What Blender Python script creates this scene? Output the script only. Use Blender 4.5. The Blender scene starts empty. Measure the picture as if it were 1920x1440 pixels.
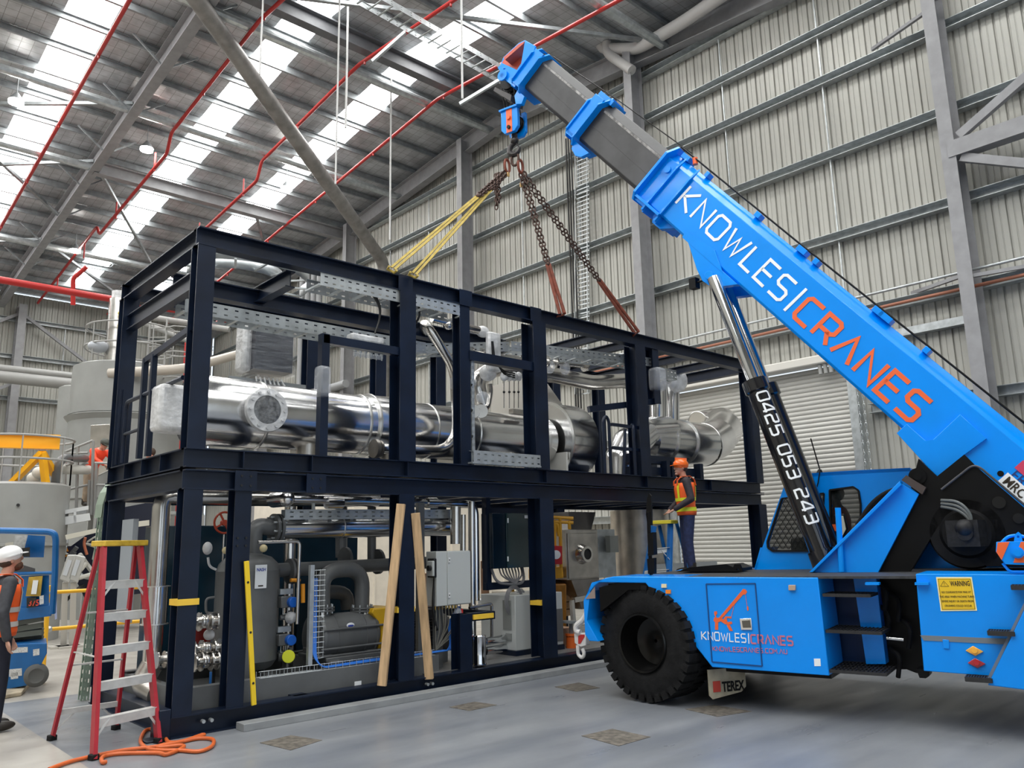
import bpy, bmesh, math, random
from mathutils import Vector as V, Matrix, geometry
random.seed(4)
sc=bpy.context.scene
PI=math.pi
# ---------------------------------------------------------------- camera
FPX=1500.9; CAMH=1.75; YAW,PIT,ROL=0.8286968,0.19576821,-0.02221058
F_=V((math.cos(PIT)*math.cos(YAW),math.cos(PIT)*math.sin(YAW),math.sin(PIT)))
R0=V((math.sin(YAW),-math.cos(YAW),0)); U0=R0.cross(F_)
R_=R0*math.cos(ROL)+U0*math.sin(ROL); U_=U0*math.cos(ROL)-R0*math.sin(ROL)
EYE=V((0,0,CAMH))
cd=bpy.data.cameras.new('camera'); cam=bpy.data.objects.new('camera',cd); sc.collection.objects.link(cam)
cd.sensor_width=36; cd.lens=FPX/1920*36; cd.clip_end=300
M=Matrix((R_,U_,-F_)).transposed().to_4x4(); M.translation=EYE; cam.matrix_world=M
sc.camera=cam
# ---------------------------------------------------------------- world, exposure
w=bpy.data.worlds.new('world'); sc.world=w; w.use_nodes=True
w.node_tree.nodes['Background'].inputs[0].default_value=(.80,.90,1,1)
w.node_tree.nodes['Background'].inputs[1].default_value=1.5
vs=sc.view_settings; vs.view_transform='Standard'; vs.look='None'; vs.gamma=1; vs.exposure=-0.24; vs.use_curve_mapping=False
SKYLIGHT_POWER=16.0
# ---------------------------------------------------------------- helpers
def ray(px,py): return F_+R_*((px-960)/FPX)-U_*((py-720)/FPX)
def onx(px,py,x): d=ray(px,py); return EYE+d*(x/d.x)
def ony(px,py,y): d=ray(px,py); return EYE+d*(y/d.y)
def onz(px,py,z): d=ray(px,py); return EYE+d*((z-CAMH)/d.z)
HD=V((-0.23256634,0.97258053,0)); ND=V((HD.y,-HD.x,0)); CG=V((7.23,5.97,0)); ZV=V((0,0,1))
def cr(px,py,off=0.0):            # pixel -> point on the crane's side plane, off metres beyond its near side
    d=ray(px,py); return EYE+d*(((CG+ND*off-EYE).dot(ND))/d.dot(ND))
def cp(s,z,off=0.0): return CG+HD*s+ND*off+ZV*z

class MB:
    def __init__(s): s.v=[]; s.f=[]
    def add(s,vs,fs):
        b=len(s.v); s.v+= [V(p) for p in vs]; s.f+=[[b+i for i in f] for f in fs]; return s
    def box(s,c,d,R=None):
        c=V(c); R=R or Matrix.Identity(3); a,b,h=[x/2 for x in d]
        vs=[c+R@V((i*a,j*b,k*h)) for i in(-1,1) for j in(-1,1) for k in(-1,1)]
        return s.add(vs,[(0,1,3,2),(4,6,7,5),(0,4,5,1),(2,3,7,6),(0,2,6,4),(1,5,7,3)])
    def b2(s,p,q): p=V(p);q=V(q); return s.box((p+q)/2,[abs(x) for x in (q-p)])
    def frame(s,p0,p1,up):
        d=(V(p1)-V(p0)).normalized(); u=V(up)-d*V(up).dot(d)
        if u.length<1e-5: u=V((1,0,0))-d*d.x
        if u.length<1e-5: u=V((0,1,0))-d*d.y
        u.normalize(); return d,u,d.cross(u)
    def beam(s,p0,p1,w,h,up=(0,0,1)):
        d,u,r=s.frame(p0,p1,up); p0=V(p0);p1=V(p1)
        q=[u*h/2+r*w/2,u*h/2-r*w/2,-u*h/2-r*w/2,-u*h/2+r*w/2]
        return s.add([p0+x for x in q]+[p1+x for x in q],[(0,1,2,3),(7,6,5,4),(0,4,5,1),(1,5,6,2),(2,6,7,3),(3,7,4,0)])
    def ib(s,p0,p1,w,h,t=.014,up=(0,0,1)):      # I / H section
        d,u,r=s.frame(p0,p1,up); p0=V(p0);p1=V(p1)
        for k in(1,-1): s.beam(p0+u*k*(h-t)/2,p1+u*k*(h-t)/2,w,t,u)
        return s.beam(p0,p1,t*.8,h-2*t,u)
    def ch(s,p0,p1,w,h,t=.01,up=(0,0,1),side=1): # C channel
        d,u,r=s.frame(p0,p1,up); p0=V(p0);p1=V(p1)
        for k in(1,-1): s.beam(p0+u*k*(h-t)/2,p1+u*k*(h-t)/2,w,t,u)
        o=r*side*(w-t)/2; return s.beam(p0+o,p1+o,t,h-2*t,u)
    def ring(s,c,a,b,r,n): return [c+a*(math.cos(2*PI*i/n)*r)+b*(math.sin(2*PI*i/n)*r) for i in range(n)]
    def cyl(s,p0,p1,r,r2=None,n=20,caps=True):
        r2=r if r2 is None else r2; p0=V(p0);p1=V(p1); d,u,w_=s.frame(p0,p1,(0.3,.2,1))
        vs=s.ring(p0,u,w_,r,n)+s.ring(p1,u,w_,r2,n)
        fs=[(i,(i+1)%n,n+(i+1)%n,n+i) for i in range(n)]
        if caps: fs+= [tuple(range(n))[::-1],tuple(range(n,2*n))]
        return s.add(vs,fs)
    def lathe(s,c,ax,prof,n=32,closed=False,caps=True):      # prof: (distance along axis, radius)
        c=V(c); ax=V(ax).normalized(); d,u,w_=s.frame(c,c+ax,(0.3,.2,1)); vs=[]
        for t,r in prof: vs+=s.ring(c+ax*t,u,w_,max(r,1e-4),n)
        m=len(prof); fs=[(k*n+i,k*n+(i+1)%n,(k+1)*n+(i+1)%n,(k+1)*n+i) for k in range(m-1) for i in range(n)]
        if closed: fs+=[((m-1)*n+i,(m-1)*n+(i+1)%n,(i+1)%n,i) for i in range(n)]
        elif caps: fs+=[tuple(range(n))[::-1],tuple(range((m-1)*n,m*n))]
        return s.add(vs,fs)
    def tube(s,pts,r,n=10,bend=0,caps=True,k=5,closed=False):
        pts=[V(p) for p in pts]
        if bend:
            o=[pts[0]]
            for i in range(1,len(pts)-1):
                a,b,c=pts[i-1],pts[i],pts[i+1]; la=min(bend,(a-b).length*.49); lc=min(bend,(c-b).length*.49)
                A=b+(a-b).normalized()*la; C=b+(c-b).normalized()*lc
                for j in range(k+1):
                    t=j/k; o.append(A*(1-t)**2+b*2*t*(1-t)+C*t*t)
            pts=o+[pts[-1]]
        m=len(pts); 
        tn=[(pts[(i+1)%m if closed else min(i+1,m-1)]-pts[(i-1)%m if closed else max(i-1,0)]).normalized() for i in range(m)]
        u=tn[0].orthogonal().normalized(); vs=[]
        for i in range(m):
            u=(u-tn[i]*u.dot(tn[i])); u=u.normalized() if u.length>1e-6 else tn[i].orthogonal().normalized()
            w_=tn[i].cross(u); rr=r[i] if isinstance(r,(list,tuple)) and not bend else (r if not isinstance(r,(list,tuple)) else r[0])
            vs+=s.ring(pts[i],u,w_,rr,n)
        fs=[(k_*n+i,k_*n+(i+1)%n,(k_+1)*n+(i+1)%n,(k_+1)*n+i) for k_ in range(m-1) for i in range(n)]
        if closed: fs+=[((m-1)*n+i,(m-1)*n+(i+1)%n,(i+1)%n,i) for i in range(n)]
        elif caps: fs+=[tuple(range(n))[::-1],tuple(range((m-1)*n,m*n))]
        return s.add(vs,fs)
    def prism(s,pts,vec,holes=()):
        pts=[V(p) for p in pts]; vec=V(vec); loops=[pts]+[[V(p) for p in h] for h in holes]
        tri=geometry.tessellate_polygon(loops); al=[p for l in loops for p in l]; n=len(al)
        fs=[tuple(t) for t in tri]+[tuple(i+n for i in reversed(t)) for t in tri]; b=0
        for l in loops:
            m=len(l); fs+=[(b+i,b+(i+1)%m,n+b+(i+1)%m,n+b+i) for i in range(m)]; b+=m
        return s.add(al+[p+vec for p in al],fs)
    def cpr(s,px,o0,o1,holes=()):  # outline on the crane side plane at offset o0, thick to o1
        return s.prism([cr(x,y,o0) for x,y in px],ND*(o1-o0),[[cr(x,y,o0) for x,y in h] for h in holes])
    def sph(s,c,r,n=14,m=9,sc_=(1,1,1),R=None):
        c=V(c); R=R or Matrix.Identity(3); vs=[]
        for j in range(m+1):
            a=PI*j/m
            for i in range(n):
                b=2*PI*i/n; vs.append(c+R@V((r*sc_[0]*math.sin(a)*math.cos(b),r*sc_[1]*math.sin(a)*math.sin(b),r*sc_[2]*math.cos(a))))
        return s.add(vs,[(j*n+i,j*n+(i+1)%n,(j+1)*n+(i+1)%n,(j+1)*n+i) for j in range(m) for i in range(n)])
    def build(s,name,mat,parent=None,smooth=None,bevel=0,ang=35,sub=0):
        me=bpy.data.meshes.new(name)
        root=parent
        while root and root.parent: root=root.parent
        if root: o0=root.location.copy()
        else:
            xs=[p.x for p in s.v];ys=[p.y for p in s.v];zs=[p.z for p in s.v]
            o0=V(((min(xs)+max(xs))/2,(min(ys)+max(ys))/2,min(zs)))
        me.from_pydata([p-o0 for p in s.v],[],s.f)
        bm=bmesh.new(); bm.from_mesh(me); bmesh.ops.remove_doubles(bm,verts=bm.verts,dist=1e-5) if sub else None
        bmesh.ops.recalc_face_normals(bm,faces=bm.faces); bm.to_mesh(me); bm.free()
        me.materials.append(mat)
        if smooth is None: smooth=True
        if smooth:
            me.shade_smooth(); me.set_sharp_from_angle(angle=math.radians(ang))
        o=bpy.data.objects.new(name,me); sc.collection.objects.link(o)
        if root: o.parent=parent
        else: o.location=o0
        if bevel:
            b=o.modifiers.new('bevel','BEVEL'); b.width=bevel; b.segments=2; b.limit_method='ANGLE'
        if sub:
            b=o.modifiers.new('subsurf','SUBSURF'); b.levels=sub; b.render_levels=sub
        return o
def thing(name,label,cat,loc,group=None):
    o=bpy.data.objects.new(name,None); sc.collection.objects.link(o); o.location=V(loc); o.empty_display_size=.2
    o['label']=label; o['category']=cat
    if group: o['group']=group
    return o
def tag(o,label,cat,group=None,kind=None):
    o['label']=label; o['category']=cat
    if group: o['group']=group
    if kind: o['kind']=kind
    return o
def struct(o,label=None,cat=None):
    o['kind']='structure'
    if label: o['label']=label
    if cat: o['category']=cat
    return o
def copy_tree(o,d,parent=None,label=None):
    c=o.copy(); sc.collection.objects.link(c); c.parent=parent
    if parent is None: c.location=o.location+V(d)
    if label: c['label']=label
    for k in [x for x in o.children]: copy_tree(k,d,c)
    return c
# ---------------------------------------------------------------- materials
MC={}
def mat(name,col,rough=.5,metal=0,noise=0,nscale=6,bump=0,bscale=40,emit=0,alpha=1,trans=0,coat=0,rvar=0,stretch=None,col2=None,spec=None,lim=(.35,.65)):
    if name in MC: return MC[name]
    m=bpy.data.materials.new(name); m.use_nodes=True; nt=m.node_tree; b=nt.nodes['Principled BSDF']
    b.inputs['Base Color'].default_value=(*col,1); b.inputs['Roughness'].default_value=rough; b.inputs['Metallic'].default_value=metal
    if coat: b.inputs['Coat Weight'].default_value=coat; b.inputs['Coat Roughness'].default_value=.08
    if spec is not None: b.inputs['Specular IOR Level'].default_value=spec
    if trans: b.inputs['Transmission Weight'].default_value=trans
    if alpha<1: b.inputs['Alpha'].default_value=alpha
    if emit: b.inputs['Emission Color'].default_value=(*col,1); b.inputs['Emission Strength'].default_value=emit
    tc=nt.nodes.new('ShaderNodeTexCoord'); mp=nt.nodes.new('ShaderNodeMapping'); nt.links.new(tc.outputs['Object'],mp.inputs[0])
    if stretch: mp.inputs['Scale'].default_value=stretch
    if noise or rvar or col2:
        n=nt.nodes.new('ShaderNodeTexNoise'); n.inputs['Scale'].default_value=nscale; n.inputs['Detail'].default_value=5; nt.links.new(mp.outputs[0],n.inputs[0])
        r=nt.nodes.new('ShaderNodeValToRGB'); nt.links.new(n.outputs[0],r.inputs[0])
        c2=col2 or [c*(1-noise) for c in col]; 
        r.color_ramp.elements[0].color=(*c2,1); r.color_ramp.elements[1].color=(*[min(1,c*(1+noise*.5)) for c in col],1)
        r.color_ramp.elements[0].position=lim[0]; r.color_ramp.elements[1].position=lim[1]
        if noise or col2: nt.links.new(r.outputs[0],b.inputs['Base Color'])
        if rvar:
            mr=nt.nodes.new('ShaderNodeMapRange'); mr.inputs[3].default_value=max(0,rough-rvar); mr.inputs[4].default_value=rough+rvar
            nt.links.new(n.outputs[0],mr.inputs[0]); nt.links.new(mr.outputs[0],b.inputs['Roughness'])
    if bump:
        n2=nt.nodes.new('ShaderNodeTexNoise'); n2.inputs['Scale'].default_value=bscale; n2.inputs['Detail'].default_value=4; nt.links.new(mp.outputs[0],n2.inputs[0])
        bp=nt.nodes.new('ShaderNodeBump'); bp.inputs['Strength'].default_value=bump; bp.inputs['Distance'].default_value=.02
        nt.links.new(n2.outputs[0],bp.inputs['Height']); nt.links.new(bp.outputs[0],b.inputs['Normal'])
    MC[name]=m; return m
blue=mat('crane_blue',(0.0,.27,.90),.25,coat=.25,spec=.25,noise=.05,nscale=2)
black=mat('black_paint',(.003,.003,.0035),.4,spec=.2,noise=.2,nscale=5)
dkdeck=mat('dark_deck',(.035,.037,.04),.6,noise=.4,nscale=20)
rubber=mat('rubber',(.013,.013,.0135),.75,spec=.15,noise=.3,nscale=12,bump=.2)
rimb=mat('rim_black',(.004,.004,.004),.2,spec=.35)
boomgrey=mat('boom_grey',(.05,.05,.052),.42,noise=.3,nscale=3,metal=.3,rvar=.1)
scuff_hilite=mat('scuffed_highlight',(.20,.195,.19),.4,metal=.5,noise=.6,nscale=14)  # pale scuffed metal for the painted highlight on the boom edges
chrome=mat('chrome',(.75,.76,.78),.08,metal=1)
white=mat('white_vinyl',(.85,.87,.88),.4)
orange=mat('crane_orange',(.83,.13,.03),.45)
redpipe=mat('red_pipe',(.42,.018,.016),.4)
clad=mat('cladding_sheet',(.40,.395,.36),.42,metal=.15,noise=.07,nscale=2,stretch=(1,1,.15))
galv=mat('galvanised',(.50,.53,.54),.38,metal=.7,noise=.18,nscale=8)
galvd=mat('galvanised_dull',(.30,.32,.33),.5,metal=.4,noise=.2,nscale=5)
steelp=mat('steel_primer',(.27,.27,.28),.5,noise=.12,nscale=4)
steeld=mat('steel_primer_dark',(.13,.135,.145),.5,noise=.15,nscale=4)
navy=mat('navy_paint',(.004,.010,.027),.38,spec=.35,noise=.3,nscale=3)
yellowt=mat('yellow_paint',(.83,.53,.05),.45,noise=.1)
yellow=mat('safety_yellow',(.80,.42,.02),.4)
# ================================================================ the hall
XW=17.0; YB=43.2; YR=18.3; ZR=16.41; SL=.0945; XL=-14.0; YF=-9.0
def rz(y): return ZR-SL*abs(y-YR)
# floor
def floor_mat():
    m=bpy.data.materials.new('painted_concrete'); m.use_nodes=True; nt=m.node_tree; N=nt.nodes; Lk=nt.links; b=N['Principled BSDF']
    tc=N.new('ShaderNodeTexCoord'); sp=N.new('ShaderNodeSeparateXYZ'); Lk.new(tc.outputs['Object'],sp.inputs[0])
    def noise(s,d=6,vec=None):
        n=N.new('ShaderNodeTexNoise'); n.inputs['Scale'].default_value=s; n.inputs['Detail'].default_value=d; Lk.new(vec or tc.outputs['Object'],n.inputs[0]); return n.outputs[0]
    def ramp(i,c0,c1,a,b_):
        r=N.new('ShaderNodeValToRGB'); r.color_ramp.elements[0].color=(*c0,1); r.color_ramp.elements[1].color=(*c1,1); r.color_ramp.elements[0].position=a; r.color_ramp.elements[1].position=b_; Lk.new(i,r.inputs[0]); return r.outputs[0]
    def mix(f,a,b_,t='MIX'):
        x=N.new('ShaderNodeMix'); x.data_type='RGBA'; x.blend_type=t
        if isinstance(f,float): x.inputs[0].default_value=f
        else: Lk.new(f,x.inputs[0])
        Lk.new(a,x.inputs[6]); Lk.new(b_,x.inputs[7]); return x.outputs[2]
    mp=N.new('ShaderNodeMapping'); mp.inputs['Scale'].default_value=(.25,1.6,1); mp.inputs['Rotation'].default_value=(0,0,.5); Lk.new(tc.outputs['Object'],mp.inputs[0])
    paint=ramp(noise(.9,8),(.13,.145,.17),(.225,.24,.26),.3,.7)
    paint=mix(.5,paint,ramp(noise(1.1,8,mp.outputs[0]),(.12,.13,.155),(.31,.315,.32),.3,.75))
    conc=ramp(noise(1.5,8),(.27,.25,.225),(.42,.40,.36),.3,.7)
    def ge(i,v,inv=False):
        x=N.new('ShaderNodeMath'); x.operation='LESS_THAN' if inv else 'GREATER_THAN'; Lk.new(i,x.inputs[0]); x.inputs[1].default_value=v; return x.outputs[0]
    a=ge(sp.outputs[0],FX); c=ge(sp.outputs[1],11.6,True); mm=N.new('ShaderNodeMath'); mm.operation='MULTIPLY'; Lk.new(a,mm.inputs[0]); Lk.new(c,mm.inputs[1])
    Lk.new(mix(mm.outputs[0],conc,paint),b.inputs['Base Color'])
    mr=N.new('ShaderNodeMapRange'); Lk.new(noise(2.5,6,mp.outputs[0]),mr.inputs[0]); mr.inputs[3].default_value=.16; mr.inputs[4].default_value=.50; Lk.new(mr.outputs[0],b.inputs['Roughness'])
    return m
FX=onz(120,1410,0).x
f=MB().b2((XL,YF,-.2),(XW,YB,0)).build('floor',floor_mat(),smooth=False); f.data.transform(Matrix.Translation(f.location)); f.location=(0,0,0); struct(f)
# ribbed wall sheeting
def ribbed(p0,d,L,z0,ztop,nrm,pitch=.25,dep=.045,gap=None):
    mb=MB(); p0=V(p0); d=V(d); nrm=V(nrm); k=0; pts=[]
    n=int(L/pitch)
    for i in range(n):
        for a,h in((0,0),(.38,0),(.41,.25),(.46,.25),(.49,0),(.80,0),(.85,1),(.95,1)): pts.append(((i+a)*pitch,h*dep))
    pts.append((n*pitch,0)); vs=[]; fs=[]
    for t,h in pts:
        q=p0+d*t+nrm*(-h); zb=z0
        if gap and gap[0]<t<gap[1]: zb=gap[2]
        vs+=[V((q.x,q.y,zb)),V((q.x,q.y,ztop(q.y)))]
    for i in range(len(pts)-1): fs.append((2*i,2*i+2,2*i+3,2*i+1))
    mb.add(vs,fs); return mb
DY0,DY1,DZ=onx(1622,880,XW).y,12.2,5.5      # roller door opening
wr=ribbed((XW,YF,0),(0,1,0),YB-YF,0,lambda y:rz(y)-.05,(-1,0,0),gap=(DY0-YF,DY1-YF,DZ)).build('wall_right',clad,smooth=False); struct(wr)
wb=ribbed((XL,YB,0),(1,0,0),XW-XL,0,lambda y:rz(YB)-.05,(0,-1,0)).build('wall_back',clad,smooth=False); struct(wb)
wl=ribbed((XL,YF,0),(0,1,0),YB-YF,0,lambda y:rz(y)-.05,(1,0,0)).build('wall_left',clad,smooth=False); struct(wl)
wf=ribbed((XL,YF,0),(1,0,0),XW-XL,0,lambda y:rz(YF)-.05,(0,1,0),gap=(7.0,24.0,7.5)).build('wall_front',clad,smooth=False); struct(wf)
# girts on the walls
GZ=(14.67,13.35,12.1,10.25,8.29,6.48,4.36,2.3)
COLY=(-3.0,4.9,12.7,20.25,27.9,35.6,42.8)
for z in GZ:
    segs=[(YF,YB)]
    if z<DZ: segs=[(YF,DY0-.3),(DY1+.3,YB)]
    for a,b in segs:
        if z>rz(a)-.4: a=2
        MB().ch((XW-.12,a,z),(XW-.12,b,z),.22,.20,.012,side=1).build('girt',galv,wr)
MB().ch((XW-.12,DY0-.3,5.09+.75),(XW-.12,5.0,5.84),.2,.16,side=1).build('girt',galv,wr)
for z in (12.7,10.9,8.9,6.9,4.9,2.6): MB().ch((XL,YB-.12,z),(XW,YB-.12,z),.22,.20,.012,side=-1).build('girt',galv,wb)
for i in range(len(COLY)-1):            # thin bridging rods between the girts
    for fr in (1/3,2/3):
        y=COLY[i]+(COLY[i+1]-COLY[i])*fr
        for a,b in zip(GZ[:5],GZ[1:6]):
            MB().beam((XW-.13,y,a-.1),(XW-.13,y,b+.1),.03,.03).build('bridging_rod',galv,wr)
for x in (-11,-8,-5,-2,1.5,4.2,9.6,12.3,14.7):
    for a,b in ((12.7,10.9),(10.9,8.9),(8.9,6.9)): MB().beam((x,YB-.13,a-.1),(x,YB-.13,b+.1),.04,.04).build('bridging_rod',galv,wb)
# columns
for y in COLY:
    MB().ib((XW-.47,y,0),(XW-.47,y,rz(y)-.5),.26,.5,.016,up=(1,0,0)).build('column',steelp,wr)
for x in (-8.5,-.5,7.6,15.6):
    MB().ib((x,YB-.5,0),(x,YB-.5,rz(YB)-.7),.34,.6,.02,up=(0,1,0)).build('column',steelp,wb)
# wind bracing bay at the right, and braces on the back wall
MB().beam((XW-.6,4.9,9.15),(XW-.6,-3,9.15),.28,.33).build('strut',steelp,wr)
for a,b in (((4.7,9.4),(-3,13.6)),((4.7,8.95),(-3,5.0))):
    MB().ch((XW-.62,a[0],a[1]),(XW-.62,b[0],b[1]),.12,.17,.014).build('brace',steelp,wr)
for y0,z0,y1 in ((4.9,6.55,3.2),(4.9,12.3,6.3),(4.9,12.5,3.3),(4.9,6.6,6.1)):
    MB().beam((XW-.65,y0,z0),(XW-.15,y1,z0+.02),.07,.07).build('fly_brace',steelp,wr)
for a,b in ((( 7.6,13.0),(15.6,7.6)),((7.6,5.0),(15.6,9.6)),((-.5,5),(7.6,9.6)),((-.5,7.6),(7.6,13))):
    MB().beam((a[0],YB-.45,a[1]),(b[0],YB-.45,b[1]),.14,.14).build('brace',steelp,wb)
# roof
roofm=mat('foil_blanket',(.50,.515,.53),.38,metal=.35,noise=.22,nscale=2.2,bump=.5,bscale=3.5,rvar=.12)
def roof_mat():
    m=roofm; nt=m.node_tree; b=nt.nodes['Principled BSDF']; tc=nt.nodes.new('ShaderNodeTexCoord')
    br=nt.nodes.new('ShaderNodeTexBrick'); br.inputs['Scale'].default_value=1; br.offset=0; br.inputs['Brick Width'].default_value=.3; br.inputs['Row Height'].default_value=.3; br.inputs['Mortar Size'].default_value=.006; br.inputs['Mortar Smooth'].default_value=.1
    nt.links.new(tc.outputs['Object'],br.inputs['Vector']); src=b.inputs['Base Color'].links[0].from_socket
    nt.links.new(src,br.inputs['Color1']); nt.links.new(src,br.inputs['Color2']); br.inputs['Mortar'].default_value=(.2,.195,.19,1); nt.links.new(br.outputs[0],b.inputs['Base Color'])
roof_mat()
SKX=[(-11.8,-10.7),(-7.4,-6.3),(-3.5,-2.4),(.0,1.1),(4.2,5.35),(8.95,10.0),(12.55,13.6)]
mb=MB(); xs=[XL]+[v for p in SKX for v in p]+[XW]
for y0,y1 in((YF,YR),(YR,YB)):
    for i in range(0,len(xs),2): mb.add([(xs[i],y0,rz(y0)),(xs[i+1],y0,rz(y0)),(xs[i+1],y1,rz(y1)),(xs[i],y1,rz(y1))],[(0,1,2,3)])
    for a,b in SKX:     # solid ends beyond the translucent strips
        for q0,q1 in ((YF,-6),(18.1,YR),(YR,18.5),(41.2,YB)):
            if q0>=y0 and q1<=y1: mb.add([(a,q0,rz(q0)),(b,q0,rz(q0)),(b,q1,rz(q1)),(a,q1,rz(q1))],[(0,1,2,3)])
ceil=mb.build('ceiling',roofm,smooth=False); ceil.data.transform(Matrix.Translation(ceil.location)); ceil.location=(0,0,0); struct(ceil)
skm=mat('translucent_sheet',(1,1,.98),.5,emit=SKYLIGHT_POWER)
for i,(a,b) in enumerate(SKX):
    mb=MB()
    for q0,q1 in ((-6,18.1),(18.5,41.2)): mb.add([(a,q0,rz(q0)+.01),(b,q0,rz(q0)+.01),(b,q1,rz(q1)+.01),(a,q1,rz(q1)+.01)],[(0,1,2,3)])
    struct(mb.build('window_%d'%(i+1),skm,smooth=False))
y=YF+.5
while y<YB-.3:
    MB().ch((XL,y,rz(y)-.13),(XW,y,rz(y)-.13),.08,.2,.01,side=1 if int(y*10)%2 else -1).build('purlin',galvd,ceil); y+=1.33
for x in (-8.5,-.5,6.75,XW-.35):
    for y0,y1 in((YF,YR),(YR,YB-.3)):
        MB().ib((x,y0,rz(y0)-.62),(x,y1,rz(y1)-.62),.3,.62,.02).build('rafter',steelp,ceil)
for x in (-8.5,-.5,6.75):
    y=11.0
    while y<41:
        for sgn in(-1,1): MB().beam((x+sgn*.1,y,rz(y)-.85),(x+sgn*.9,y,rz(y)-.22),.05,.05).build('fly_brace',galvd,ceil)
        y+=2.66
# longitudinal round struts under the roof and thin rod bracing
for y in (11.6,24.4,35.5): MB().tube([(XL,y,rz(y)-.75),(XW,y,rz(y)-.75)],.13,n=10).build('strut',galv,ceil)
MB().ib((6.75,28.4,rz(28.4)-.75),(XW,28.4,rz(28.4)-.75),.3,.42).build('strut',steelp,ceil); MB().tube([(XL,28.4,rz(28.4)-.75),(6.75,28.4,rz(28.4)-.75)],.13).build('strut',galv,ceil)
MB().ib((XL,17.9,rz(18)-.55),(XW,17.9,rz(18)-.55),.3,.45).build('ridge_beam',steeld,ceil); MB().tube([(XL,18.9,rz(18)-.8),(XW,18.9,rz(18)-.8)],.13).build('strut',galv,ceil)
for a,b in (((6.75,18.4),(-.5,24.4)),((6.75,24.4),(-.5,29.5)),((6.75,28.4),(-.5,34)),((6.75,28.4),(11,35.5)),((6.75,18.4),(17,11.6)),((-.5,24.4),(6.75,33)),((6.75,35.5),(-.5,41)),((12.5,28.4),(17,35.5)),((12,35.5),(17,31)),((6.75,35.5),(13,42))):
    MB().beam((a[0],a[1],rz(a[1])-.5),(b[0],b[1],rz(b[1])-.5),.1,.1).build('brace',galvd,ceil)
# eave edge beam along the end wall
for y0,y1 in((YF,YR),(YR,YB)): MB().beam((XW-.25,y0,rz(y0)-.45),(XW-.25,y1,rz(y1)-.45),.1,.3).build('edge_beam',galv,ceil)
# roller door
def slats(z0,z1):
    mb=MB(); n=int((z1-z0)/.1)
    pr=[]
    for i in range(n):
        for a,h in((0,.0),(.15,.018),(.5,.024),(.85,.018)): pr.append((z0+(i+a)*.1,h))
    pr.append((z0+n*.1,0)); vs=[];fs=[]
    for z,h in pr: vs+=[(XW-.22-h,DY0+.05,z),(XW-.22-h,DY1,z)]
    for i in range(len(pr)-1): fs.append((2*i,2*i+1,2*i+3,2*i+2))
    return mb.add(vs,fs)
slm=mat('door_slat',(.50,.49,.455),.45,metal=.1)
d=slats(.1,5.42).build('door_1',slm,smooth=True,ang=50); struct(d)
MB().b2((XW-.6,DY0-.35,5.42),(XW-.2,DY1+.2,5.62)).build('housing',mat('door_housing',(.6,.58,.53),.4),d,bevel=.03)
for y in(DY0-.05,DY1+.1): MB().b2((XW-.35,y-.09,0),(XW-.12,y+.09,5.3)).build('guide',galv,d)
# ================================================================ mobile crane
crane=thing('mobile_crane','bright blue pick-and-carry crane with telescopic boom raised over the skid','crane',cp(-2,0,1.3))
LET={'K':[[(0,0),(0,1)],[(.12,.5),(.75,1)],[(.12,.5),(.8,0)]],'N':[[(0,0),(0,1),(.78,0),(.78,1)]],'O':[[(.12,0),(.68,0),(.8,.14),(.8,.86),(.68,1),(.12,1),(0,.86),(0,.14),(.12,0)]],
'W':[[(0,1),(.28,0),(.52,.8),(.76,0),(1.05,1)]],'L':[[(0,1),(0,0),(.62,0)]],'E':[[(.66,1),(0,1),(0,0),(.66,0)],[(0,.5),(.62,.5)]],
'S':[[(.7,1),(.12,1),(0,.9),(0,.6),(.12,.5),(.58,.5),(.7,.4),(.7,.1),(.58,0),(0,0)]],'|':[[(.15,-.12),(.15,1.12)]],
'C':[[(.72,1),(.12,1),(0,.88),(0,.12),(.12,0),(.72,0)]],'R':[[(0,0),(0,1),(.58,1),(.7,.9),(.7,.52),(.58,.42),(0,.42)],[(.42,.42),(.74,0)]],'A':[[(0,0),(.42,1),(.84,0)]],
'0':[[(.12,0),(.6,0),(.72,.12),(.72,.88),(.6,1),(.12,1),(0,.88),(0,.12),(.12,0)]],'4':[[(.6,0),(.6,1),(.5,1),(0,.3),(0,.22),(.75,.22)]],'2':[[(0,1),(.58,1),(.7,.9),(.7,.6),(.58,.5),(.12,.5),(0,.4),(0,0),(.7,0)]],
'5':[[(.7,1),(0,1),(0,.52),(.58,.52),(.7,.42),(.7,.12),(.58,0),(0,0)]],'3':[[(0,1),(.58,1),(.7,.88),(.7,.12),(.58,0),(0,0)],[(.08,.5),(.7,.5)]],' ':[],'.':[[(0,0),(.08,0)]],
'M':[[(0,0),(0,1),(.4,.4),(.8,1),(.8,0)]],'U':[[(0,1),(0,.12),(.12,0),(.6,0),(.72,.12),(.72,1)]],'T':[[(0,1),(.7,1)],[(.35,1),(.35,0)]],'X':[[(0,0),(.7,1)],[(0,1),(.7,0)]]}
LW={'W':1.05,'|':.2,' ':.35,'.':.1,'L':.62,'E':.66,'A':.84,'O':.8,'K':.8,'N':.78,'M':.8}
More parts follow.
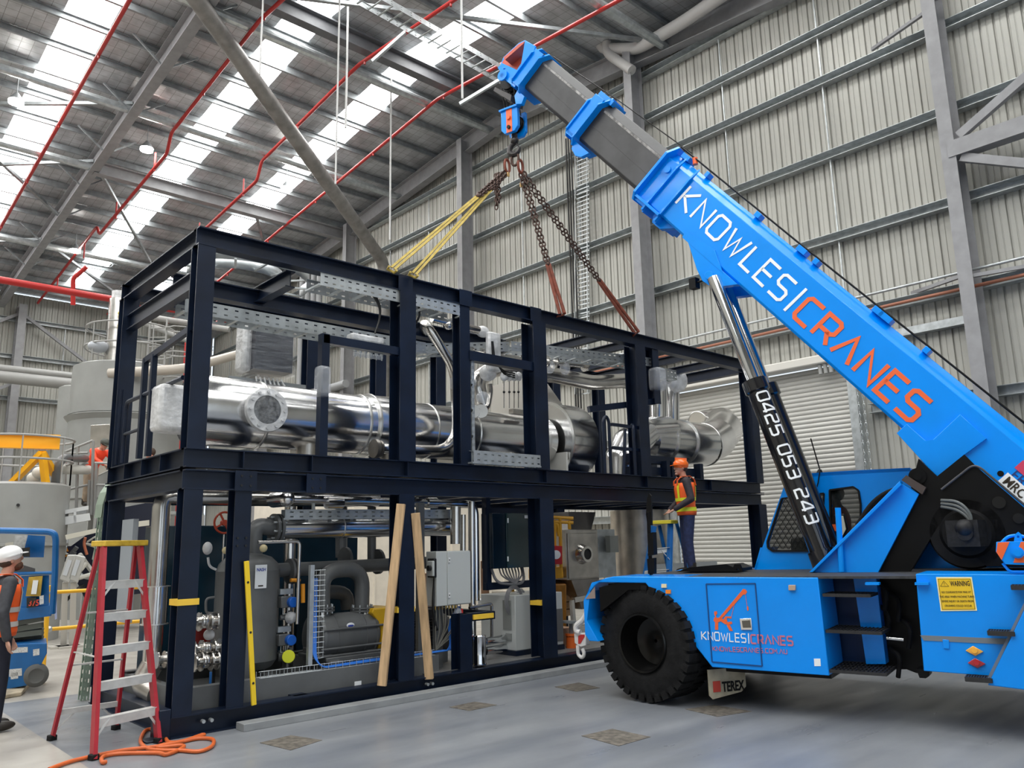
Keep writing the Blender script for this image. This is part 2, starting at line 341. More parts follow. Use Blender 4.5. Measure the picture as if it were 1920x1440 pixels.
def strokes(mb,text,P,w=.14,h=1,gap=.3,th=.004,x0=0):
    """P(u,v,d) maps text coordinates (v in cap heights) and lift d to the surface"""
    x=x0
    for chh in text:
        for line in LET[chh]:
            pts=[V((x+a,b)) for a,b in line]; closed=(pts[0]-pts[-1]).length<1e-6
            if closed: pts=pts[:-1]
            n=len(pts); L=[];R=[]
            for i in range(n):
                if closed: a=pts[i-1]; c=pts[(i+1)%n]
                else: a=pts[i-1] if i else None; c=pts[i+1] if i<n-1 else None
                b=pts[i]; d1=(b-a).normalized() if a is not None else None; d2=(c-b).normalized() if c is not None else None
                if d1 is None: d1=d2
                if d2 is None: d2=d1
                n1=V((-d1.y,d1.x)); n2=V((-d2.y,d2.x)); m=(n1+n2); m=m.normalized() if m.length>1e-4 else n1
                k=min(1/max(m.dot(n1),.3),1.7)*w/2; L.append(b+m*k); R.append(b-m*k)
            q=n if closed else n-1
            for i in range(q):
                j=(i+1)%n; sub=3; 
                for s_ in range(sub):
                    t0,t1=s_/sub,(s_+1)/sub
                    quad=[L[i].lerp(L[j],t0),L[i].lerp(L[j],t1),R[i].lerp(R[j],t1),R[i].lerp(R[j],t0)]
                    mb.add([P(p.x,p.y,th) for p in quad]+[P(p.x,p.y,0) for p in quad],[(0,1,2,3),(4,7,6,5),(0,4,5,1),(1,5,6,2),(2,6,7,3),(3,7,4,0)])
        x+=LW.get(chh,.72)+gap
    return x-gap-x0
def textlen(t,gap=.3): return sum(LW.get(c,.72)+gap for c in t)-gap
def plane_map(o,u,v,L,n_units,h,nrm):
    o=V(o);u=V(u).normalized();v=V(v);v=(v-u*v.dot(u)).normalized();nrm=V(nrm)
    return lambda a,b,d: o+u*(a*L/n_units)+v*(b*h)+nrm*d
FONT=bpy.data.curves.new('f','FONT')
def font_text(txt,o,u,v,size,mat_,name,parent,th=.002,align='LEFT',bold=0,sx=1):
    c=bpy.data.curves.new('t','FONT'); c.body=txt; c.size=1; c.extrude=.01; c.align_x=align; c.offset=bold; c.resolution_u=2
    ob=bpy.data.objects.new('t',c); me=bpy.data.meshes.new_from_object(ob)
    u=V(u).normalized(); v=V(v); v=(v-u*v.dot(u)).normalized(); n=u.cross(v)
    mb=MB(); mb.add([V(o)+u*p.co.x*size*sx+v*p.co.y*size+n*(p.co.z*.0+(th if p.co.z>0 else 0)) for p in me.vertices],[tuple(f.vertices) for f in me.polygons])
    bpy.data.objects.remove(ob); r=mb.build(name,mat_,parent,smooth=False); return r
# --- front body side panels (near, far) and chassis
body=[(1094,1125),(1116,1097),(1135,1084),(1150,1081),(1533,1083),(1555,1267),(1335,1251),(1210,1093),(1109,1092),(1100,1164),(1122,1203),(1105,1202),(1097,1190)]
fb=MB().cpr(body,0,.62).prism([cr(x,y,0)+ND*1.98 for x,y in body],ND*.62).build('front_body',blue,crane,bevel=.008)
MB().prism([cp(.45,.5,.3),cp(.45,1.25,.3),cp(-2.0,1.25,.3),cp(-2.0,.35,.3),cp(-.9,.35,.3)],ND*2).build('chassis',black,crane)
MB().prism([cp(.46,1.27,.02),cp(.46,1.30,.02),cp(.2,1.34,.02),cp(-6.2,1.39,.02),cp(-6.2,1.355,.02),cp(.2,1.325,.02)],ND*2.56).build('deck_plate',dkdeck,crane)
for o in(.02,1.99): MB().prism([cp(.42,.95,o),cp(.42,1.22,o),cp(.1,1.3,o),cp(-.65,1.3,o),cp(-.65,1.22,o),cp(.05,1.2,o)],ND*.58).build('wheel_arch',black,crane)
# compartment door with outline, latch, crane emblem and lettering
N0=-ND
dr=[(1324,1095),(1416,1094),(1429,1249),(1335,1241)]
mb=MB(); q=[cr(x,y,-.004) for x,y in dr]
for i in range(4): mb.beam(q[i],q[(i+1)%4],.012,.008,N0)
mb.build('door_outline',mat('blue_shadow_gap',(.001,.06,.22),.5),fb)
q=[cr(x,y,-.004) for x,y in [(1387,1160),(1409,1159),(1411,1181),(1390,1181)]]
MB().prism(q,N0*.012).build('latch',chrome,fb,bevel=.004)
q=[cr(x,y,-.017) for x,y in [(1391,1164),(1406,1163),(1408,1177),(1393,1177)]]
MB().prism(q,N0*.004).build('latch_recess',mat('latch_dark',(.18,.17,.15),.3,metal=.8),fb)
def zp(x,y): return (1300+x/6,1060+y/6)
lg=MB()
for pts in ([(290,590),(545,285),(560,265),(590,270),(605,300),(590,325),(560,330),(320,600)],[(235,520),(265,515),(270,545),(255,560),(260,590),(310,590),(340,610),(360,575),(430,575),(430,600),(385,590),(375,600),(385,640),(430,630),(440,655),(400,670),(355,660),(310,630),(280,640),(280,725),(245,725),(245,640),(228,620),(235,590),(248,580),(236,550)],[(375,670),(410,670),(445,738),(410,738)],[(605,460),(620,465),(622,500),(612,515),(603,490)],[(585,330),(588,330),(608,460),(604,460)],[(462,430),(466,430),(432,575),(428,575)]):
    lg.prism([cr(*zp(*p),-.002) for p in pts],N0*.003)
lg.build('crane_emblem',orange,fb,smooth=False)
def side_text(txt,p0,p1,hpx,m,w,off=-.002,nm='lettering'):
    a=cr(*p0,off); b=cr(*p1,off); L=(b-a).length; n=textlen(txt); u=(b-a).normalized(); hh=hpx
    mb=MB(); strokes(mb,txt,plane_map(a,u,ZV,L,n,hh,N0),w=w); return mb.build(nm,m,fb,smooth=False)
side_text('KNOWLES|',(1316,1199),(1405,1205),.082,white,.14)
side_text('CRANES',(1409,1206),(1487,1210),.082,mat('faded_red',(.55,.16,.24),.5),.2)
side_text('KNOWLESCRANES.COM.AU',(1337,1220),(1476,1226),.042,mat('faded_red',(.5,.2,.3),.5),.16)
MB().cpr([(1526,1235),(1538,1235),(1539,1249),(1527,1249)],-.004,0).build('sticker',white,fb)
MB().cpr([(1478,1097),(1491,1097),(1491,1107),(1478,1107)],-.03,0).build('marker_light',mat('amber_dull',(.45,.33,.25),.3),fb,bevel=.004)
MB().cpr([(1240,1095),(1249,1095),(1249,1102),(1240,1102)],-.02,.0).build('marker_light',mat('cream_lens',(.8,.7,.45),.3),fb)
MB().cpr([(1248,1106),(1257,1106),(1257,1113),(1248,1113)],-.02,.0).build('marker_light',mat('amber_lens',(.9,.25,.02),.3),fb)
MB().cpr([(1098,1123),(1115,1100),(1116,1122)],-.01,0).build('headlamp',mat('lamp_glass',(.25,.2,.18),.1),fb)
# --- wheels
def wheel(c,steer,nm='wheel'):
    c=V(c); R=Matrix.Rotation(steer,3,'Z'); A=R@ND     # axis pointing away from the near side
    t=MB().lathe(c,A,[(-.02,.30),(-.02,.33),(-.035,.36),(-.035,.5),(-.01,.575),(.04,.6),(.40,.6),(.45,.575),(.475,.5),(.475,.33),(.45,.30),(.2,.28)],n=56,closed=True)
    n=34
    Hh=A.cross(ZV)
    for i in range(n):
        for k,(t0,t1) in enumerate(((.0,.2),(.24,.44))):
            a=2*PI*(i+.5*k)/n; rad=Hh*math.cos(a)+ZV*math.sin(a); tan=-Hh*math.sin(a)+ZV*math.cos(a)
            t.box(c+A*(t0+t1)/2+rad*.595,(t1-t0+.05,.078,.05),Matrix((A,tan,rad)).transposed())
            t.box(c+A*(.0 if k==0 else .44)+rad*.560,(.045,.07,.075),Matrix((A,tan,rad)).transposed())
    w_=t.build(nm,rubber,crane)
    MB().lathe(c,A,[(-.03,.325),(-.05,.315),(-.045,.295),(.0,.285),(.05,.27),(.15,.265),(.20,.25),(.215,.2),(.23,.1),(.22,0.02)],n=48,caps=False).build('rim',rimb,w_)
    return w_
wc=cr(1203,1212,-.02); wc.z=.632
wheel(wc-ND*-.06,math.radians(-13)); wheel(wc+ND*2.1+ND*.0,math.radians(-13))
wheel(cp(-4.7,.632,.05),0); wheel(cp(-4.7,.632,2.15),0)
# --- mud flap
FU=(ND*.80-HD*.60).normalized(); FN=V((-FU.y,FU.x,0)); FN=FN if FN.dot(EYE-cp(-.9,.2))>0 else -FN
fo=cr(1327,1256,.12)
fl=[fo,fo+FU*.46,fo+FU*.46-ZV*.20,fo+FU*.40-ZV*.25,fo+FU*.04-ZV*.30,fo-ZV*.26]
flm=mat('flap_cream',(.42,.37,.27),.6,noise=.3)
flap=MB().prism(fl,-FN*.012).build('mudflap',flm,crane)
a=fo+FU*.05-ZV*.23+FN*.002
MB().prism([a,a+FU*.09,a+FU*.09+ZV*.11,a+ZV*.11],FN*.004).build('emblem',mat('emblem_red',(.5,.05,.03),.5),flap)
font_text('TEREX',a+FU*.11+FN*.004,FU,ZV,.14,black,'lettering',flap,bold=.03,sx=.66)
# --- steps recess between front body and articulation
MB().cpr([(1599,1078),(1642,1078),(1661,1245),(1624,1245)],.45,.62).build('inner_panel',blue,crane)
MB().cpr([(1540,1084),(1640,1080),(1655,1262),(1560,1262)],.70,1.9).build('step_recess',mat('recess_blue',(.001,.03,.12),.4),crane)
stepm=mat('step_grating',(.02,.02,.022),.5,noise=.3,nscale=30)
for (x0,y0,x1,dd) in ((1543,1117,1632,.36),(1549,1186,1653,.5),(1556,1262,1662,.62)):
    a=cr(x0,y0,.02); b=cr(x1,y0-1,.02); mb=MB(); L=(b-a).length; a.z=b.z=(a.z+b.z)/2
    mb.beam(a,b,.012,.03); mb.beam(a+ND*dd,b+ND*dd,.012,.03); n=14
    for i in range(n+1): p=a.lerp(b,i/n); mb.beam(p,p+ND*dd,.008,.025)
    for i in range(1,5): mb.beam(a+ND*dd*i/5,b+ND*dd*i/5,.006,.02)
    mb.build('step',stepm,crane)
# --- articulation and rear body
MB().cpr([(1640,1076),(1722,1076),(1737,1262),(1718,1262),(1700,1255),(1662,1255)],.62,2.2).build('articulation_joint',black,crane)
MB().cpr([(1718,1255),(1742,1255),(1742,1268),(1736,1272),(1724,1271)],.1,.3).build('joint_stop',black,crane)
MB().cyl(cr(1662,1196,.4),cr(1694,1199,.42),.02).build('steering_ram',chrome,crane)
for y,x in((1090,1655),(1135,1660),(1160,1700),(1110,1680),(1215,1680)):
    MB().tube([cr(x-12,y,.55),cr(x+8,y+15,.45),cr(x+4,y+55,.5)],.022,bend=.08).build('hose',rubber,crane)
rb=MB().cpr([(1717,1076),(2010,1078),(2010,1262),(1863,1268),(1808,1264),(1732,1258)],.0,.7).build('rear_body',blue,crane,bevel=.006)
MB().prism([p+ND*1.95 for p in [cr(1717,1076),cr(2010,1078),cr(2010,1262),cr(1732,1258)]],ND*.65).build('rear_body',blue,crane)
MB().cpr([(1726,1076),(2300,1078),(2300,1230),(1740,1240)],.7,1.95).build('chassis',black,crane)
seam=mat('seam_grey',(.16,.19,.22),.5)
MB().cpr([(1725,1191),(1890,1198),(1883,1208),(1732,1201)],-.006,0).build('seam_strip',seam,rb)
MB().prism([cr(x,y,-.14) for x,y in [(1934,1116),(1852,1285),(2010,1305),(2010,1116)]],ND*.13).build('rear_mudguard',blue,crane,bevel=.008)
MB().cpr([(1925,1120),(1930,1122),(1856,1276),(1850,1274)],-.1,-.02).build('guard_edge',seam,crane)
for (x0,x1,y0,y1) in ((1896,1960,1098,1107),(1852,1902,1172,1193),(1810,1860,1257,1280)):
    a=cr(x0,y1-6,-.16); b=cr(x1,y1-4,-.16); a.z=b.z=(a.z+b.z)/2; mb=MB(); dd=.16
    mb.beam(a,b,.01,.04); mb.beam(a+ND*dd,b+ND*dd,.01,.04)
    for i in range(11): p=a.lerp(b,i/10); mb.beam(p,p+ND*dd,.008,.035)
    for i in range(1,4): mb.beam(a+ND*dd*i/4,b+ND*dd*i/4,.006,.03)
    mb.build('step',stepm,crane)
for p in((1622,1092),(1715,1092)): MB().cpr([(p[0],p[1]),(p[0]+26,p[1]),(p[0]+26,p[1]+5),(p[0],p[1]+5)],-.06,.02).build('lug',blue,crane)
MB().cpr([(1767,1199),(1779,1200),(1780,1217),(1769,1216)],-.012,0).build('latch',blue,rb,bevel=.003)
for (x,y,c) in ((1827,1220,(.85,.42,.05)),(1831,1243,(.42,.01,.02))):
    b_=MB().cpr([(x-17,y),(x-3,y-9),(x+17,y+2),(x+2,y+10)],-.02,0).build('rear_lamp',mat('lens%d'%x,c,.2,coat=1),rb,bevel=.004)
    MB().cyl(cr(x,y,-.045),cr(x,y,-.01),.022).build('lens',mat('lens%d'%x,c,.2),b_)
# warning sign
ws=[(1755,1082),(1822,1082),(1832,1145),(1764,1146)]
sg=MB().cpr(ws,-.006,0).build('warning_sign',mat('sign_border',(.85,.78,.45),.5),rb)
ins=[(1757.5,1084.5),(1820,1084.5),(1829.5,1143),(1766,1143.5)]
MB().cpr(ins,-.008,-.006).build('sign_face',mat('sign_yellow',(.80,.52,.02),.45),sg)
def sgp(u,v):
    a=V(ins[0]).lerp(V(ins[1]),u); b=V(ins[3]).lerp(V(ins[2]),u); p=a.lerp(b,v); return cr(p.x,p.y,-.0085)
su=sgp(1,.5)-sgp(0,.5); sv=sgp(.5,0)-sgp(.5,1); ink=mat('ink',(.03,.02,.01),.5)
font_text('WARNING',sgp(.36,.24),su,sv,.062,ink,'sign_heading',sg,bold=.02,sx=.52)
for k,t in enumerate(('NO CLEARANCE FOR MAN AT','THIS AREA WHEN MACHINE TURNS','SEVERE INJURY OR DEATH FROM','CRUSHING COULD OCCUR')):
    font_text(t,sgp(.5,.47+.145*k),su,sv,.026,ink,'sign_text',sg,align='CENTER',bold=0,sx=.66)
tri=[sgp(.18,.08),sgp(.31,.25),sgp(.06,.25)]; mb=MB()
for i in range(3): mb.beam(tri[i],tri[(i+1)%3],.002,.005,N0)
mb.beam(sgp(.185,.13),sgp(.185,.19),.002,.006,N0); mb.beam(sgp(.187,.21),sgp(.188,.225),.002,.006,N0)
for a,b in(((.02,.02),(.98,.02)),((.98,.02),(.98,.98)),((.98,.98),(.02,.98)),((.02,.98),(.02,.02))): mb.beam(sgp(*a),sgp(*b),.002,.003,N0)
mb.build('warning_symbol',ink,sg)
# --- gusset, tower and winch
MB().cpr([(1517,1073),(1687,904),(1723,926),(1645,1076)],.95,1.0).cpr([(1517,1073),(1524,1073),(1690,909),(1687,902)],.86,1.0).build('tower_gusset',blue,crane,bevel=.004)
MB().cpr([(1517,1073),(1687,904),(1723,926),(1645,1076)],2.0,2.05).build('tower_gusset',blue,crane)
tw=MB().cpr([(1645,1077),(1723,926),(1708,915),(1722,860),(1757,893),(1808,852),(1830,874),(1990,1012),(1990,1060),(1850,1062),(1760,985),(1703,1077)],1.02,1.10).cpr([(1645,1077),(1723,926),(1708,915),(1722,860),(1757,893),(1990,1012),(1990,1062),(1850,1062),(1760,985),(1703,1077)],1.75,1.9).build('tower',black,crane)
MB().cyl(cr(1720,893,.98),cr(1720,893,1.9),.085).cyl(cr(1720,893,.93),cr(1720,893,1.9),.04).build('pivot_pin',black,crane)
MB().cpr([(1690,900),(1699,891),(1736,914),(1729,927)],.93,1.0).build('pivot_clamp',mat('rusty_clamp',(.05,.035,.03),.6),crane)
wd=MB().lathe(cr(1812,1000,.98),ND,[(0,.08),(0,.22),(.04,.25),(.04,.34),(.09,.36),(.11,.36),(.11,.30),(.75,.30),(.75,.36),(.8,.36),(.8,0)],n=36).build('winch',mat('winch_black',(.005,.005,.0055),.5,noise=.5,spec=.2),crane)
wc2=cr(1812,1000,.9); MB().box(wc2,(.22,.3,.26)).sph(wc2-ND*.1+ZV*.05,.09).cyl(wc2-ND*.15,wc2,.07).build('motor',mat('winch_motor',(.012,.012,.013),.55,noise=.6,nscale=20,spec=.3),wd)
for k in range(3): MB().tube([cr(1765,938+6*k,.95),cr(1800,940+8*k,.86),cr(1825,970+6*k,.84),cr(1812,995,.86)],.016,bend=.15).build('hose',mat('hose_grey',(.09,.1,.1),.4),wd)
MB().tube([cr(1765,918,.99),cr(1822,873,1.0),cr(1836,875,1.0),cr(1990,1005,1.0)],.012,bend=.05).build('tower_edge_pipe',mat('pipe_dark',(.05,.05,.055),.3),crane)
for (x,y,r) in((1873,942,.06),(1910,972,.05)): MB().cyl(cr(x,y,.99),cr(x,y,1.05),r).build('tower_boss',mat('boss',(.003,.003,.003),.3),crane)
for k in range(3): MB().tube([cr(1608+4*k,985-3*k,1.35),cr(1640+3*k,935,1.3),cr(1690+4*k,912+4*k,1.2),cr(1722,935,1.15)],.03,bend=.3).build('hydraulic_hose',rubber,crane)
# spare hook block stowed on the rear deck
sh=thing('hook_block','blue and orange striped hook block resting on the rear deck at the right edge','hook block',cr(1905,1074,-.02))
MB().cpr([(1868,1016),(1960,1014),(1960,1052),(1940,1060),(1884,1058),(1867,1034)],.0,.16).build('cheek_plate',blue,sh,bevel=.006)
for q in([(1871,1017),(1893,1016),(1878,1050),(1868,1035)],[(1914,1016),(1935,1015),(1930,1055),(1900,1055)]): MB().cpr(q,-.006,.0).build('stripe',orange,sh)
MB().cyl(cr(1908,1036,-.06),cr(1908,1036,.2),.035).cyl(cr(1908,1036,-.03),cr(1908,1036,.0),.05).build('pin',blue,sh)
MB().cpr([(1901,1016),(1903,1002),(1909,997),(1915,1002),(1917,1015)],.03,.07,[[(1907,1004),(1911,1004),(1911,1008),(1907,1008)]]).build('top_lug',blue,sh)
MB().tube([cr(1878,1018,.1),cr(1890,1005,.1),cr(1915,1003,.1),cr(1935,1015,.1)],.014,bend=.05).build('guard',blue,sh)
MB().tube([cr(1880,1056,.05),cr(1893,1072,.05),cr(1935,1072,.05),cr(1940,1056,.05)],.012,bend=.03).build('stand',blue,sh)
# --- cab on the far side
w1=[(1466,935),(1439,1016),(1440,1027),(1449,1033),(1540,1033),(1545,925)]
w2=[(1556,919),(1600,913),(1610,920),(1614,945),(1614,1045),(1560,1045)]
co=[(1413,1072),(1470,912),(1508,888),(1600,882),(1706,877),(1720,900),(1812,1000),(1812,1074)]
cab=MB().cpr(co,1.95,1.98,[w1,w2]).cpr([(1413,1072),(1470,912),(1508,888),(1600,882),(1706,877),(1720,900),(1812,1000),(1812,1074)],2.62,2.65,[[(x+3,y) for x,y in w1],[(x+6,y) for x,y in w2]]).build('cab',blue,crane)
a,b,c_,d_=cr(1470,912,1.95),cr(1508,888,1.95),cr(1706,877,1.95),cr(1413,1072,1.95)
MB().prism([b,c_,c_-ZV*.04,b-ZV*.04],ND*.68).prism([a,b,b-ZV*.04,a-ZV*.04],ND*.68).build('cab_roof',blue,cab)
MB().prism([d_,d_+ZV*.3-HD*.11,d_+ZV*.3-HD*.14,d_-HD*.03],ND*.68).build('cab_front',blue,cab)
gl=mat('dark_glass',(.02,.025,.025),.03,alpha=.6)
MB().cpr(w1,1.962,1.966).build('window',gl,cab); MB().cpr(w2,1.962,1.966).build('window',gl,cab)
def border(mb,w_,off,t,th=.02):
    q=[cr(x,y,off) for x,y in w_]
    for i in range(len(q)): mb.beam(q[i],q[(i+1)%len(q)],th,t,N0)
    return mb
border(MB(),w1,1.945,.035).build('window_seal',rubber,cab); border(MB(),w2,1.945,.05).build('window_seal',rubber,cab)
mb=MB()
for k in range(-7,16):
    x0=1440+k*11
    for s_ in(1,-1):
        pts=[(x0+s_*j*6,935+j*9.5) for j in range(0,12)]
        pts=[(x,y) for x,y in pts if 1440+(1033-y)*.27<x<1538 and y<1033]
        if len(pts)>1: mb.tube([cr(*pts[0],1.93),cr(*pts[-1],1.93)],.004,n=5)
mb.build('window_guard_mesh',rubber,cab)
MB().box(cr(1535,1045,2.3),(.5,.5,.5)).build('seat',mat('seat_black',(.01,.01,.01),.7),cab,bevel=.05)
MB().tube([cr(1537,880,2.1),cr(1520,822,2.1)],.008).build('antenna',black,cab); MB().cyl(cr(1537,890,2.1),cr(1537,880,2.1),.05,.02).build('antenna_base',black,cab)
MB().tube([cr(1537,885,1.94),cr(1534,905,1.93),cr(1525,935,1.93)],.007).build('antenna_lead',black,cab)
MB().tube([cr(1571,952,.9),cr(1578,1072,.9)],.03).build('grab_post',blue,crane)
mir=MB().cpr([(1563,965),(1583,963),(1590,992),(1582,1010),(1570,1005)],1.5,1.53).build('mirror',black,crane,bevel=.01)
MB().cpr([(1567,968),(1581,967),(1586,992),(1580,1004),(1573,1000)],1.49,1.5).build('mirror_glass',mat('mirror_glass',(.7,.75,.72),.05,metal=.8),mir)
MB().cpr([(1556,983),(1568,983),(1568,996),(1557,994)],1.8,1.9).build('beacon',orange,crane)
# --- things on the front deck
MB().cpr([(1268,1072),(1292,1064),(1335,1060),(1362,1058),(1380,1066),(1380,1072)],1.0,1.6).build('deck_gear',black,crane)
MB().cpr([(1371,1072),(1377,1058),(1386,1058),(1393,1072)],.9,.95,[[(1380,1069),(1383,1063),(1386,1069)]]).build('lifting_eye',black,crane)
mb=MB().tube([cr(1221,1078,.3),cr(1219,1040,.3),cr(1217,1000,.28),cr(1216,960,.25)],.022,bend=.05)
mb.cpr([(1211,965),(1213,935),(1217,925),(1221,930),(1222,985),(1214,985)],.25,.28); mb.cpr([(1214,1000),(1224,998),(1226,1040),(1215,1042)],.24,.34); mb.cpr([(1213,1048),(1227,1046),(1227,1076),(1215,1076)],.26,.32)
mb.build('mirror_arm',black,crane)
# --- lift cylinders
for off,nm in((1.16,0),(1.62,1)):
    dx=0 if nm==0 else 0
    top=cp(-.80,5.02,off); base=cp(-1.86,1.40,off); ax=(base-top).normalized(); mid=top+ax*1.52
    cy=MB().cyl(mid,base,.125,n=28).lathe(mid,ax,[(-.06,.0),(-.06,.15),(.08,.15),(.09,.135),(.1,.125)],n=28).cyl(base-ax*.2,base,.15,n=28).build('lift_cylinder',mat('gloss_black',(.008,.008,.01),.12,coat=.6),crane)
    MB().cyl(top,mid,.078,n=24).build('piston_rod',chrome,cy)
    if nm==0:
        side=N0; c0=mid+ax*.13; L=1.62
        # text wraps the barrel; cap height runs round the barrel
        view=(EYE-(mid+ax)).normalized(); vv=(view-ax*view.dot(ax)).normalized(); ww=ax.cross(vv)
        def cylmap(a_,b_,d,c0=c0,ax=ax,vv=vv,ww=ww):
            ang=(.5-b_)*1.15-.35; rr=.126+d; s_=1
            return c0+ax*(a_*L/textlen('0425 053 243'))+vv*math.cos(ang)*rr+ww*math.sin(ang)*rr*SGN
        SGN=1 if (ww.dot(R_)<0) else -1
        mb=MB(); strokes(mb,'0425 053 243',cylmap,w=.16,th=.003); mb.build('phone_number',white,cy,smooth=False)
# --- boom.  local frame: e along the boom, nb across it, ND sideways
ea=math.radians(50.0); E3=HD*math.cos(ea)+ZV*math.sin(ea); NB=-HD*math.sin(ea)+ZV*math.cos(ea)
BO=cp(-.555,5.53,1.2)         # lower near edge of the base section at t=0
def bp(t,n_,o): return BO+E3*t+NB*n_+ND*o
def bsect(mb,t0,t1,n0,n1,o0,o1,ct,cb,n0b=None,n1b=None):
    a=[(o0,n0+cb),(o0,n1-ct),(o0+ct,n1),(o1-ct,n1),(o1,n1-ct),(o1,n0+cb),(o1-cb,n0),(o0+cb,n0)]
    vs=[bp(t0,n_,o) for o,n_ in a]+[bp(t1,n_,o) for o,n_ in a]; k=8
    return mb.add(vs,[(i,(i+1)%k,k+(i+1)%k,k+i) for i in range(k)]+[tuple(range(k)),tuple(range(k,2*k))])
base=MB(); bsect(base,-5.6,1.19,0,.76,0,.62,.13,.03); bb=base.build('boom_base',blue,crane,bevel=.006)
def bbox_(t0,t1,n0,n1,o0,o1,mb=None): mb=mb or MB(); mb.prism([bp(t0,n0,o0),bp(t1,n0,o0),bp(t1,n1,o0),bp(t0,n1,o0)],ND*(o1-o0)); return mb
def collar(t,n0,n1,o0,o1,th,ct,name,mat_,parent,lug=True):
    a=[(o0,n0+.1),(o0,n1-ct),(o0+ct,n1),(o1-ct,n1),(o1,n1-ct),(o1,n0+.1),(o1-.1,n0),(o0+.1,n0)]
    mb=MB().prism([bp(t,n_,o) for o,n_ in a],E3*th); 
    return mb
# base nose: three ribs
mb=collar(1.17,-.08,.84,-.12,.74,.04,.16,'',None,None); 
for t in (.94,.67): mb.prism([bp(t,-.10,-.05),bp(t,.60,-.05),bp(t,.78,0),bp(t,-.10,0)],E3*.03); mb.prism([bp(t,-.1,.62),bp(t,.7,.62),bp(t,.6,.72),bp(t,-.1,.72)],E3*.03); mb.prism([bp(t,0,0),bp(t,0,.62),bp(t,-.12,.62),bp(t,-.12,0)],E3*.03)
bbox_(.96,1.18,-.06,.66,-.02,0,mb); bbox_(.67,1.17,-.02,.02,-.08,.7,mb)
mb.prism([bp(.45,0,.1),bp(.62,-.14,.1),bp(.78,-.14,.1),bp(.84,-.06,.1),bp(.84,0,.1)],ND*.1)
mb.build('boom_nose',blue,bb,bevel=.004)
bbox_(.98,1.12,.44,.60,-.035,0,MB()).cyl(bp(1.05,.52,-.06),bp(1.05,.52,0),.05).build('boss',blue,bb)
# lifting bracket for the cylinders, front
MB().prism([bp(-.85,0,-.02),bp(.12,0,-.02),bp(-.28,-.20,-.02),bp(-.45,-.26,-.02),bp(-.62,-.24,-.02)],ND*.1).prism([bp(-.85,0,.54),bp(.12,0,.54),bp(-.28,-.20,.54),bp(-.62,-.24,.54)],ND*.1).cyl(bp(-.50,-.15,-.1),bp(-.50,-.15,.72),.055).prism([bp(-.60,-.02,-.025),bp(.2,-.02,-.025),bp(.22,.08,-.025),bp(-.29,.13,-.025),bp(-.60,-.02,-.025)][:4],ND*.03).build('cylinder_bracket',blue,bb,bevel=.004)
MB().box(bp(-.36,-.36,.05),(.1,.1,.14)).tube([bp(-.45,-.22,.05),bp(-.36,-.34,.05)],.015).build('camera_box',black,bb)
# rear belly bracket
q=[(1668,700+95),(1698,792),(1740,823),(1757,823),(1800,778),(1850,832),(1808,853),(1757,895),(1681,818)]
MB().cpr([(1681,812),(1700,795),(1735,826),(1750,824),(1800,777),(1850,822),(1808,853),(1757,895)],1.16,1.24).build('belly_bracket',blue,bb,bevel=.004)
# top hardware on the base
for (t,l) in((1.05,.1),(.6,.04),(-.35,.06),(-1.1,.1),(-1.35,.05),(-2.3,.1),(-2.4,.12),(-3.0,.05)):
    bbox_(t-l,t+l*.4,.76,.83,.05,.2,MB()).build('guide_bracket',blue,bb,bevel=.005)
MB().tube([bp(1.2,.86,.08),bp(-1,.84,.08),bp(-5,.84,.08)],.012).build('sheave_cable',black,bb)
MB().cyl(bp(.85,.80,.1),bp(.92,.86,.1),.035).build('beacon',orange,bb)
# lettering on the base
def btext(txt,p0,p1,hgt,m,w,name):
    a=cr(*p0,1.2); b=cr(*p1,1.2); L=(b-a).length; n=textlen(txt); u=(b-a).normalized(); mb=MB()
    strokes(mb,txt,plane_map(a+N0*.003,u,NB,L,n,hgt,N0),w=w); return mb.build(name,m,bb,smooth=False)
btext('KNOWLES|',(1267,381),(1476,580),.29,white,.13,'lettering')
btext('CRANES',(1486,592),(1707,792),.30,orange,.17,'lettering')
font_text('FRANNA',cr(1890,893,1.195),-E3,NB,.16,mat('ink_blue',(.01,.03,.15),.5),'brand_lettering',bb,sx=.9)
q=cr(1902,877,1.195); MB().prism([q,q-E3*.11,q-E3*.11+NB*.11,q+NB*.11],N0*.002).build('brand_emblem',mat('emblem_pink',(.6,.04,.1),.5),bb)
a=cr(1870,903,1.19); MB().prism([a,a-E3*1.2,a-E3*1.2+NB*.135,a+NB*.135],N0*.004).build('rating_plate',white,bb)
font_text('MRC 2',a-E3*.03+NB*.025+N0*.005,-E3,NB,.13,ink,'rating_text',bb,bold=.02,sx=.85)
MB().cyl(cr(1876,888,1.195),cr(1876,888,1.2),.03).build('access_hole',black,bb)
# second and third sections
s2=MB(); bsect(s2,1.1,2.92,.04,.73,.07,.56,.13,.04); s2=s2.build('boom_section',boomgrey,crane,bevel=.01)
s3=MB(); bsect(s3,2.8,4.45,.09,.69,.10,.52,.12,.04); s3=s3.build('boom_section',boomgrey,crane,bevel=.01)
for s_,n1,o,t0,t1 in((s2,.60,.07,1.25,2.62),(s3,.57,.10,2.98,4.2)):
    MB().prism([bp(t0,n1-.035,o-.002),bp(t1,n1-.03,o-.002),bp(t1,n1,o-.002),bp(t0,n1,o-.002)],ND*.002).build('edge_highlight',scuff_hilite,s_)  # pale scuffed strip, the chamfer edge highlight put into its colour
    MB().tube([bp(t0,.30,o),bp(t1,.32,o)],.004,n=6).build('weld_seam',mat('seam_dark',(.05,.05,.05),.5),s_)
mb=collar(2.68,-.08,.80,-.06,.68,.03,.2,'',None,None); collar_=collar(2.90,-.04,.74,-.03,.65,.03,.18,'',None,None); mb.v+= []; 
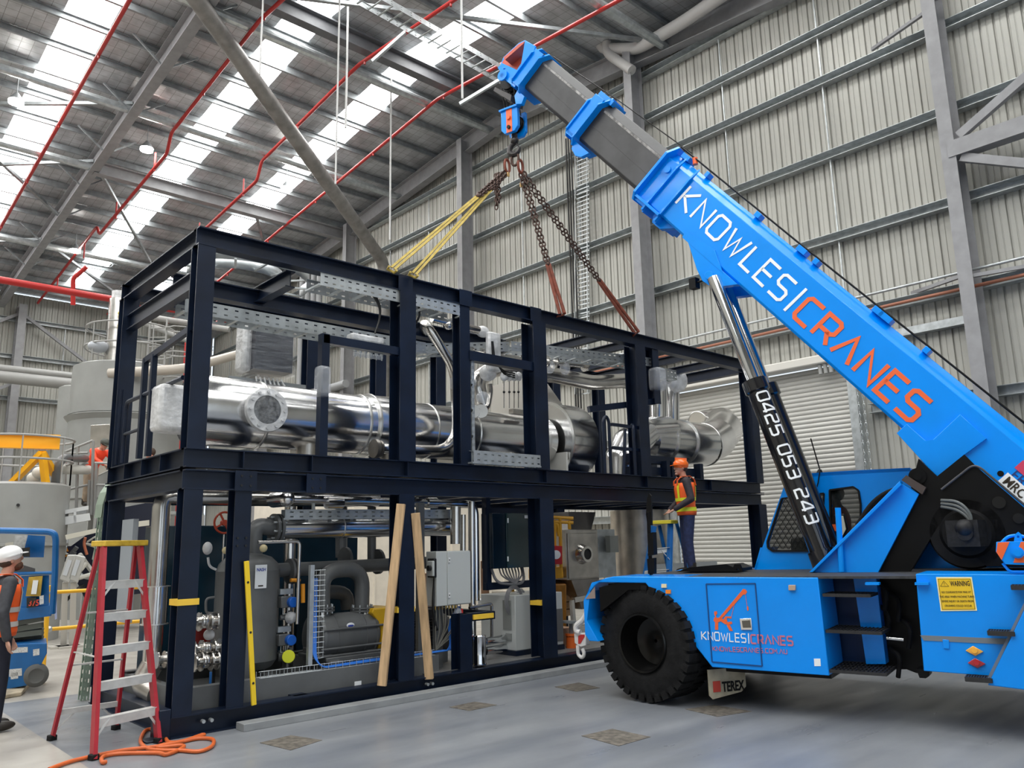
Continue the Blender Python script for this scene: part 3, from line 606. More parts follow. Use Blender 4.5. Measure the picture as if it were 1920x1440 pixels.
b0=len(mb.v); mb.v+=collar_.v; mb.f+=[[i+b0 for i in f] for f in collar_.f]
bbox_(2.7,2.9,.0,.70,.0,.05,mb); bbox_(2.7,2.9,.0,.70,.56,.60,mb); bbox_(2.62,2.94,.70,.78,.1,.5,mb); bbox_(2.7,2.9,.02,.06,.0,.6,mb)
mb.prism([bp(2.35,.0,.05),bp(2.42,-.12,.05),bp(2.52,-.16,.05),bp(2.66,-.12,.05),bp(2.7,0,.05)],ND*.08)
mb.build('section_collar',blue,crane,bevel=.004)
# boom head
mb=collar(4.22,-.02,.72,-.02,.64,.03,.15,'',None,None); c2=collar(4.42,-.02,.72,-.02,.64,.03,.15,'',None,None); b0=len(mb.v); mb.v+=c2.v; mb.f+=[[i+b0 for i in f] for f in c2.f]
bbox_(4.23,4.44,.04,.66,.02,.08,mb); bbox_(4.23,4.44,.04,.66,.54,.58,mb)
hp=[(4.24,.0),(4.24,.74),(4.55,.78),(4.72,.66),(4.78,.2),(4.72,.0),(4.55,-.14),(4.3,-.18)]
mb.cpr([(984,77),(1004,86),(986,137),(964,164),(950,152),(933,127),(941,118),(969,131),(977,119)],1.24,1.27,[[(944,128),(948,128),(948,132),(944,132)]])
mb.cpr([(984,75),(1004,86),(990,132),(962,158),(935,128),(944,107),(972,81)],1.70,1.73,[[(978,84),(982,84),(982,88),(978,88)],[(955,103),(959,103),(959,107),(955,107)]])
mb.prism([bp(4.1,-.0,.1),bp(4.05,-.12,.1),bp(4.15,-.18,.1),bp(4.28,-.10,.1),bp(4.3,-.0,.1)],ND*.08)
hd=mb.build('boom_head',blue,crane,bevel=.004)
MB().cpr([(981,82),(977,119),(969,131),(941,118),(947,107),(972,84)],1.45,1.48).cpr([(944,108),(972,83),(984,77),(981,82),(947,112)],1.26,1.70).build('head_plate',mat('head_red',(.55,.09,.05),.45),hd)
for o in (.17,.27,.37): MB().lathe(bp(4.67,.0,o),ND,[(0,.02),(0,.14),(.02,.12),(.04,.14),(.04,.02)],n=28).build('sheave',black,hd)
MB().cyl(bp(4.67,.02,.0),bp(4.67,.02,.6),.045).cyl(bp(4.67,.02,.0),bp(4.67,.02,.03),.09).build('sheave_pin',blue,hd)
MB().prism([bp(4.30,-.20,.12),bp(4.74,-.26,.12),bp(4.76,-.20,.12),bp(4.36,-.12,.12)],ND*.35).build('rope_guard',mat('guard_grey',(.06,.055,.055),.5),hd)
# hook block hanging from the head
hcx=cr(964,234,1.5)
hb=thing('hook_block','blue and orange crane hook block hanging under the boom tip','hook block',hcx-ZV*.55)
def hbp(x,y,o): return cr(x,y,1.5)+ND*o
pl=[(944,206),(983,196),(986,240),(980,252),(968,258),(953,256),(945,245)]
pm=[(942,206),(966,196),(973,203),(972,245),(962,255),(948,250),(943,244)]
c0=hcx; k_=V((HD.x,HD.y,0))
def face(o,x0): return [c0+HD*a+ZV*b+ND*o for a,b in ((-.16,.22),(.16,.22),(.16,-.12),(.10,-.19),(-.10,-.19),(-.16,-.12))]
cheek=MB().prism(face(-.14,0),ND*.07).prism(face(.09,0),ND*.06).build('cheek_plate',blue,hb,bevel=.008)
MB().prism([c0+HD*a+ZV*b+ND*-.146 for a,b in ((-.055,.22),(.055,.22),(.055,-.19),(-.055,-.19))],ND*.008).build('stripe',orange,cheek)
MB().cyl(c0+ND*-.175+ZV*.06,c0+ND*-.14+ZV*.06,.035).build('boss',orange,cheek); MB().cyl(c0+ND*-.175-ZV*.11,c0+ND*-.14-ZV*.11,.03).build('boss',black,cheek)
MB().prism([c0+HD*a+ZV*b+ND*-.17 for a,b in ((-.18,.21),(.18,.21),(.18,.24),(-.18,.24))],ND*.1).build('guard_lip',blue,cheek)
for o in(-.05,.0,.05): MB().lathe(c0+ND*(o-.015)+ZV*.02,ND,[(0,.02),(0,.15),(.015,.13),(.03,.15),(.03,.02)],n=24).build('sheave',black,hb)
mb=MB().cyl(c0-ZV*.17,c0-ZV*.30,.05).sph(c0-ZV*.28,.07)
hk=[c0-ZV*.28]+[c0-ZV*(.42)+HD*(.095*math.sin(a))+ZV*(.095*math.cos(a)) for a in [0.2+i*.45 for i in range(11)]]
mb.tube(hk,[.04,.04,.04,.045,.05,.055,.055,.05,.045,.04,.03,.02],n=10)
mb.tube([c0-ZV*.3,c0-ZV*.42+HD*-.09],.012)
mb.build('hook',mat('forged_steel',(.045,.04,.04),.4,metal=.5,noise=.4,nscale=12),hb)
for dx,dn in((-.10,-.05),(-.10,.05),(.12,-.05),(.12,.05),(.0,.0)):
    p=c0+HD*dx+ND*dn+ZV*.15; q_=bp(4.67,-.05,.28)+HD*(dx)+ND*dn; MB().tube([p,V((q_.x,q_.y,q_.z))],.010,n=6).build('hoist_rope',black,crane)
MB().tube([bp(4.4,.74,.4),bp(2.8,.84,.4),bp(1.2,.9,.4)],.008,n=6).build('hoist_rope',black,crane)
# ================================================================ process skid, two stacked modules
stain=mat('stainless',(.62,.60,.57),.22,metal=1,noise=.12,nscale=4,rvar=.08)
clads=mat('cladding_bright',(.74,.74,.74),.19,metal=1,noise=.08,nscale=3,rvar=.06,bump=.06,bscale=3)
brush=mat('brushed_steel',(.50,.47,.43),.32,metal=.9,noise=.18,nscale=5)
pgrey=mat('equipment_grey',(.115,.12,.122),.38,noise=.12,nscale=4)
wrap=mat('plastic_wrap',(.78,.79,.80),.3,noise=.25,nscale=9,bump=.9,bscale=16,alpha=.75,coat=.4)
wrapt=mat('clear_wrap',(.70,.73,.78),.12,bump=1.0,bscale=12,alpha=.30,coat=.5)
cabgrey=mat('cabinet_grey',(.48,.50,.49),.4)
bluecab=mat('blue_cable',(.03,.18,.65),.4)
blk=mat('black_cable',(.01,.01,.01),.45)
X0,X1,Y0,Y1=3.0,13.93,8.14,10.8
def Yp(x,y,yy): return ony(x,y,yy)
def tray(p0,p1,h,w,perf=14,parent=None,name='cable_tray',up=ZV,label=None,cat=None,m=galv,group=None,face=1,rungs=True,step=.3):
    """perforated cable tray: two punched side flanges and cross rungs"""
    p0=V(p0);p1=V(p1); d=(p1-p0); L=d.length; d=d/L; up=V(up); up=(up-d*up.dot(d)).normalized(); sd=d.cross(up)
    mb=MB(); 
    for k in(0,1):
        o=p0+sd*(w*k); holes=[]
        for i in range(perf):
            t=(i+.5)*L/perf
            for hh in(.22,.68):
                q=o+d*t+up*h*hh; holes.append([q,q+d*min(.045,L/perf*.5),q+d*min(.045,L/perf*.5)+up*min(.018,h*.14),q+up*min(.018,h*.14)])
        mb.prism([o,o+d*L,o+d*L+up*h,o+up*h],sd*.004,holes)
        mb.beam(o+up*h+sd*(.01 if k==0 else -.01),o+up*h+d*L+sd*(.01 if k==0 else -.01),.02,.004,up)
    if rungs:
        n=max(2,int(L/step))
        for i in range(n+1): q=p0+d*(L*i/n)+up*.01; mb.beam(q,q+sd*w,.035,.02,up)
    o=mb.build(name,m,parent,smooth=False)
    if label: tag(o,label,cat,group)
    return o
# ---- lower module frame
low=thing('lower_module_frame','navy blue steel frame of the lower module standing on the floor','steel frame',(8.4,9.4,0))
W=.19
def post(x,y,z0,z1,par,name='post',w=W): return MB().ib((x,y,z0),(x,y,z1),w,w,.016,up=(0,1,0)).build(name,navy,par)
def postbox(x0,x1,y,z0,z1,par,name='post'): return MB().ib(((x0+x1)/2,y,z0),((x0+x1)/2,y,z1),x1-x0,x1-x0,.014,up=(0,1,0)).build(name,navy,par)
for (a,b) in((3.0,3.19),(3.53,3.71),(5.57,5.79),(7.92,8.18),(13.68,13.93)): postbox(a,b,Y0+.1,.2,2.36,low)
for x in(3.1,5.7,8.1,10.9,13.8): post(x,Y1-.1,.2,2.36,low)
def bm(p0,p1,par,h=.2,w=.16,name='beam'): return MB().ib(p0,p1,w,h,.014).build(name,navy,par)
zb,zt=.10,2.45
for z in(zb,zt):
    for y in(Y0+.08,Y1-.08): bm((X0,y,z),(X1,y,z),low)
    for x in(X0+.08,X1-.08): bm((x,Y0+.08,z),(x,Y1-.08,z),low)
for x in(4.4,5.7,6.9,8.1,9.4,10.8,12.2): bm((x,Y0+.1,zb),(x,Y1-.1,zb),low)
for x in(4.2,5.0,5.7,6.5,7.3,8.1,8.9,9.7,10.5,11.3,12.1,12.9): MB().ib((x,Y0+.1,zt+.02),(x,Y1-.1,zt+.02),.09,.14,.01).build('joist',navy,low)
for x in (3.53,4.35): MB().b2((x-.02,Y0-.012,2.345),(x+.22,Y0-.002,2.555)).build('splice_plate',navy,low)
mb=MB()
for x in (3.6,3.7,4.42,4.52):
    for z in(2.40,2.5): MB().cyl((x-.02,Y0-.02,z),(x-.02,Y0-.012,z),.012,n=8).build('bolt',blk,low)
for z in(1.78,1.86):
    for x in(3.57,3.66): MB().cyl((x,Y0-.008,z),(x,Y0+.0,z),.012,n=8).build('bolt',blk,low)
mb=MB()
for (x,z) in((3.3,.12),(3.38,.12),(5.98,.12),(6.05,.12)): MB().cyl((x,Y0-.03,z),(x,Y0+.02,z),.018,n=10).build('bolt',galv,low)
MB().b2((2.88,Y0-.02,0),(2.99,Y0+.2,.28)).b2((2.78,Y0+.0,0),(3.0,Y0+.18,.02)).build('foot_bracket',navy,low,bevel=.01)
deckm=mat('checker_plate',(.20,.20,.20),.45,metal=.3,bump=.8,bscale=90,noise=.2)
MB().b2((6.1,Y0+.17,.18),(X1-.1,Y1-.17,.205)).build('floor_plate',deckm,low)
postbox(6.5,6.69,Y0+.1,.2,.88,low,'stub_post')
MB().b2((6.69,Y0+.05,.78),(7.12,Y0+.15,.88)).b2((7.05,Y0+.1,.78),(7.14,Y1-1.2,.88)).build('stub_rail',navy,low)
# yellow tape bands
for (x0,x1,z) in((2.99,3.20,1.25),(5.55,5.80,1.0),(7.9,8.2,.93)): MB().b2((x0-.004,Y0-.006,z-.03),(x1+.004,Y0+.2,z+.03)).build('tape_band',yellowt,low)
MB().b2((6.74,Y0+.03,.80),(7.08,Y0+.05,.86)).build('tape_band',yellowt,low)
# inner sub frame carrying the dark enclosure
for a,b in(((7.55,1.15),(8.9,1.15)),((7.55,2.2),(8.9,2.2))): MB().beam((a[0],8.9,a[1]),(b[0],8.9,b[1]),.08,.1).build('sub_beam',navy,low)
for x in(7.6,8.85): MB().beam((x,8.9,1.1),(x,8.9,2.4),.08,.1,(0,1,0)).build('sub_post',navy,low)
# levelling strip lying in front of the base
st=MB().b2((3.62,7.92,0),(9.6,8.10,.07)).build('levelling_channel',mat('strip_grey',(.27,.28,.285),.45,noise=.15,nscale=5),bevel=.004); tag(st,'long grey steel channel lying on the floor along the skid base','steel channel')
# ---- upper module frame
upm=thing('upper_module_frame','navy blue open steel frame of the upper module hung from the slings','steel frame',(8.4,9.4,2.57))
ZB,ZT=2.67,5.04
for (a,b) in((3.0,3.19),(5.56,5.80),(6.55,6.72),(7.88,8.14),(10.23,10.48),(13.70,13.93)): postbox(a,b,Y0+.1,2.76,4.94,upm)
for x in(3.1,5.7,6.9,8.1,10.9,12.2,13.8): post(x,Y1-.1,2.76,4.94,upm)
for z in(ZB,ZT):
    for y in(Y0+.08,Y1-.08): bm((X0,y,z),(X1,y,z),upm,h=.2)
    for x in(X0+.08,X1-.08): bm((x,Y0+.08,z),(x,Y1-.08,z),upm,h=.2)
for x in(9.6,10.4,11.2,12.0,12.9): bm((x,Y0+.1,ZT-.02),(x,Y1-.1,ZT-.02),upm,.14,.1)
bm((X0+.1,Y0+1.0,4.78),(8.2,Y0+1.0,4.78),upm,.2,.16,'tray_beam'); bm((3.1,Y0+.2,4.62),(3.1,Y1-.1,4.62),upm,.2,.1)
for x in(4.2,5.0,5.7,6.5,7.3,8.1,8.9,9.7,10.5,11.3,12.1,12.9): MB().ib((x,Y0+.1,ZB),(x,Y1-.1,ZB),.08,.12,.01).build('joist',navy,upm)
for y in(8.9,9.6,10.2): MB().beam((X0+.1,y,ZB-.07),(X1-.1,y,ZB-.07),.05,.05).build('pipe_support',stain,upm)
for x in(3.6,4.4,5.7,8.1,10.4,12.2): MB().b2((x-.006,Y0,ZB-.09),(x+.006,Y0+.08,ZB+.09)).build('stiffener',navy,upm)
for y in (8.9,9.5,10.1): MB().b2((X0,y-.006,ZB-.09),(X0+.08,y+.006,ZB+.09)).build('stiffener',navy,upm)
MB().ib((4.13,Y0+.14,4.82),(4.13,Y0+.98,4.82),.12,.2,.014).build('drop_post',navy,upm)
for x in(4.54,): 
    MB().beam((x,Y0+.06,2.77),(x,Y0+.06,4.20),.1,.1,(0,1,0)).build('gate_post',navy,upm)
    MB().beam((x-.03,Y0+.06,4.14),(5.6,Y0+.06,4.14),.1,.1).build('gate_rail',navy,upm)
MB().beam((6.7,Y0+.06,4.25),(7.95,Y0+.06,4.25),.12,.13).build('gate_rail',navy,upm)
MB().ib((10.82,Y0+.1,4.0),(10.82,Y0+.1,4.95),.16,.16,.014,up=(0,1,0)).build('hanger_post',navy,upm)
MB().beam((9.6,Y0+.5,3.85),(10.9,Y0+.1,4.06),.08,.1).build('gate_rail',navy,upm)
for x in(5.56,6.55,7.88): MB().b2((x-.02,Y0-.006,4.93),(x+.2,Y0+.0,5.15)).build('splice_plate',navy,upm)
# cradle on the right
for (a,b) in(((10.55,2.9),(12.6,2.95)),((10.6,3.12),(11.9,3.12))): MB().beam((a[0],8.7,a[1]),(b[0],8.7,b[1]),.12,.14).build('cradle',navy,upm)
for x in(10.8,11.5,11.65,12.5): MB().beam((x,8.6,2.76),(x,8.6,3.1),.1,.14,(0,1,0)).build('cradle',navy,upm)
MB().beam((11.6,8.65,3.05),(12.2,8.65,2.8),.1,.1).build('cradle',navy,upm)
# end handrails and ladder hoops
hr=MB().tube([(3.05,10.35,2.8),(3.05,10.35,3.55),(3.05,9.3,3.55),(3.05,8.5,3.55)],.026,bend=.1).tube([(3.05,10.35,3.15),(3.05,9.75,3.15)],.02)
hr.build('handrail',navy,upm)
for y in(9.75,9.45): MB().beam((3.05,y,2.8),(3.05,y,3.98),.06,.06,(0,1,0)).build('handrail_post',navy,upm)
MB().beam((3.05,9.78,3.96),(3.05,8.3,4.06),.05,.07).build('handrail',navy,upm)
MB().tube([(3.05,10.62,2.8),(3.05,10.62,3.75)],.03).build('handrail_post',navy,upm)
for x in(9.42,9.72): MB().tube([(x,Y0+.05,2.76),(x,Y0+.05,3.6),(x+.08,Y0+.05,3.68),(x+.14,Y0+.05,3.6),(x+.14,Y0+.05,2.76)] if x<9.6 else [(9.86,Y0+.05,2.76),(9.95,Y0+.05,3.5)],.026,bend=.05).build('ladder_stile',navy,upm)
MB().tube([(10.12,Y0+.02,2.76),(10.12,Y0+.02,3.55),(10.2,Y0+.1,3.6)],.026,bend=.05).build('ladder_stile',navy,upm)
for z in(3.18,3.55): MB().beam((9.62,Y0+.05,z),(10.3,Y0+.05,z),.04,.05).build('handrail',navy,upm)
tray((6.68,Y0+.02,2.78),(7.9,Y0+.02,2.78),.17,.1,10,upm,'kick_tray')
tray((6.75,Y0+.03,2.8),(6.75,Y0+.03,4.2),.05,.05,16,upm,'slotted_strut',up=(1,0,0))
# ---- upper module trays
tray((3.2,9.3,4.42),(6.6,9.3,4.42),.16,.3,26,None,'cable_tray',label='galvanised perforated cable tray under the navy beam above the wrapped box',cat='cable tray')
tray((4.45,8.5,4.78),(6.6,8.5,4.78),.16,.34,20,None,'cable_tray',label='galvanised perforated cable tray just under the top left beam of the upper module',cat='cable tray')
tray((8.2,9.2,4.66),(10.9,8.6,4.66),.15,.35,26,None,'cable_tray',label='galvanised cable tray under the top beam right of the middle post',cat='cable tray')
tray((6.6,9.5,4.45),(8.2,9.2,4.66),.15,.3,14,None,'cable_tray',label='short sloping cable tray joining the left and right trays',cat='cable tray')
tray((11.0,8.8,4.62),(12.0,8.8,4.62),.18,.2,9,None,'cable_tray',label='short perforated tray end at the right under the top beam',cat='cable tray')
# curved tray
mb=MB(); cx,cy=4.1,10.0
for r_ in(.62,.95):
    pts=[(3.2+.0,cy+.3,0)]
    vs=[];n=16
    for i in range(n+1):
        a=PI+PI*i/n; vs+=[V((cx+r_*math.cos(a),cy-.2+r_*math.sin(a),5.15)),V((cx+r_*math.cos(a),cy-.2+r_*math.sin(a),5.31))]
    mb.add(vs,[(2*i,2*i+2,2*i+3,2*i+1) for i in range(n)])
for i in range(9):
    a=PI+(PI)*i/8; mb.beam((cx+.62*math.cos(a),cy-.2+.62*math.sin(a),5.16),(cx+.95*math.cos(a),cy-.2+.95*math.sin(a),5.16),.03,.02)
ct=mb.build('cable_tray_bend',galv); sm=ct.modifiers.new('s','SOLIDIFY'); sm.thickness=.006; tag(ct,'curved half-ring galvanised tray in the upper left corner of the module','cable tray')
# ---- long horizontal vessel
VY,VZ=9.32,3.36
ves=thing('insulated_vessel','long horizontal stainless-clad cylinder running through the upper module','pressure vessel',(6.2,VY,2.77))
MB().lathe((3.42,VY,VZ),(1,0,0),[(0,.0),(0,.40),(.02,.415),(.80,.415),(.82,.40),(1.55,.40),(2.45,.395),(3.95,.395),(4.6,.39),(5.75,.39),(5.76,0)],n=64).build('vessel_shell',clads,ves)
MB().lathe((5.80,VY,VZ),(1,0,0),[(0,.40),(.01,.425),(.42,.425),(.43,.40)],n=64,caps=False).build('jacket_band',clads,ves)
ringm=mat('clad_ring',(.8,.8,.78),.3,metal=1)
for x,r_ in((4.24,.42),(4.98,.408),(5.80,.435),(5.66,.41),(6.21,.435),(6.78,.40),(7.55,.40)): MB().lathe((x,VY,VZ),(1,0,0),[(0,.38),(0,r_),(.012,r_+.004),(.024,r_),(.024,.38)],n=64).build('band',ringm,ves)
fc=Yp(502,768,8.78)
fl_=MB().lathe(fc,(0,1,0),[(.06,.16),(0,.17),(0,.255),(.05,.265),(.08,.25),(.1,.2),(.3,.19),(.32,.0)],n=40,caps=False)
for i in range(12): a=2*PI*i/12; fl_.cyl(fc+V((.215*math.cos(a),-.02,.215*math.sin(a))),fc+V((.215*math.cos(a),.02,.215*math.sin(a))),.018,n=8)
fn=fl_.build('nozzle_flange',wrap,ves); MB().lathe(fc,(0,1,0),[(.01,.175),(-.005,.12),(.012,.06),(0,0.001)],n=32).build('wrapped_cover',mat('dark_wrap',(.16,.165,.17),.25,bump=1,bscale=14,noise=.5,nscale=20,coat=.4),fn)
for x in(4.9,7.3): MB().b2((x,VY-.35,2.76),(x+.14,VY+.35,3.05)).build('saddle',stain,ves)
for x in (4.9,6.15): MB().cyl((x,VY-.1,2.76),(x,VY-.1,3.05),.13).build('bottom_nozzle',brush,ves)
# wrapped box at its left end
wb_=MB().box(Yp(326,768,8.95)+V((.0,0,0)),(.42,.30,.52)).build('wrapped_end_box',wrap,bevel=.05); tag(wb_,'white plastic-wrapped box on the left end of the long vessel','wrapped box')
MB().b2((2.9,8.85,3.3),(2.905,9.0,3.45))
# small stainless pipe running up along the vessel
pp=thing('stainless_riser_pipe','stainless pipe rising in front of the long vessel and bending back at the top','pipe',(6.3,8.55,2.8))
py_=8.62; P1=[Yp(715,841,py_),Yp(835,845,py_),Yp(858,810,py_),Yp(852,690,py_),Yp(795,602,py_)]
P1b=P1+[P1[-1]+V((.45,.55,.0))]
MB().tube(P1b,.068,n=18,bend=.22).build('pipe_run',stain,pp)
e=Yp(700,841,py_); MB().cyl(e,e+V((.05,0,0)),.12).cyl(e+V((.07,0,0)),e+V((.1,0,0)),.11).build('blind_flange',brush,pp)
q=P1[3].lerp(P1[2],.2); MB().cyl(q-ZV*.12,q+ZV*.06,.074).build('tape_wrap',wrapt,pp)
MB().cyl(q+V((-.0,0,-.03)),q+V((.22,-.2,-.03)),.04).build('clamp',wrap,pp)
# stainless header pipe at the right of the upper module
hp_=thing('stainless_header_pipe','bent stainless header pipe crossing above the fan casing','pipe',(8.9,9.2,4.0)); hy=9.35
H=[Yp(905,760,hy),Yp(890,715,hy),Yp(930,688,hy),Yp(970,690,hy),Yp(1110,718,hy),Yp(1250,708,hy)]
MB().tube(H,.135,n=22,bend=.2).build('pipe_run',stain,hp_)
MB().cyl(Yp(1188,700,hy),Yp(1192,715,hy),.0)
for a in((1238,712),): 
    q=Yp(*a,hy); MB().cyl(q,q+V((.3,0,0)),.17).build('wrapped_flange',wrapt,hp_); MB().sph(q+V((.55,0,.05)),.24,sc_=(1,.8,1)).build('wrapped_flange',wrap,hp_)
for k,(a,b) in enumerate((((785,660),(1068,690)),((900,655),(1105,690)))): 
    pass
sp=thing('small_stainless_manifold','small stainless pipe with flanges above the header pipe','pipe',Yp(1000,670,9.0)); a,b=Yp(880,662,9.0),Yp(1098,686,9.0)
MB().cyl(a,b,.045).build('pipe_run',stain,sp)
for t in(.0,.08,.62,.7,.99): q=a.lerp(b,t); MB().cyl(q,q+V((.03,0,0)),.1).build('flange',stain,sp)
for t in(.66,.8): q=a.lerp(b,t); MB().sph(q-ZV*.08,.09,sc_=(1,1,1.3)).build('wrapped_valve',wrapt,sp)
# pipe and valves top middle
v1=thing('wrapped_valve_group','stainless valve cluster with plastic wrap behind the post right of the riser pipe','valve',Yp(870,690,8.9)-ZV*.3)
for (x,y,r_,m_) in((840,610,.07,stain),(905,622,.09,wrap),(915,700,.12,wrap),(865,660,.1,wrapt),(905,745,.09,wrapt)): MB().sph(Yp(x,y,8.9),r_,sc_=(1.2,1,1)).build('wrapped_valve',m_,v1)
MB().cyl(Yp(810,597,8.9),Yp(900,620,8.9),.055).build('pipe_run',stain,v1)
MB().tube([Yp(888,770,8.9),Yp(915,765,8.9),Yp(920,735,8.9),Yp(918,720,8.9)],.04,bend=.08).build('pipe_run',stain,v1)
for (x,y) in((885,772),(900,772)): q=Yp(x,y,8.9); MB().cyl(q-V((.02,.05,0)),q+V((.02,0,0)),.1).build('flange',stain,v1)
v2=thing('gauge_manifold','wrapped instrument manifold with small black knobs below the middle gate rail','gauge manifold',Yp(955,740,8.7)-ZV*.2)
for x in(945,955,964,972):
    MB().sph(Yp(x,706,8.7),.06,sc_=(1,1,1.2)).build('wrapped_gauge',wrap,v2)
    MB().cyl(Yp(x,715,8.7),Yp(x,765,8.7),.008).build('stem',stain,v2); MB().sph(Yp(x,735,8.66),.02).build('knob',blk,v2)
for (x,y) in((925,640),): MB().b2(Yp(x-8,620,8.75),Yp(x+8,700,8.85)).build('wrapped_actuator',wrap,v2,bevel=.03)
for k in range(3): MB().tube([Yp(922+k,640,8.6),Yp(924+2*k,675,8.6),Yp(945,697+3*k,8.65),Yp(965,700+4*k,8.65)],.011,bend=.1).build('cable',blk,v2)
v3=thing('gauge_manifold','wrapped instrument manifold hanging below the left gate rail','gauge manifold',Yp(690,650,8.5)-ZV*.2)
a,b=Yp(660,622,8.3),Yp(722,636,8.3); MB().b2(a,b+V((0,.15,-.08))).build('wrapped_box',wrap,v3,bevel=.03)
for i in range(6): q=Yp(666+10*i,640+i*1.5,8.35); MB().cyl(q,q-ZV*.2,.009).sph(q-ZV*.12,.022).build('stem',galv,v3)
MB().cyl(Yp(664,663,8.35),Yp(716,671,8.35),.03).build('wrapped_tube',wrapt,v3)
cb=MB()
for k in range(2): cb.tube([Yp(700+4*k,555,8.3),Yp(712+2*k,575,8.3),Yp(712,600,8.3),Yp(703,625,8.3)],.012,bend=.08)
tag(cb.build('black_cable_drop',blk),'black cables looping down from the tray to the left gauge manifold','cable')
cb=MB().tube([Yp(778,560,8.5),Yp(786,575,8.5),Yp(786,595,8.5),Yp(776,610,8.6)],.018,bend=.06); tag(cb.build('black_cable_drop',blk),'thick black cable looping down right of the tall centre post','cable')
cb=MB().tube([Yp(1170,660,8.5),Yp(1180,675,8.5),Yp(1186,700,8.5),Yp(1184,725,8.5)],.012,bend=.06); tag(cb.build('black_cable_drop',blk),'black cable dropping beside the right hand post of the upper module','cable')
# wrapped cabinet hanging in the upper module
wc_=thing('wrapped_cabinet','grey control cabinet wrapped in clear plastic above the long vessel','cabinet',Yp(508,710,10.0))
a=Yp(480,612,10.0);b=Yp(548,700,10.0); MB().b2((a.x,10.0,b.z),(b.x,10.35,a.z)).build('body',mat('cab_slate',(.07,.075,.09),.35),wc_)
MB().box(((a.x+b.x)/2-.03,10.16,(a.z+b.z)/2),(b.x-a.x+.12,.46,a.z-b.z+.12)).build('plastic_wrap',mat('thin_wrap',(.45,.48,.52),.12,bump=1.5,bscale=8,alpha=.22,coat=1,col2=(.05,.05,.06),nscale=7,stretch=(1,1,5)),wc_,bevel=.05)
MB().b2((a.x-.14,10.05,b.z-.04),(a.x-.0,10.35,a.z+.1)).build('plastic_wrap',wrap,wc_,bevel=.06)
MB().beam((a.x-.3,10.1,b.z-.15),(b.x+.25,10.1,b.z-.15),.05,.05).build('bracket',galvd,wc_)
mb=MB(); 
for i in range(7): mb.tube([(b.x-.5+i*.06,10.05,b.z-.1),(b.x-.5+i*.07,10.0,b.z-.22-.03*(i%3)),(b.x-.48+i*.06,10.1,b.z-.12)],.012)
mb.build('cables',wrap,wc_)
# racks of conduit beyond
cd_=thing('conduit_riser','bundle of vertical grey conduits on the far wall seen left of the gate','conduit',(16.4,31.0,0))
for k in range(4): 
    p=onx(566+k*11,700,16.3); MB().cyl((16.2,p.y,4),(16.2,p.y,14.0),.13,n=12).build('conduit',mat('conduit_grey',(.32,.33,.34),.5),cd_)
for z in(6.6,7.3,8.1): 
    p=onx(630,660,16.3); MB().cyl((16.2,p.y+2.4,z),(16.2,p.y-1,z),.16).build('conduit',MC['conduit_grey'],cd_)
# fan casing (spiral) at the right of the vessel
fan=thing('fan_casing','large stainless spiral fan casing behind the right hand posts of the upper module','fan',(9.6,9.3,2.77))
fx=9.25; fy,fz=9.35,3.36; R1=.66
def fp(a,r_,x=0): return V((fx+x,fy-r_*math.cos(a)*1.05,fz+r_*math.sin(a)))
sp_=[fp(-.75+i/28*(PI*1.15+.75),R1) for i in range(29)]
poly=sp_+[V((fx,fy+.75,2.80)),V((fx,fy-.30,2.80))]
MB().prism(poly,(.6,0,0)).build('casing',clads,fan,ang=25)
MB().prism([fp(-.75+i/28*(PI*1.15+.75),R1*1.03,-.015) for i in range(29)]+[fp(-.75+i/28*(PI*1.15+.75),R1*.96,-.015) for i in reversed(range(29))],(.02,0,0)).build('flange_rim',ringm,fan)
MB().prism([(fx-.05,fy-.55,2.80),(fx-.05,fy-.55,3.15),(fx-.05,fy+.1,3.15),(fx-.05,fy+.1,2.80)],(.04,0,0)).build('access_plate',mat('plate_pale',(.6,.59,.55),.4),fan)
MB().prism([(fx-.05,fy+.05,3.3),(fx-.05,fy+1.25,3.3),(fx-.05,fy+1.25,4.5),(fx-.05,fy+.35,4.5),(fx-.05,fy-.1,3.95)],(.5,0,0)).build('outlet_duct',mat('casing_matt',(.55,.53,.49),.35,metal=.6),fan)
MB().b2((fx-.1,fy-.6,2.77),(fx+.65,fy+.7,2.81)).build('base_frame',navy,fan)
MB().b2(Yp(962,766,8.9),Yp(983,780,9.0)).build('junction_box',brush,fan)
# lobster-back elbow next to it
el=thing('segmented_duct_elbow','segmented shiny duct elbow left of the orange-helmeted worker','duct',Yp(1190,880,8.9))
ey=9.1
cpts=[Yp(1250,812,ey),Yp(1205,815,ey),Yp(1180,835,ey),Yp(1168,862,ey),Yp(1168,905,ey)]
for i in range(4): 
    MB().cyl(cpts[i],cpts[i+1],.32,n=26).build('duct_segment',clads,el)
    if i: MB().sph(cpts[i],.322,n=26,m=16).build('duct_segment',clads,el)
cp2=[Yp(1180,835,ey),Yp(1150,812,ey)]; MB().cyl(Yp(1192,830,ey),Yp(1158,790,ey)+V((0,0,-.05)),.2,n=26)
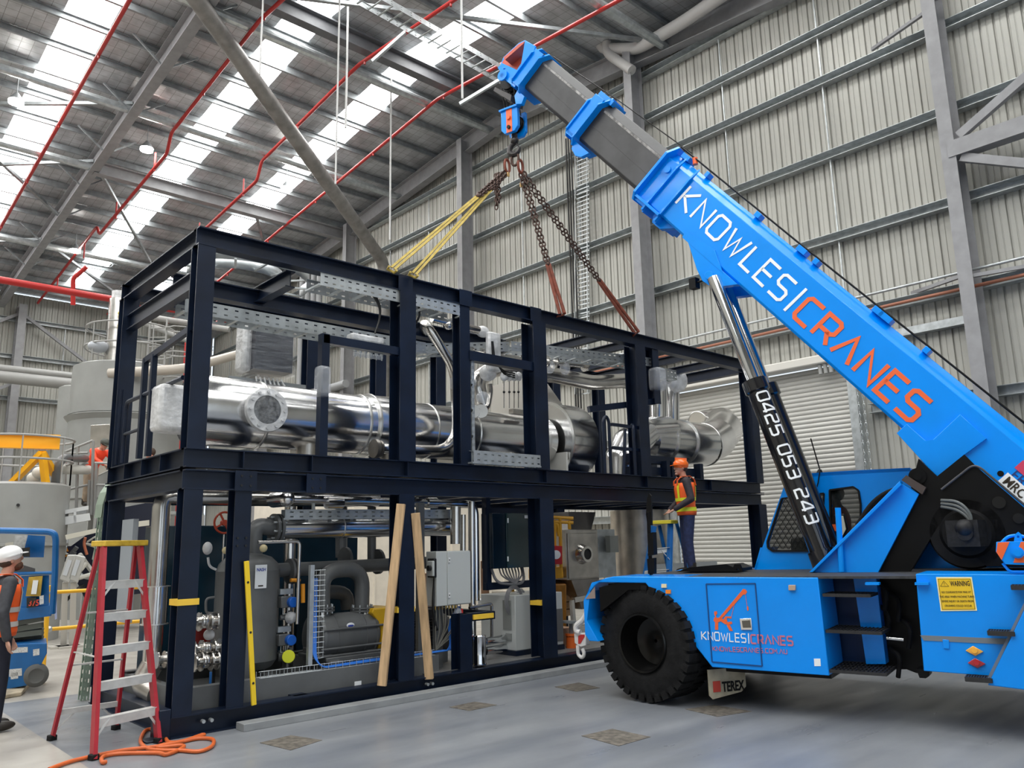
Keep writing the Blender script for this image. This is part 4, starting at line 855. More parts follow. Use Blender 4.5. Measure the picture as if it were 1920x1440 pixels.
# big duct with elbows at the right
du=thing('exhaust_duct','large shiny segmented exhaust duct curving back at the right end of the upper module','duct',(11.5,8.9,2.9))
dy=9.2
D=[Yp(1205,824,dy),Yp(1275,830,dy),Yp(1318,834,dy),Yp(1342,822,dy+.1),Yp(1356,806,dy+.35),Yp(1352,796,dy+.8),Yp(1336,795,dy+1.2),Yp(1310,800,dy+1.3)]
MB().cyl(D[0],D[1],.42,n=44).build('duct_segment',clads,du); MB().cyl(D[1],D[2],.425,n=44).build('duct_segment',clads,du)
tail=D[2:]
for i in range(len(tail)-1):
    r0=.42-.018*i; dd=(tail[i+1]-tail[i]); n0=(dd.normalized()+(tail[i]-(tail[i-1] if i else D[1])).normalized()).normalized(); n1=(dd.normalized()+((tail[i+2] if i+2<len(tail) else tail[i+1]+dd)-tail[i+1]).normalized()).normalized()
    vs=[]; a0=ZV.cross(dd).normalized(); b0_=dd.normalized().cross(a0)
    for c_,nn in((tail[i],n0),(tail[i+1],n1)):   # mitred gore ends
        for k in range(40):
            o=a0*(r0*math.cos(2*PI*k/40))+b0_*(r0*math.sin(2*PI*k/40)); t=-o.dot(nn)/dd.normalized().dot(nn); vs.append(c_+o+dd.normalized()*t)
    MB().add(vs,[(k,(k+1)%40,40+(k+1)%40,40+k) for k in range(40)]).build('duct_segment',clads,du)
    MB().tube(vs[:40],.012,n=6,closed=True).build('duct_ring',ringm,du)
MB().add(vs[40:],[tuple(range(40))]).tube(vs[40:],.014,n=6,closed=True).build('duct_ring',ringm,du)
for q in (D[1],D[0].lerp(D[1],.45)): MB().cyl(q,q+V((.03,0,0)),.45,n=44).build('duct_ring',ringm,du)
MB().cyl(Yp(1235,790,9.4),Yp(1235,700,9.4),.17,n=28).cyl(Yp(1262,790,9.5),Yp(1262,715,9.5),.13,n=28).build('duct_riser',clads,du)
MB().tube([Yp(1235,690,9.4),Yp(1222,690,9.4)+V((0,.2,.15))],.16,n=24).build('duct_riser',clads,du)
# wrapped leg sleeve and wrapped strap on the gate post
MB().box((4.50,Y0+.0,3.62),(.16,.16,.36)).build('tape_sleeve',wrapt,upm,bevel=.04)
MB().box((10.84,Y0+.02,4.42),(.26,.24,.40)).build('plastic_sleeve',wrapt,upm,bevel=.06)
# ================================================================ lower module equipment
base_=MB().ch((3.2,8.45,.27),(6.35,8.45,.27),.12,.26,.012,side=1).ch((3.2,10.2,.27),(6.35,10.2,.27),.12,.26,.012,side=-1)
for x in(3.25,4.3,5.3,6.3): base_.beam((x,8.45,.27),(x,10.2,.27),.1,.2)
base_.b2((3.3,8.5,.2),(6.3,10.15,.215)); bs=base_.build('pump_base_frame',pgrey); tag(bs,'dark grey channel base frame under the vacuum pump and separator tank','base frame')
q=Yp(671,1285,8.385); cm=MB().b2(q+V((-.045,-.004,-.045)),q+V((.045,0,.045))).build('lifting_mark',white,None); cm.data.transform(Matrix.Identity(4)); cm.parent=bs; cm.location=q-bs.location-V((0,0,.045))
cross=MB().b2(q+V((-.025,-.007,-.006)),q+V((.025,-.004,.006))).b2(q+V((-.006,-.007,-.025)),q+V((.006,-.004,.025))).build('mark_cross',ink,None); cross.parent=bs; cross.location=q-bs.location-V((0,0,.025))
# separator tank
tc=V((4.18,9.2,0))
tk=thing('separator_tank','dark grey upright separator tank behind the second navy post','tank',tc+ZV*.3)
MB().lathe(tc+ZV*.36,ZV,[(0,0),(.02,.2),(.06,.3),(.13,.35),(.14,.36),(1.14,.36),(1.15,.352),(1.22,.33),(1.29,.26),(1.33,.14),(1.345,0)],n=48).build('tank_shell',pgrey,tk)
for a in(.6,2.4,4.4): MB().beam(tc+V((.36*math.cos(a),.36*math.sin(a),.2)),tc+V((.36*math.cos(a),.36*math.sin(a),.85)),.1,.03,(math.cos(a),math.sin(a),0)).build('tank_leg',pgrey,tk)
lb=MB(); q=Yp(489,1081,8.83); lb.b2(q+V((-.07,-.004,-.13)),q+V((.07,0,.13))); lab=lb.build('label_plate',white,tk)
font_text('NASH',q+V((-.055,-.006,.06)),(1,0,0),ZV,.05,mat('nash_blue',(.02,.05,.35),.5),'label_text',lab,bold=.02,sx=.85)
MB().b2(q+V((-.03,-.006,-.11)),q+V((.03,-.004,-.095))).build('label_mark',ink,lab)
MB().tube([tc+ZV*1.68+V((.06,0,0)),Yp(475,985,9.2),Yp(514,990,9.2)],.10,n=20,bend=.28,k=8).build('outlet_elbow',pgrey,tk)
for x in(511,519): q=Yp(x,990,9.2); MB().cyl(q,q+V((.035,0,0)),.17,n=28).build('flange',pgrey,tk)
mb=MB(); 
for i in range(8): a=2*PI*i/8+.3; q=Yp(509,990,9.2)+V((0,.135*math.cos(a),.135*math.sin(a))); mb.cyl(q-V((.03,0,0)),q+V((.14,0,0)),.013,n=8)
mb.build('flange_bolts',galv,tk)
MB().sph(Yp(494,1028,8.95),.045).build('gauge',mat('gauge_cream',(.7,.6,.35),.3),tk); MB().sph(Yp(423,1032,8.9),.04).build('gauge',MC['gauge_cream'],tk)
MB().tube([Yp(405,1068,9.1),Yp(392,1062,9.1),Yp(390,1045,9.1)],.014,bend=.05).sph(Yp(389,1028,9.1),.06,sc_=(.9,.9,1.2)).build('wrapped_gauge',wrap,tk)
MB().tube([Yp(402,1120,9.0),Yp(386,1122,9.0),Yp(386,1150,9.0),Yp(400,1150,9.0)],.014,bend=.05).build('sight_loop',pgrey,tk)
def valve(p,d,l=.25,r_=.035,col=None,label='',handle=True):
    """small flanged ball valve on its stub pipe"""
    p=V(p);d=V(d).normalized(); t=thing('ball_valve',label,'valve',p-ZV*.1)
    MB().cyl(p,p+d*l,r_,n=14).sph(p+d*l*.5,r_*1.5).build('valve_body',stain,t)
    for k in(.02,.3,.72,.98): MB().cyl(p+d*l*k-d*.008,p+d*l*k+d*.008,r_*2,n=18).build('flange',stain,t)
    if handle: MB().beam(p+d*l*.5+ZV*.04,p+d*l*.5+ZV*.22,.035,.012,d).cyl(p+d*l*.5,p+d*l*.5+ZV*.06,.012,n=8).build('lever_handle',mat('valve_blue',(.01,.13,.42),.4),t)
    return t
valve(Yp(368,1305,8.7),(1,0,0),.28,.04,label='small steel ball valve with upright blue lever low in front of the tank')
valve(Yp(363,1242,8.85),(1,0,0),.25,.05,label='flanged steel valve with blue wrap left of the tank foot',handle=False)
valve(Yp(362,1218,8.9),(1,0,0),.3,.045,label='topmost of the two low flanged valves left of the tank',handle=False)
valve(Yp(360,1167,8.9),(1,0,0),.26,.05,label='flanged steel valve beside the yellow tape band on the corner post',handle=False)
valve(Yp(293,1238,9.3),(1,0,0),.3,.045,label='steel valve with blue lever at the foot of the clad riser')
# inlet/outlet piping between tank and pump
pipg=thing('grey_process_pipework','dark grey flanged pipes looping between the tank and the vacuum pump','pipework',(5.2,9.2,.9))
MB().cyl(Yp(508,1070,9.2),Yp(800,1055,9.5),.085,n=22).build('pipe_run',pgrey,pipg)
for x in(541,549): q=Yp(x,1071,9.2); MB().cyl(q,q+V((.03,0,0)),.15,n=26).build('flange',pgrey,pipg)
MB().tube([Yp(604,1141,9.05),Yp(604,1070,9.05),Yp(680,1066,9.05),Yp(678,1141,9.05)],.095,n=22,bend=.26,k=8).build('pipe_loop',pgrey,pipg)
MB().tube([Yp(600,1110,9.6),Yp(650,1110,9.6),Yp(652,1142,9.6)],.09,n=20,bend=.2).build('pipe_loop',pgrey,pipg)
for x in(604,679):
    q=Yp(x,1141,9.05); MB().cyl(q,q+ZV*.02,.15,n=26).cyl(q-ZV*.035,q-ZV*.01,.15,n=26).build('flange',pgrey,pipg)
    mb=MB()
    for i in range(8): a=2*PI*i/8; p=q+V((.125*math.cos(a),.125*math.sin(a),0)); mb.cyl(p-ZV*.06,p+ZV*.05,.01,n=6)
    mb.build('flange_bolts',galv,pipg)
for (x,y) in((645,1050),(706,1053)): q=Yp(x,y,9.6); MB().cyl(q,q+V((.04,0,0)),.17).build('flange',pgrey,pipg)
MB().tube([Yp(697,1052,9.7),Yp(697,930,9.7)],.06).tube([Yp(640,1045,9.8),Yp(640,930,9.8)],.08).build('pipe_riser',pgrey,pipg)
# vacuum pump
pm=thing('vacuum_pump','dark grey liquid ring vacuum pump with two flanged ports left of the yellow guard','pump',(5.45,9.05,.45))
c0_=Yp(640,1190,9.05); L_=.82; s0=c0_-V((L_/2,0,0))
MB().lathe(s0,(1,0,0),[(0,0),(0,.2),(.02,.27),(.06,.28),(.07,.265),(.23,.265),(.235,.272),(.24,.265),(.62,.265),(.625,.272),(.63,.265),(.76,.265),(.77,.28),(.8,.27),(.82,.2),(.82,0)],n=48).build('pump_body',pgrey,pm)
for x in(604,679): q=Yp(x,1148,9.05); MB().lathe(V((q.x,9.05,c0_.z+.12)),ZV,[(0,.18),(q.z-c0_.z-.2,.115),(q.z-c0_.z-.12,.10)],n=28).build('port',pgrey,pm)
for k in(.1,-.12,.0): 
    MB().cyl(s0+V((-.02,-.27,k if k else -.2)),s0+V((L_+.02,-.27,k if k else -.2)),.014,n=8).build('tie_rod',pgrey,pm)
for x in(s0.x+.06,s0.x+L_-.08): MB().b2((x-.07,8.86,.5),(x+.07,9.24,c0_.z-.12)).b2((x-.1,8.8,.46),(x+.1,9.3,.5)).build('pump_foot',pgrey,pm,bevel=.01)
q=c0_+V((-.03,-.262,.13)); MB().sph(q,.055,sc_=(1,.15,.55)).build('oval_badge',mat('badge_white',(.75,.77,.8),.3),pm); MB().sph(q+V((0,-.003,-.005)),.045,sc_=(1,.15,.35)).build('badge_band',MC['nash_blue'],pm)
for x in(604,684): q=Yp(x,1153,8.93); MB().b2(q+V((-.015,-.01,-.03)),q+V((.015,0,.03))).build('flow_label',white,pm)
MB().b2((4.98,8.75,.4),(5.9,9.35,.47)).b2((4.98,8.65,.3),(5.15,8.8,.44)).b2((5.7,8.65,.3),(5.95,8.85,.46)).build('plinth',pgrey,pm,bevel=.01)
# coupling guard
gd=thing('coupling_guard','yellow sheet metal coupling guard between pump and motor','guard',(6.0,9.05,.3))
yg=mat('guard_yellow',(.72,.42,.01),.4)
a=Yp(693,1146,8.85);b=Yp(735,1246,8.85)
MB().prism([(a.x+.12,8.82,.3),(a.x+.12,8.82,a.z-.14),(a.x+.02,8.82,a.z-.02),(a.x+.04,8.82,a.z+.03),(b.x+.06,8.82,a.z+.03),(b.x+.06,8.82,.3)],(0,.5,0)).prism([(a.x-.04,9.1,.3),(a.x-.04,9.1,a.z-.05),(a.x+.13,9.1,a.z-.05),(a.x+.13,9.1,.3)],(0,.2,0)).build('guard_cover',yg,gd,bevel=.012)
MB().prism([(a.x+.14,8.80,.31),(a.x+.14,8.80,a.z-.16),(b.x+.05,8.80,a.z-.16),(b.x+.05,8.80,.31)],(0,.03,0)).build('guard_front',yg,gd)
# motor
mo=thing('electric_motor','finned dark grey electric motor behind the centre navy post','motor',(6.5,9.05,.45))
mc=Yp(800,1190,9.05); MB().lathe(mc-V((.42,0,0)),(1,0,0),[(0,0),(0,.2),(.03,.23),(.5,.23),(.52,.26),(.68,.26),(.72,.2),(.73,0)],n=40).build('motor_body',mat('motor_dark',(.05,.05,.052),.4),mo)
mb=MB()
for i in range(40): a=2*PI*i/40; mb.beam(mc+V((-.36,.245*math.cos(a),.245*math.sin(a))),mc+V((.06,.245*math.cos(a),.245*math.sin(a))),.008,.05,(0,math.cos(a),math.sin(a)))
mb.build('cooling_fins',MC['motor_dark'],mo); MB().b2(mc+V((-.3,-.2,-.35)),mc+V((.2,.2,-.2))).build('motor_foot',pgrey,mo)
MB().b2(mc+V((-.22,-.15,.2)),mc+V((.02,.12,.34))).build('terminal_box',MC['motor_dark'],mo,bevel=.01)
# clad pipes across the top of the lower module
hz=thing('clad_header_pipe','wide bright-clad horizontal pipe below the perforated tray of the lower module','pipe',Yp(680,990,9.2))
a=Yp(524,990,9.2);b=V((7.15,9.2,a.z+.015)); MB().cyl(a,b,.135,n=36).build('pipe_run',clads,hz)
for t in(.32,.68): q=a.lerp(b,t); MB().cyl(q,q+V((.012,0,0)),.142,n=36).build('band',ringm,hz)
h2=thing('small_clad_pipe','narrow bright-clad pipe with collars running above the perforated tray','pipe',Yp(700,940,9.0))
a=Yp(537,935,9.0);b=Yp(885,945,9.0); MB().tube([a,b,b+V((.06,0,-.1)),b+V((.06,0,-1.35))],.05,n=18,bend=.08).build('pipe_run',clads,h2)
for x,l in((612,.22),(800,.16)): q=Yp(x,943,9.0); MB().cyl(q,q+V((l,0,0)),.075,n=24).build('pipe_collar',clads,h2)
MB().sph(a,.1).cyl(a,a-V((.02,-.3,0)),.095).build('elbow',clads,h2)
h3=thing('clad_corner_riser','bright-clad pipe rising at the left end and bending along the top','pipe',(3.4,9.6,.4))
a=Yp(305,1245,9.6); t_=Yp(304,934,9.6); MB().tube([V((t_.x,9.6,.5)),V((t_.x,9.6,2.36)),V((t_.x+.2,9.6,2.36)),V((6.2,9.6,2.38))],.10,n=24,bend=.12,k=3).build('pipe_run',stain,h3)
MB().cyl((t_.x,9.6,.95),(t_.x,9.6,1.35),.13,n=28).build('cladding_sleeve',clads,h3); MB().cyl((t_.x,9.6,1.35),(t_.x,9.6,1.36),.15,n=28).cyl((t_.x,9.6,.94),(t_.x,9.6,.95),.15).build('sleeve_cap',ringm,h3)
MB().tube([(t_.x,9.6,.5),(t_.x-.1,9.6,.32),(t_.x-.05,9.2,.25)],.12,n=20,bend=.1).build('elbow',brush,h3)
h4=thing('bent_drain_pipe','thin stainless pipe bending down in front of the tank outlet flange','pipe',Yp(560,1100,8.75))
MB().tube([Yp(484,1017,8.75),Yp(562,1015,8.75),Yp(557,1170,8.75)],.02,n=12,bend=.05).build('pipe_run',stain,h4)
tray(Yp(527,975,9.15)-ZV*.0,Yp(842,972,9.15),.12,.1,20,None,'cable_tray',label='galvanised perforated tray between the two clad pipes of the lower module',cat='cable tray')
h5=thing('grey_column_pipe','vertical stainless pipe behind the tank with support clamps','pipe',(4.75,9.7,.3)); MB().cyl(Yp(538,1250,9.7),Yp(545,945,9.7),.075).build('pipe_run',stain,h5)
for x in(5.0,6.6): MB().beam((x,9.2,2.1),(x,9.2,2.4),.03,.03).build('tray_hanger',galv,h4)
# blue valve actuators and yellow end cap between tank and tray
for i,(x,y) in enumerate(((540,1129),(536,1200))):
    t=thing('valve_actuator',('upper' if i==0 else 'lower')+' grey valve actuator with round blue cover right of the tank','actuator',Yp(x,y,8.9)-ZV*.1)
    c_=Yp(x,y,8.9); MB().b2(c_+V((-.10,-.03,-.06)),c_+V((.03,.12,.07))).build('housing',pgrey,t,bevel=.01); MB().cyl(c_+V((.03,-.09,0)),c_+V((.03,.0,0)),.06,n=24).build('blue_cover',mat('cover_blue',(.01,.12,.55),.35),t,bevel=.008)
    MB().b2(c_+V((-.1,.0,.09)),c_+V((.06,.1,.15))).build('manifold',galv,t); MB().tube([c_+V((-.06,0,-.06)),c_+V((-.06,0,-.13)),c_+V((0,0,-.13)),c_+V((0,0,-.06))],.006).build('bracket',galv,t)
t=thing('flange_stub','steel flange stub between the two valve actuators','flange',Yp(540,1160,8.9)-ZV*.1); q=Yp(525,1158,8.95); MB().cyl(q,q+V((.1,-.02,0)),.03).cyl(q+V((.08,-.02,0)),q+V((.11,-.02,0)),.075).build('dark_flange',pgrey,t); MB().sph(Yp(545,1158,8.88),.07).build('wrapped_end',wrap,t)
t=thing('flange_stub','grey flange stub with round lime yellow end cap at floor level','flange',Yp(535,1232,8.9)-ZV*.1); q=Yp(522,1230,9.0); MB().cyl(q,q+V((.12,-.05,0)),.06).cyl(q+V((.1,-.05,0)),q+V((.13,-.06,0)),.09).build('stub',pgrey,t); MB().cyl(Yp(541,1231,8.82),Yp(541,1231,8.86),.072,n=26).build('end_cap',mat('lime_cap',(.72,.75,.02),.5),t,bevel=.005)
t=thing('yellow_pipe_fitting','short orange-yellow pipe fittings beside the bent drain pipe','pipe',Yp(568,1130,9.0)); MB().cyl(Yp(568,1130,9.0),Yp(568,1095,9.0),.025).cyl(Yp(545,1088,9.0),Yp(562,1088,9.0),.022).build('pipe_run',mat('gas_orange',(.85,.33,.02),.4),t)
# wire mesh cable basket with blue cables
wm=thing('wire_basket_tray','galvanised post with wire mesh cable basket standing left of the vacuum pump','cable tray',(4.95,8.5,.45))
a=Yp(570,1278,8.45);b=Yp(583,1060,8.45); MB().beam((4.62,8.5,.45),(4.62,8.5,1.55),.05,.05,(0,1,0)).build('strut',galv,wm)
mb=MB()
for x in(4.68,4.73,4.79): mb.tube([(x,8.5,.52),(x,8.5,1.5)],.004,n=5)
for i in range(18): z=.52+i*.057; mb.tube([(4.66,8.5,z),(4.80,8.5,z)],.004,n=5)
for z in(.40,.46): mb.tube([(4.0,8.45,z),(6.3,8.42,z)],.004,n=5)
for y in(8.40,8.5): mb.tube([(4.0,y,.40),(6.3,y,.40)],.004,n=5)
for i in range(26): x=4.0+i*.09; mb.tube([(x,8.40,.46),(x,8.40,.40),(x,8.5,.40),(x,8.5,.46)],.004,n=5)
mb.build('wire_mesh',galv,wm)
mb=MB()
for k in range(5): yy=8.41+.015*k; mb.tube([(4.66+.01*k,8.52,1.4),(4.66+.01*k,8.5,.55),(4.74,yy,.42),(5.4,yy,.425+.01*math.sin(k*2)),(6.0,yy,.425),(6.5,yy,.43)],.008,n=6,bend=.08)
for k in range(4): mb.tube([(6.5+.02*k,8.42,.43),(6.62+.02*k,8.5,.48),(6.62+.02*k,8.55,.75),(6.75+.015*k,8.5,.95)],.008,n=6,bend=.1)
mb.build('blue_cables',bluecab,wm)
# lean-to timber props and the yellow spirit level
wood=mat('pine_timber',(.60,.40,.22),.6,noise=.3,nscale=3,stretch=(6,6,.6),rvar=.1)
for i,(p,q_,lab) in enumerate(((Yp(716,1286,8.10),Yp(752,945,8.06),'pine timber prop leaning left against the centre navy post'),(Yp(805,1273,8.13),Yp(779,962,8.09),'pine timber prop leaning right against the centre navy post'))):
    o=MB().beam(p,q_,.10,.05,(1,.8,0)).build('timber_prop',wood,bevel=.003); tag(o,lab,'timber')
lv=MB(); p=Yp(476,1322,8.11); q_=Yp(462,1052,8.09); lv.beam(p,q_,.045,.03,(1,0,0)); 
o=thing('spirit_level','long yellow spirit level leaning against the second navy post','spirit level',p); MB().beam(p,q_,.05,.025,(0,1,0)).build('level_body',mat('level_yellow',(.85,.58,.02),.4),o,bevel=.003)
for t in(.15,.5,.85): c_=p.lerp(q_,t); MB().cyl(c_-V((0,.016,0)),c_-V((0,.01,0)),.012).build('vial',blk,o)
# electrical cabinet
ec=thing('electrical_cabinet','light grey electrical cabinet with side switch right of the centre post','cabinet',(6.65,8.5,1.0))
a=Yp(818,1034,8.4);b=Yp(881,1132,8.4); ca=MB().b2((a.x,8.4,b.z),(b.x+.01,8.62,a.z)).build('cabinet_body',cabgrey,ec,bevel=.008)
MB().b2((a.x+.17,8.385,b.z+.01),(b.x+.005,8.4,a.z-.01)).build('cabinet_door',cabgrey,ec,bevel=.004)
for y in(1050,1116): q=Yp(842,y,8.38); MB().b2(q+V((-.015,-.008,-.03)),q+V((.015,0,.03))).build('door_latch',mat('latch_grey',(.7,.7,.7),.3),ec); MB().cyl(q-V((0,.012,0)),q-V((0,.008,0)),.008,n=8).build('keyhole',blk,ec)
q=Yp(815,1065,8.4); MB().b2(q+V((-.03,-.02,-.12)),q+V((.02,.12,.12))).build('switch_box',blk,ec,bevel=.01); MB().b2(q+V((-.055,-.03,-.10)),q+V((-.02,.09,.09))).build('switch_cover',cabgrey,ec,bevel=.01); MB().cyl(q+V((-.09,.02,0)),q+V((-.05,.02,0)),.035).build('switch_knob',blk,ec)
mb=MB()
for k in range(9): x=a.x+.06+k*.05; mb.tube([(x,8.5,b.z+.02),(x,8.48,b.z-.08),(x+.02*(k%3),8.5,b.z-.25-.03*(k%4)),(a.x+.1,8.55,b.z-.55)],.006,n=5,bend=.08)
mb.build('cables',mat('cable_grey',(.25,.24,.2),.5),ec)
mb=MB()
for k in range(7): x=a.x+.06+k*.055; mb.cyl((x,8.5,b.z),(x,8.5,b.z-.05),.012,n=8)
mb.build('cable_glands',mat('brass',(.5,.32,.06),.35,metal=.7),ec)
MB().tube([(a.x+.02,8.45,1.42),(a.x-.02,8.45,1.0),(a.x+.05,8.5,.75),(a.x+.12,8.55,.68)],.018,bend=.15).build('cable',blk,ec)
MB().beam((a.x+.0,8.75,.2),(a.x+.0,8.75,2.3),.1,.06,(0,1,0)).build('support_post',pgrey,ec)
MB().beam((a.x+.17,8.6,.2),(a.x+.17,8.6,1.0),.12,.06,(0,1,0)).build('support_post',pgrey,ec)
MB().b2((a.x+.44,8.45,.62),(a.x+.47,8.48,.92)).build('red_tag',mat('tag_red',(.7,.04,.03),.5),ec)
MB().sph((a.x+.38,8.45,.85),.06,sc_=(1,1,1.6)).build('wrapped_plug',wrapt,ec)
# dark enclosure with cables
de=thing('dark_enclosure','navy enclosure, door tinted for reflected green light, with two white latches hung in an inner frame','cabinet',(8.45,8.8,1.4))
a=Yp(923,962,8.75);b=Yp(997,1063,8.75); MB().b2((a.x,8.75,b.z),(b.x,9.0,a.z)).build('cabinet_body',mat('enclosure_navy',(.003,.012,.025),.25),de,bevel=.006)
MB().b2((a.x+.25,8.735,b.z),(b.x,8.75,a.z)).build('cabinet_door',mat('enclosure_green_reflection',(.002,.024,.03),.16,coat=.4),de,bevel=.004)  # green light reflected on the door is put into its teal colour
for y in(976,1048): q=Yp(952,y,8.73); MB().b2(q+V((-.012,-.01,-.035)),q+V((.012,0,.035))).build('door_latch',white,de,bevel=.004)
q=Yp(989,969,8.73); MB().b2(q+V((-.06,-.004,-.022)),q+V((.06,0,.022))).build('name_label',white,de)
mb=MB()
for k in range(8): x=a.x+.2+k*.06; mb.tube([(x,8.85,b.z),(x-.01,8.8,b.z-.1),(a.x+.42,8.75,b.z-.23)],.012,n=6,bend=.06)
mb.tube([(a.x+.05,8.85,b.z),(a.x+.1,8.8,b.z-.2),(a.x+.45,8.75,b.z-.24),(b.x-.1,8.8,b.z-.2),(b.x-.1,8.85,b.z)],.02,n=8,bend=.12)
for k in range(5): mb.tube([V((a.x+.35,8.7,b.z-.46))+V(((.13+.012*k)*math.sin(t*PI/8),.0+.004*k,(.17+.012*k)*math.cos(t*PI/8))) for t in range(16)],.006,n=5,closed=True)
mb.build('cable_coil',mat('coil_grey',(.17,.17,.18),.5),de)
# chiller box
ch=thing('chiller_unit','light grey chiller box with louvred front and small warning triangle','chiller',(9.0,8.9,.2))
A_=Yp(968,1238,8.6); bx0=A_.x; 
MB().b2((bx0,8.6,.27),(bx0+.95,9.35,1.02)).build('housing',cabgrey,ch,bevel=.01); MB().b2((bx0-.02,8.58,.2),(bx0+.95,9.37,.27)).build('plinth',navy,ch)
MB().b2((bx0+.3,8.588,.33),(bx0+.94,8.6,.78)).build('front_grille',mat('grille',(.12,.12,.12),.6),ch); MB().b2((bx0-.012,8.68,.55),(bx0,8.85,.95)).b2((bx0-.012,8.68,.4),(bx0,8.8,.5)).build('side_louvre',mat('grille2',(.2,.21,.2),.6),ch)
q=V((bx0+.55,8.597,.86)); mb=MB().prism([q,q+V((.09,0,0)),q+V((.045,0,.08))],(0,-.004,0)); wt=mb.build('warning_triangle',mat('tri_yellow',(.85,.55,.02),.5),ch)
MB().prism([q+V((.035,-.006,.01)),q+V((.055,-.006,.01)),q+V((.045,-.006,.05))],(0,-.002,0)).build('triangle_mark',ink,wt)
# small stainless cans and the plumbing around them
sc1=thing('stainless_filter_can','upright shiny stainless can hanging from the low navy rail','filter',Yp(898,1245,8.3)); a=Yp(898,1247,8.3);b=Yp(898,1190,8.3); MB().lathe(a,ZV,[(0,0),(0,.095),(.015,.1),(.03,.095),(b.z-a.z-.03,.095),(b.z-a.z-.015,.1),(b.z-a.z,.09),(b.z-a.z,0)],n=30).build('can_body',chrome,sc1)
for i,y in enumerate((1199,1217)):
    t=thing('stainless_filter_tube',('upper' if i==0 else 'lower')+' short horizontal stainless tube left of the chiller','filter',Yp(930,y,8.5)-ZV*.1); a=Yp(908,y+4,8.5); b=Yp(955,y-4,8.9); MB().cyl(a,b,.055,n=22).build('tube_body',chrome,t); MB().cyl(b-(b-a)*.08,b,.065,n=22).build('end_band',chrome,t)
vp=thing('stainless_riser','pair of slim stainless risers left of the dark enclosure','pipe',Yp(880,1150,8.7)); MB().cyl(Yp(886,1190,8.7),Yp(884,940,8.7),.05).build('pipe_run',stain,vp); MB().cyl(Yp(868,1035,8.8),Yp(868,965,8.8),.04).build('pipe_run',stain,vp); MB().cyl(Yp(854,1020,8.9),Yp(854,950,8.9),.075).build('pipe_run',stain,vp)
MB().tube([Yp(880,1140,8.6),Yp(922,1132,8.6),Yp(922,1200,8.6)],.022,bend=.04).build('pipe_run',stain,vp)
# hopper with hatch
ho=thing('stainless_hopper','brushed stainless hopper with a round port in its square door','hopper',(10.4,9.7,.4))
a=Yp(1060,993,9.3);b=Yp(1124,1084,9.3); MB().b2((a.x,9.3,b.z),(b.x,10.0,a.z)).build('hopper_body',brush,ho,bevel=.01)
MB().b2((a.x+.03,9.28,b.z+.02),(b.x-.06,9.3,a.z-.06)).build('hatch_door',brush,ho,bevel=.008)
c_=Yp(1092,1039,9.27); MB().lathe(c_,(0,-1,0),[(-.02,.17),(.02,.155),(.08,.12),(.10,.13),(.12,.13),(.12,.09),(.05,.085)],n=32,caps=False).build('port',stain,ho); MB().cyl(c_+V((0,-.1,0)),c_+V((0,-.06,0)),.088).build('port_opening',blk,ho)
MB().prism([(a.x+.1,9.3,b.z),(b.x,9.3,b.z),((a.x+b.x)/2+.3,9.5,b.z-.5),((a.x+b.x)/2+.15,9.5,b.z-.5)],(0,.5,0)).build('cone',brush,ho)
MB().prism([(a.x+.15,9.35,a.z),(a.x+.3,9.5,a.z+.3),(b.x+.2,9.5,a.z+.3),(b.x-.1,9.35,a.z)],(0,.4,0)).build('hood',mat('hood_steel',(.2,.19,.18),.35,metal=.8),ho)
MB().b2((b.x,9.35,b.z),(b.x+.5,9.9,a.z)).build('side_panel',galv,ho); q=Yp(1151,1020,9.2); MB().b2(q+V((-.1,-.0,-.14)),q+V((.12,.1,.14))).build('control_box',mat('box_olive',(.25,.26,.24),.4),ho)
for z in(.55,): MB().beam(Yp(1075,1125,9.2),Yp(1110,1118,9.2),.08,.08).beam(Yp(1072,1125,9.2),Yp(1080,1225,9.2),.06,.06).build('stand',stain,ho)
ts=thing('stainless_silo','tall round stainless tank behind the blue stepladder','tank',(12.3,10.0,.2)); MB().lathe((12.2,9.8,.2),ZV,[(0,0),(0,.55),(2.1,.55),(2.1,0)],n=44).build('tank_shell',brush,ts)
MB().beam((11.6,9.1,1.25),(13.6,9.1,1.25),.05,.14).build('support_rail',cabgrey,ts)
# navy cabinets behind the tank and red hand wheel
nc=thing('navy_control_cabinet','row of tall dark teal cabinet doors behind the separator tank','cabinet',(4.6,10.4,.2))
for i in range(3): MB().b2((3.5+i*.95,10.3,.3),(4.43+i*.95,10.75,2.05)).build('cabinet_door',mat('cabinet_teal',(.008,.035,.06),.22,noise=.3,nscale=1.5),nc,bevel=.01)
MB().b2((3.1,9.95,.95),(3.16,10.35,2.12)).build('side_panel',mat('panel_grey',(.3,.33,.36),.4),nc)
hw=thing('hand_wheel','red four-spoke hand wheel between the two left navy posts','hand wheel',Yp(424,980,9.6)-ZV*.13); c_=Yp(421,980,9.6); MB().tube([c_+V((.125*math.cos(a*PI/12),0,.125*math.sin(a*PI/12))) for a in range(24)],.013,n=8,closed=True).build('rim',mat('wheel_red',(.40,.045,.015),.45),hw)
mb=MB()
for k in range(4): a=k*PI/2+.5; mb.beam(c_,c_+V((.12*math.cos(a),0,.12*math.sin(a))),.02,.02,(0,1,0))
mb.cyl(c_-V((0,.02,0)),c_+V((0,.05,0)),.035).build('spokes',MC['wheel_red'],hw); MB().cyl(c_-ZV*.6,c_-ZV*.14,.012).build('stem',stain,hw)
rp=thing('red_panel_box','dark red box beside the wrapped white reel behind the corner post','box',Yp(365,1198,9.6)-ZV*.1); MB().b2(Yp(352,1180,9.6),Yp(388,1202,9.8)).build('box_body',mat('box_red',(.22,.015,.012),.5),rp)
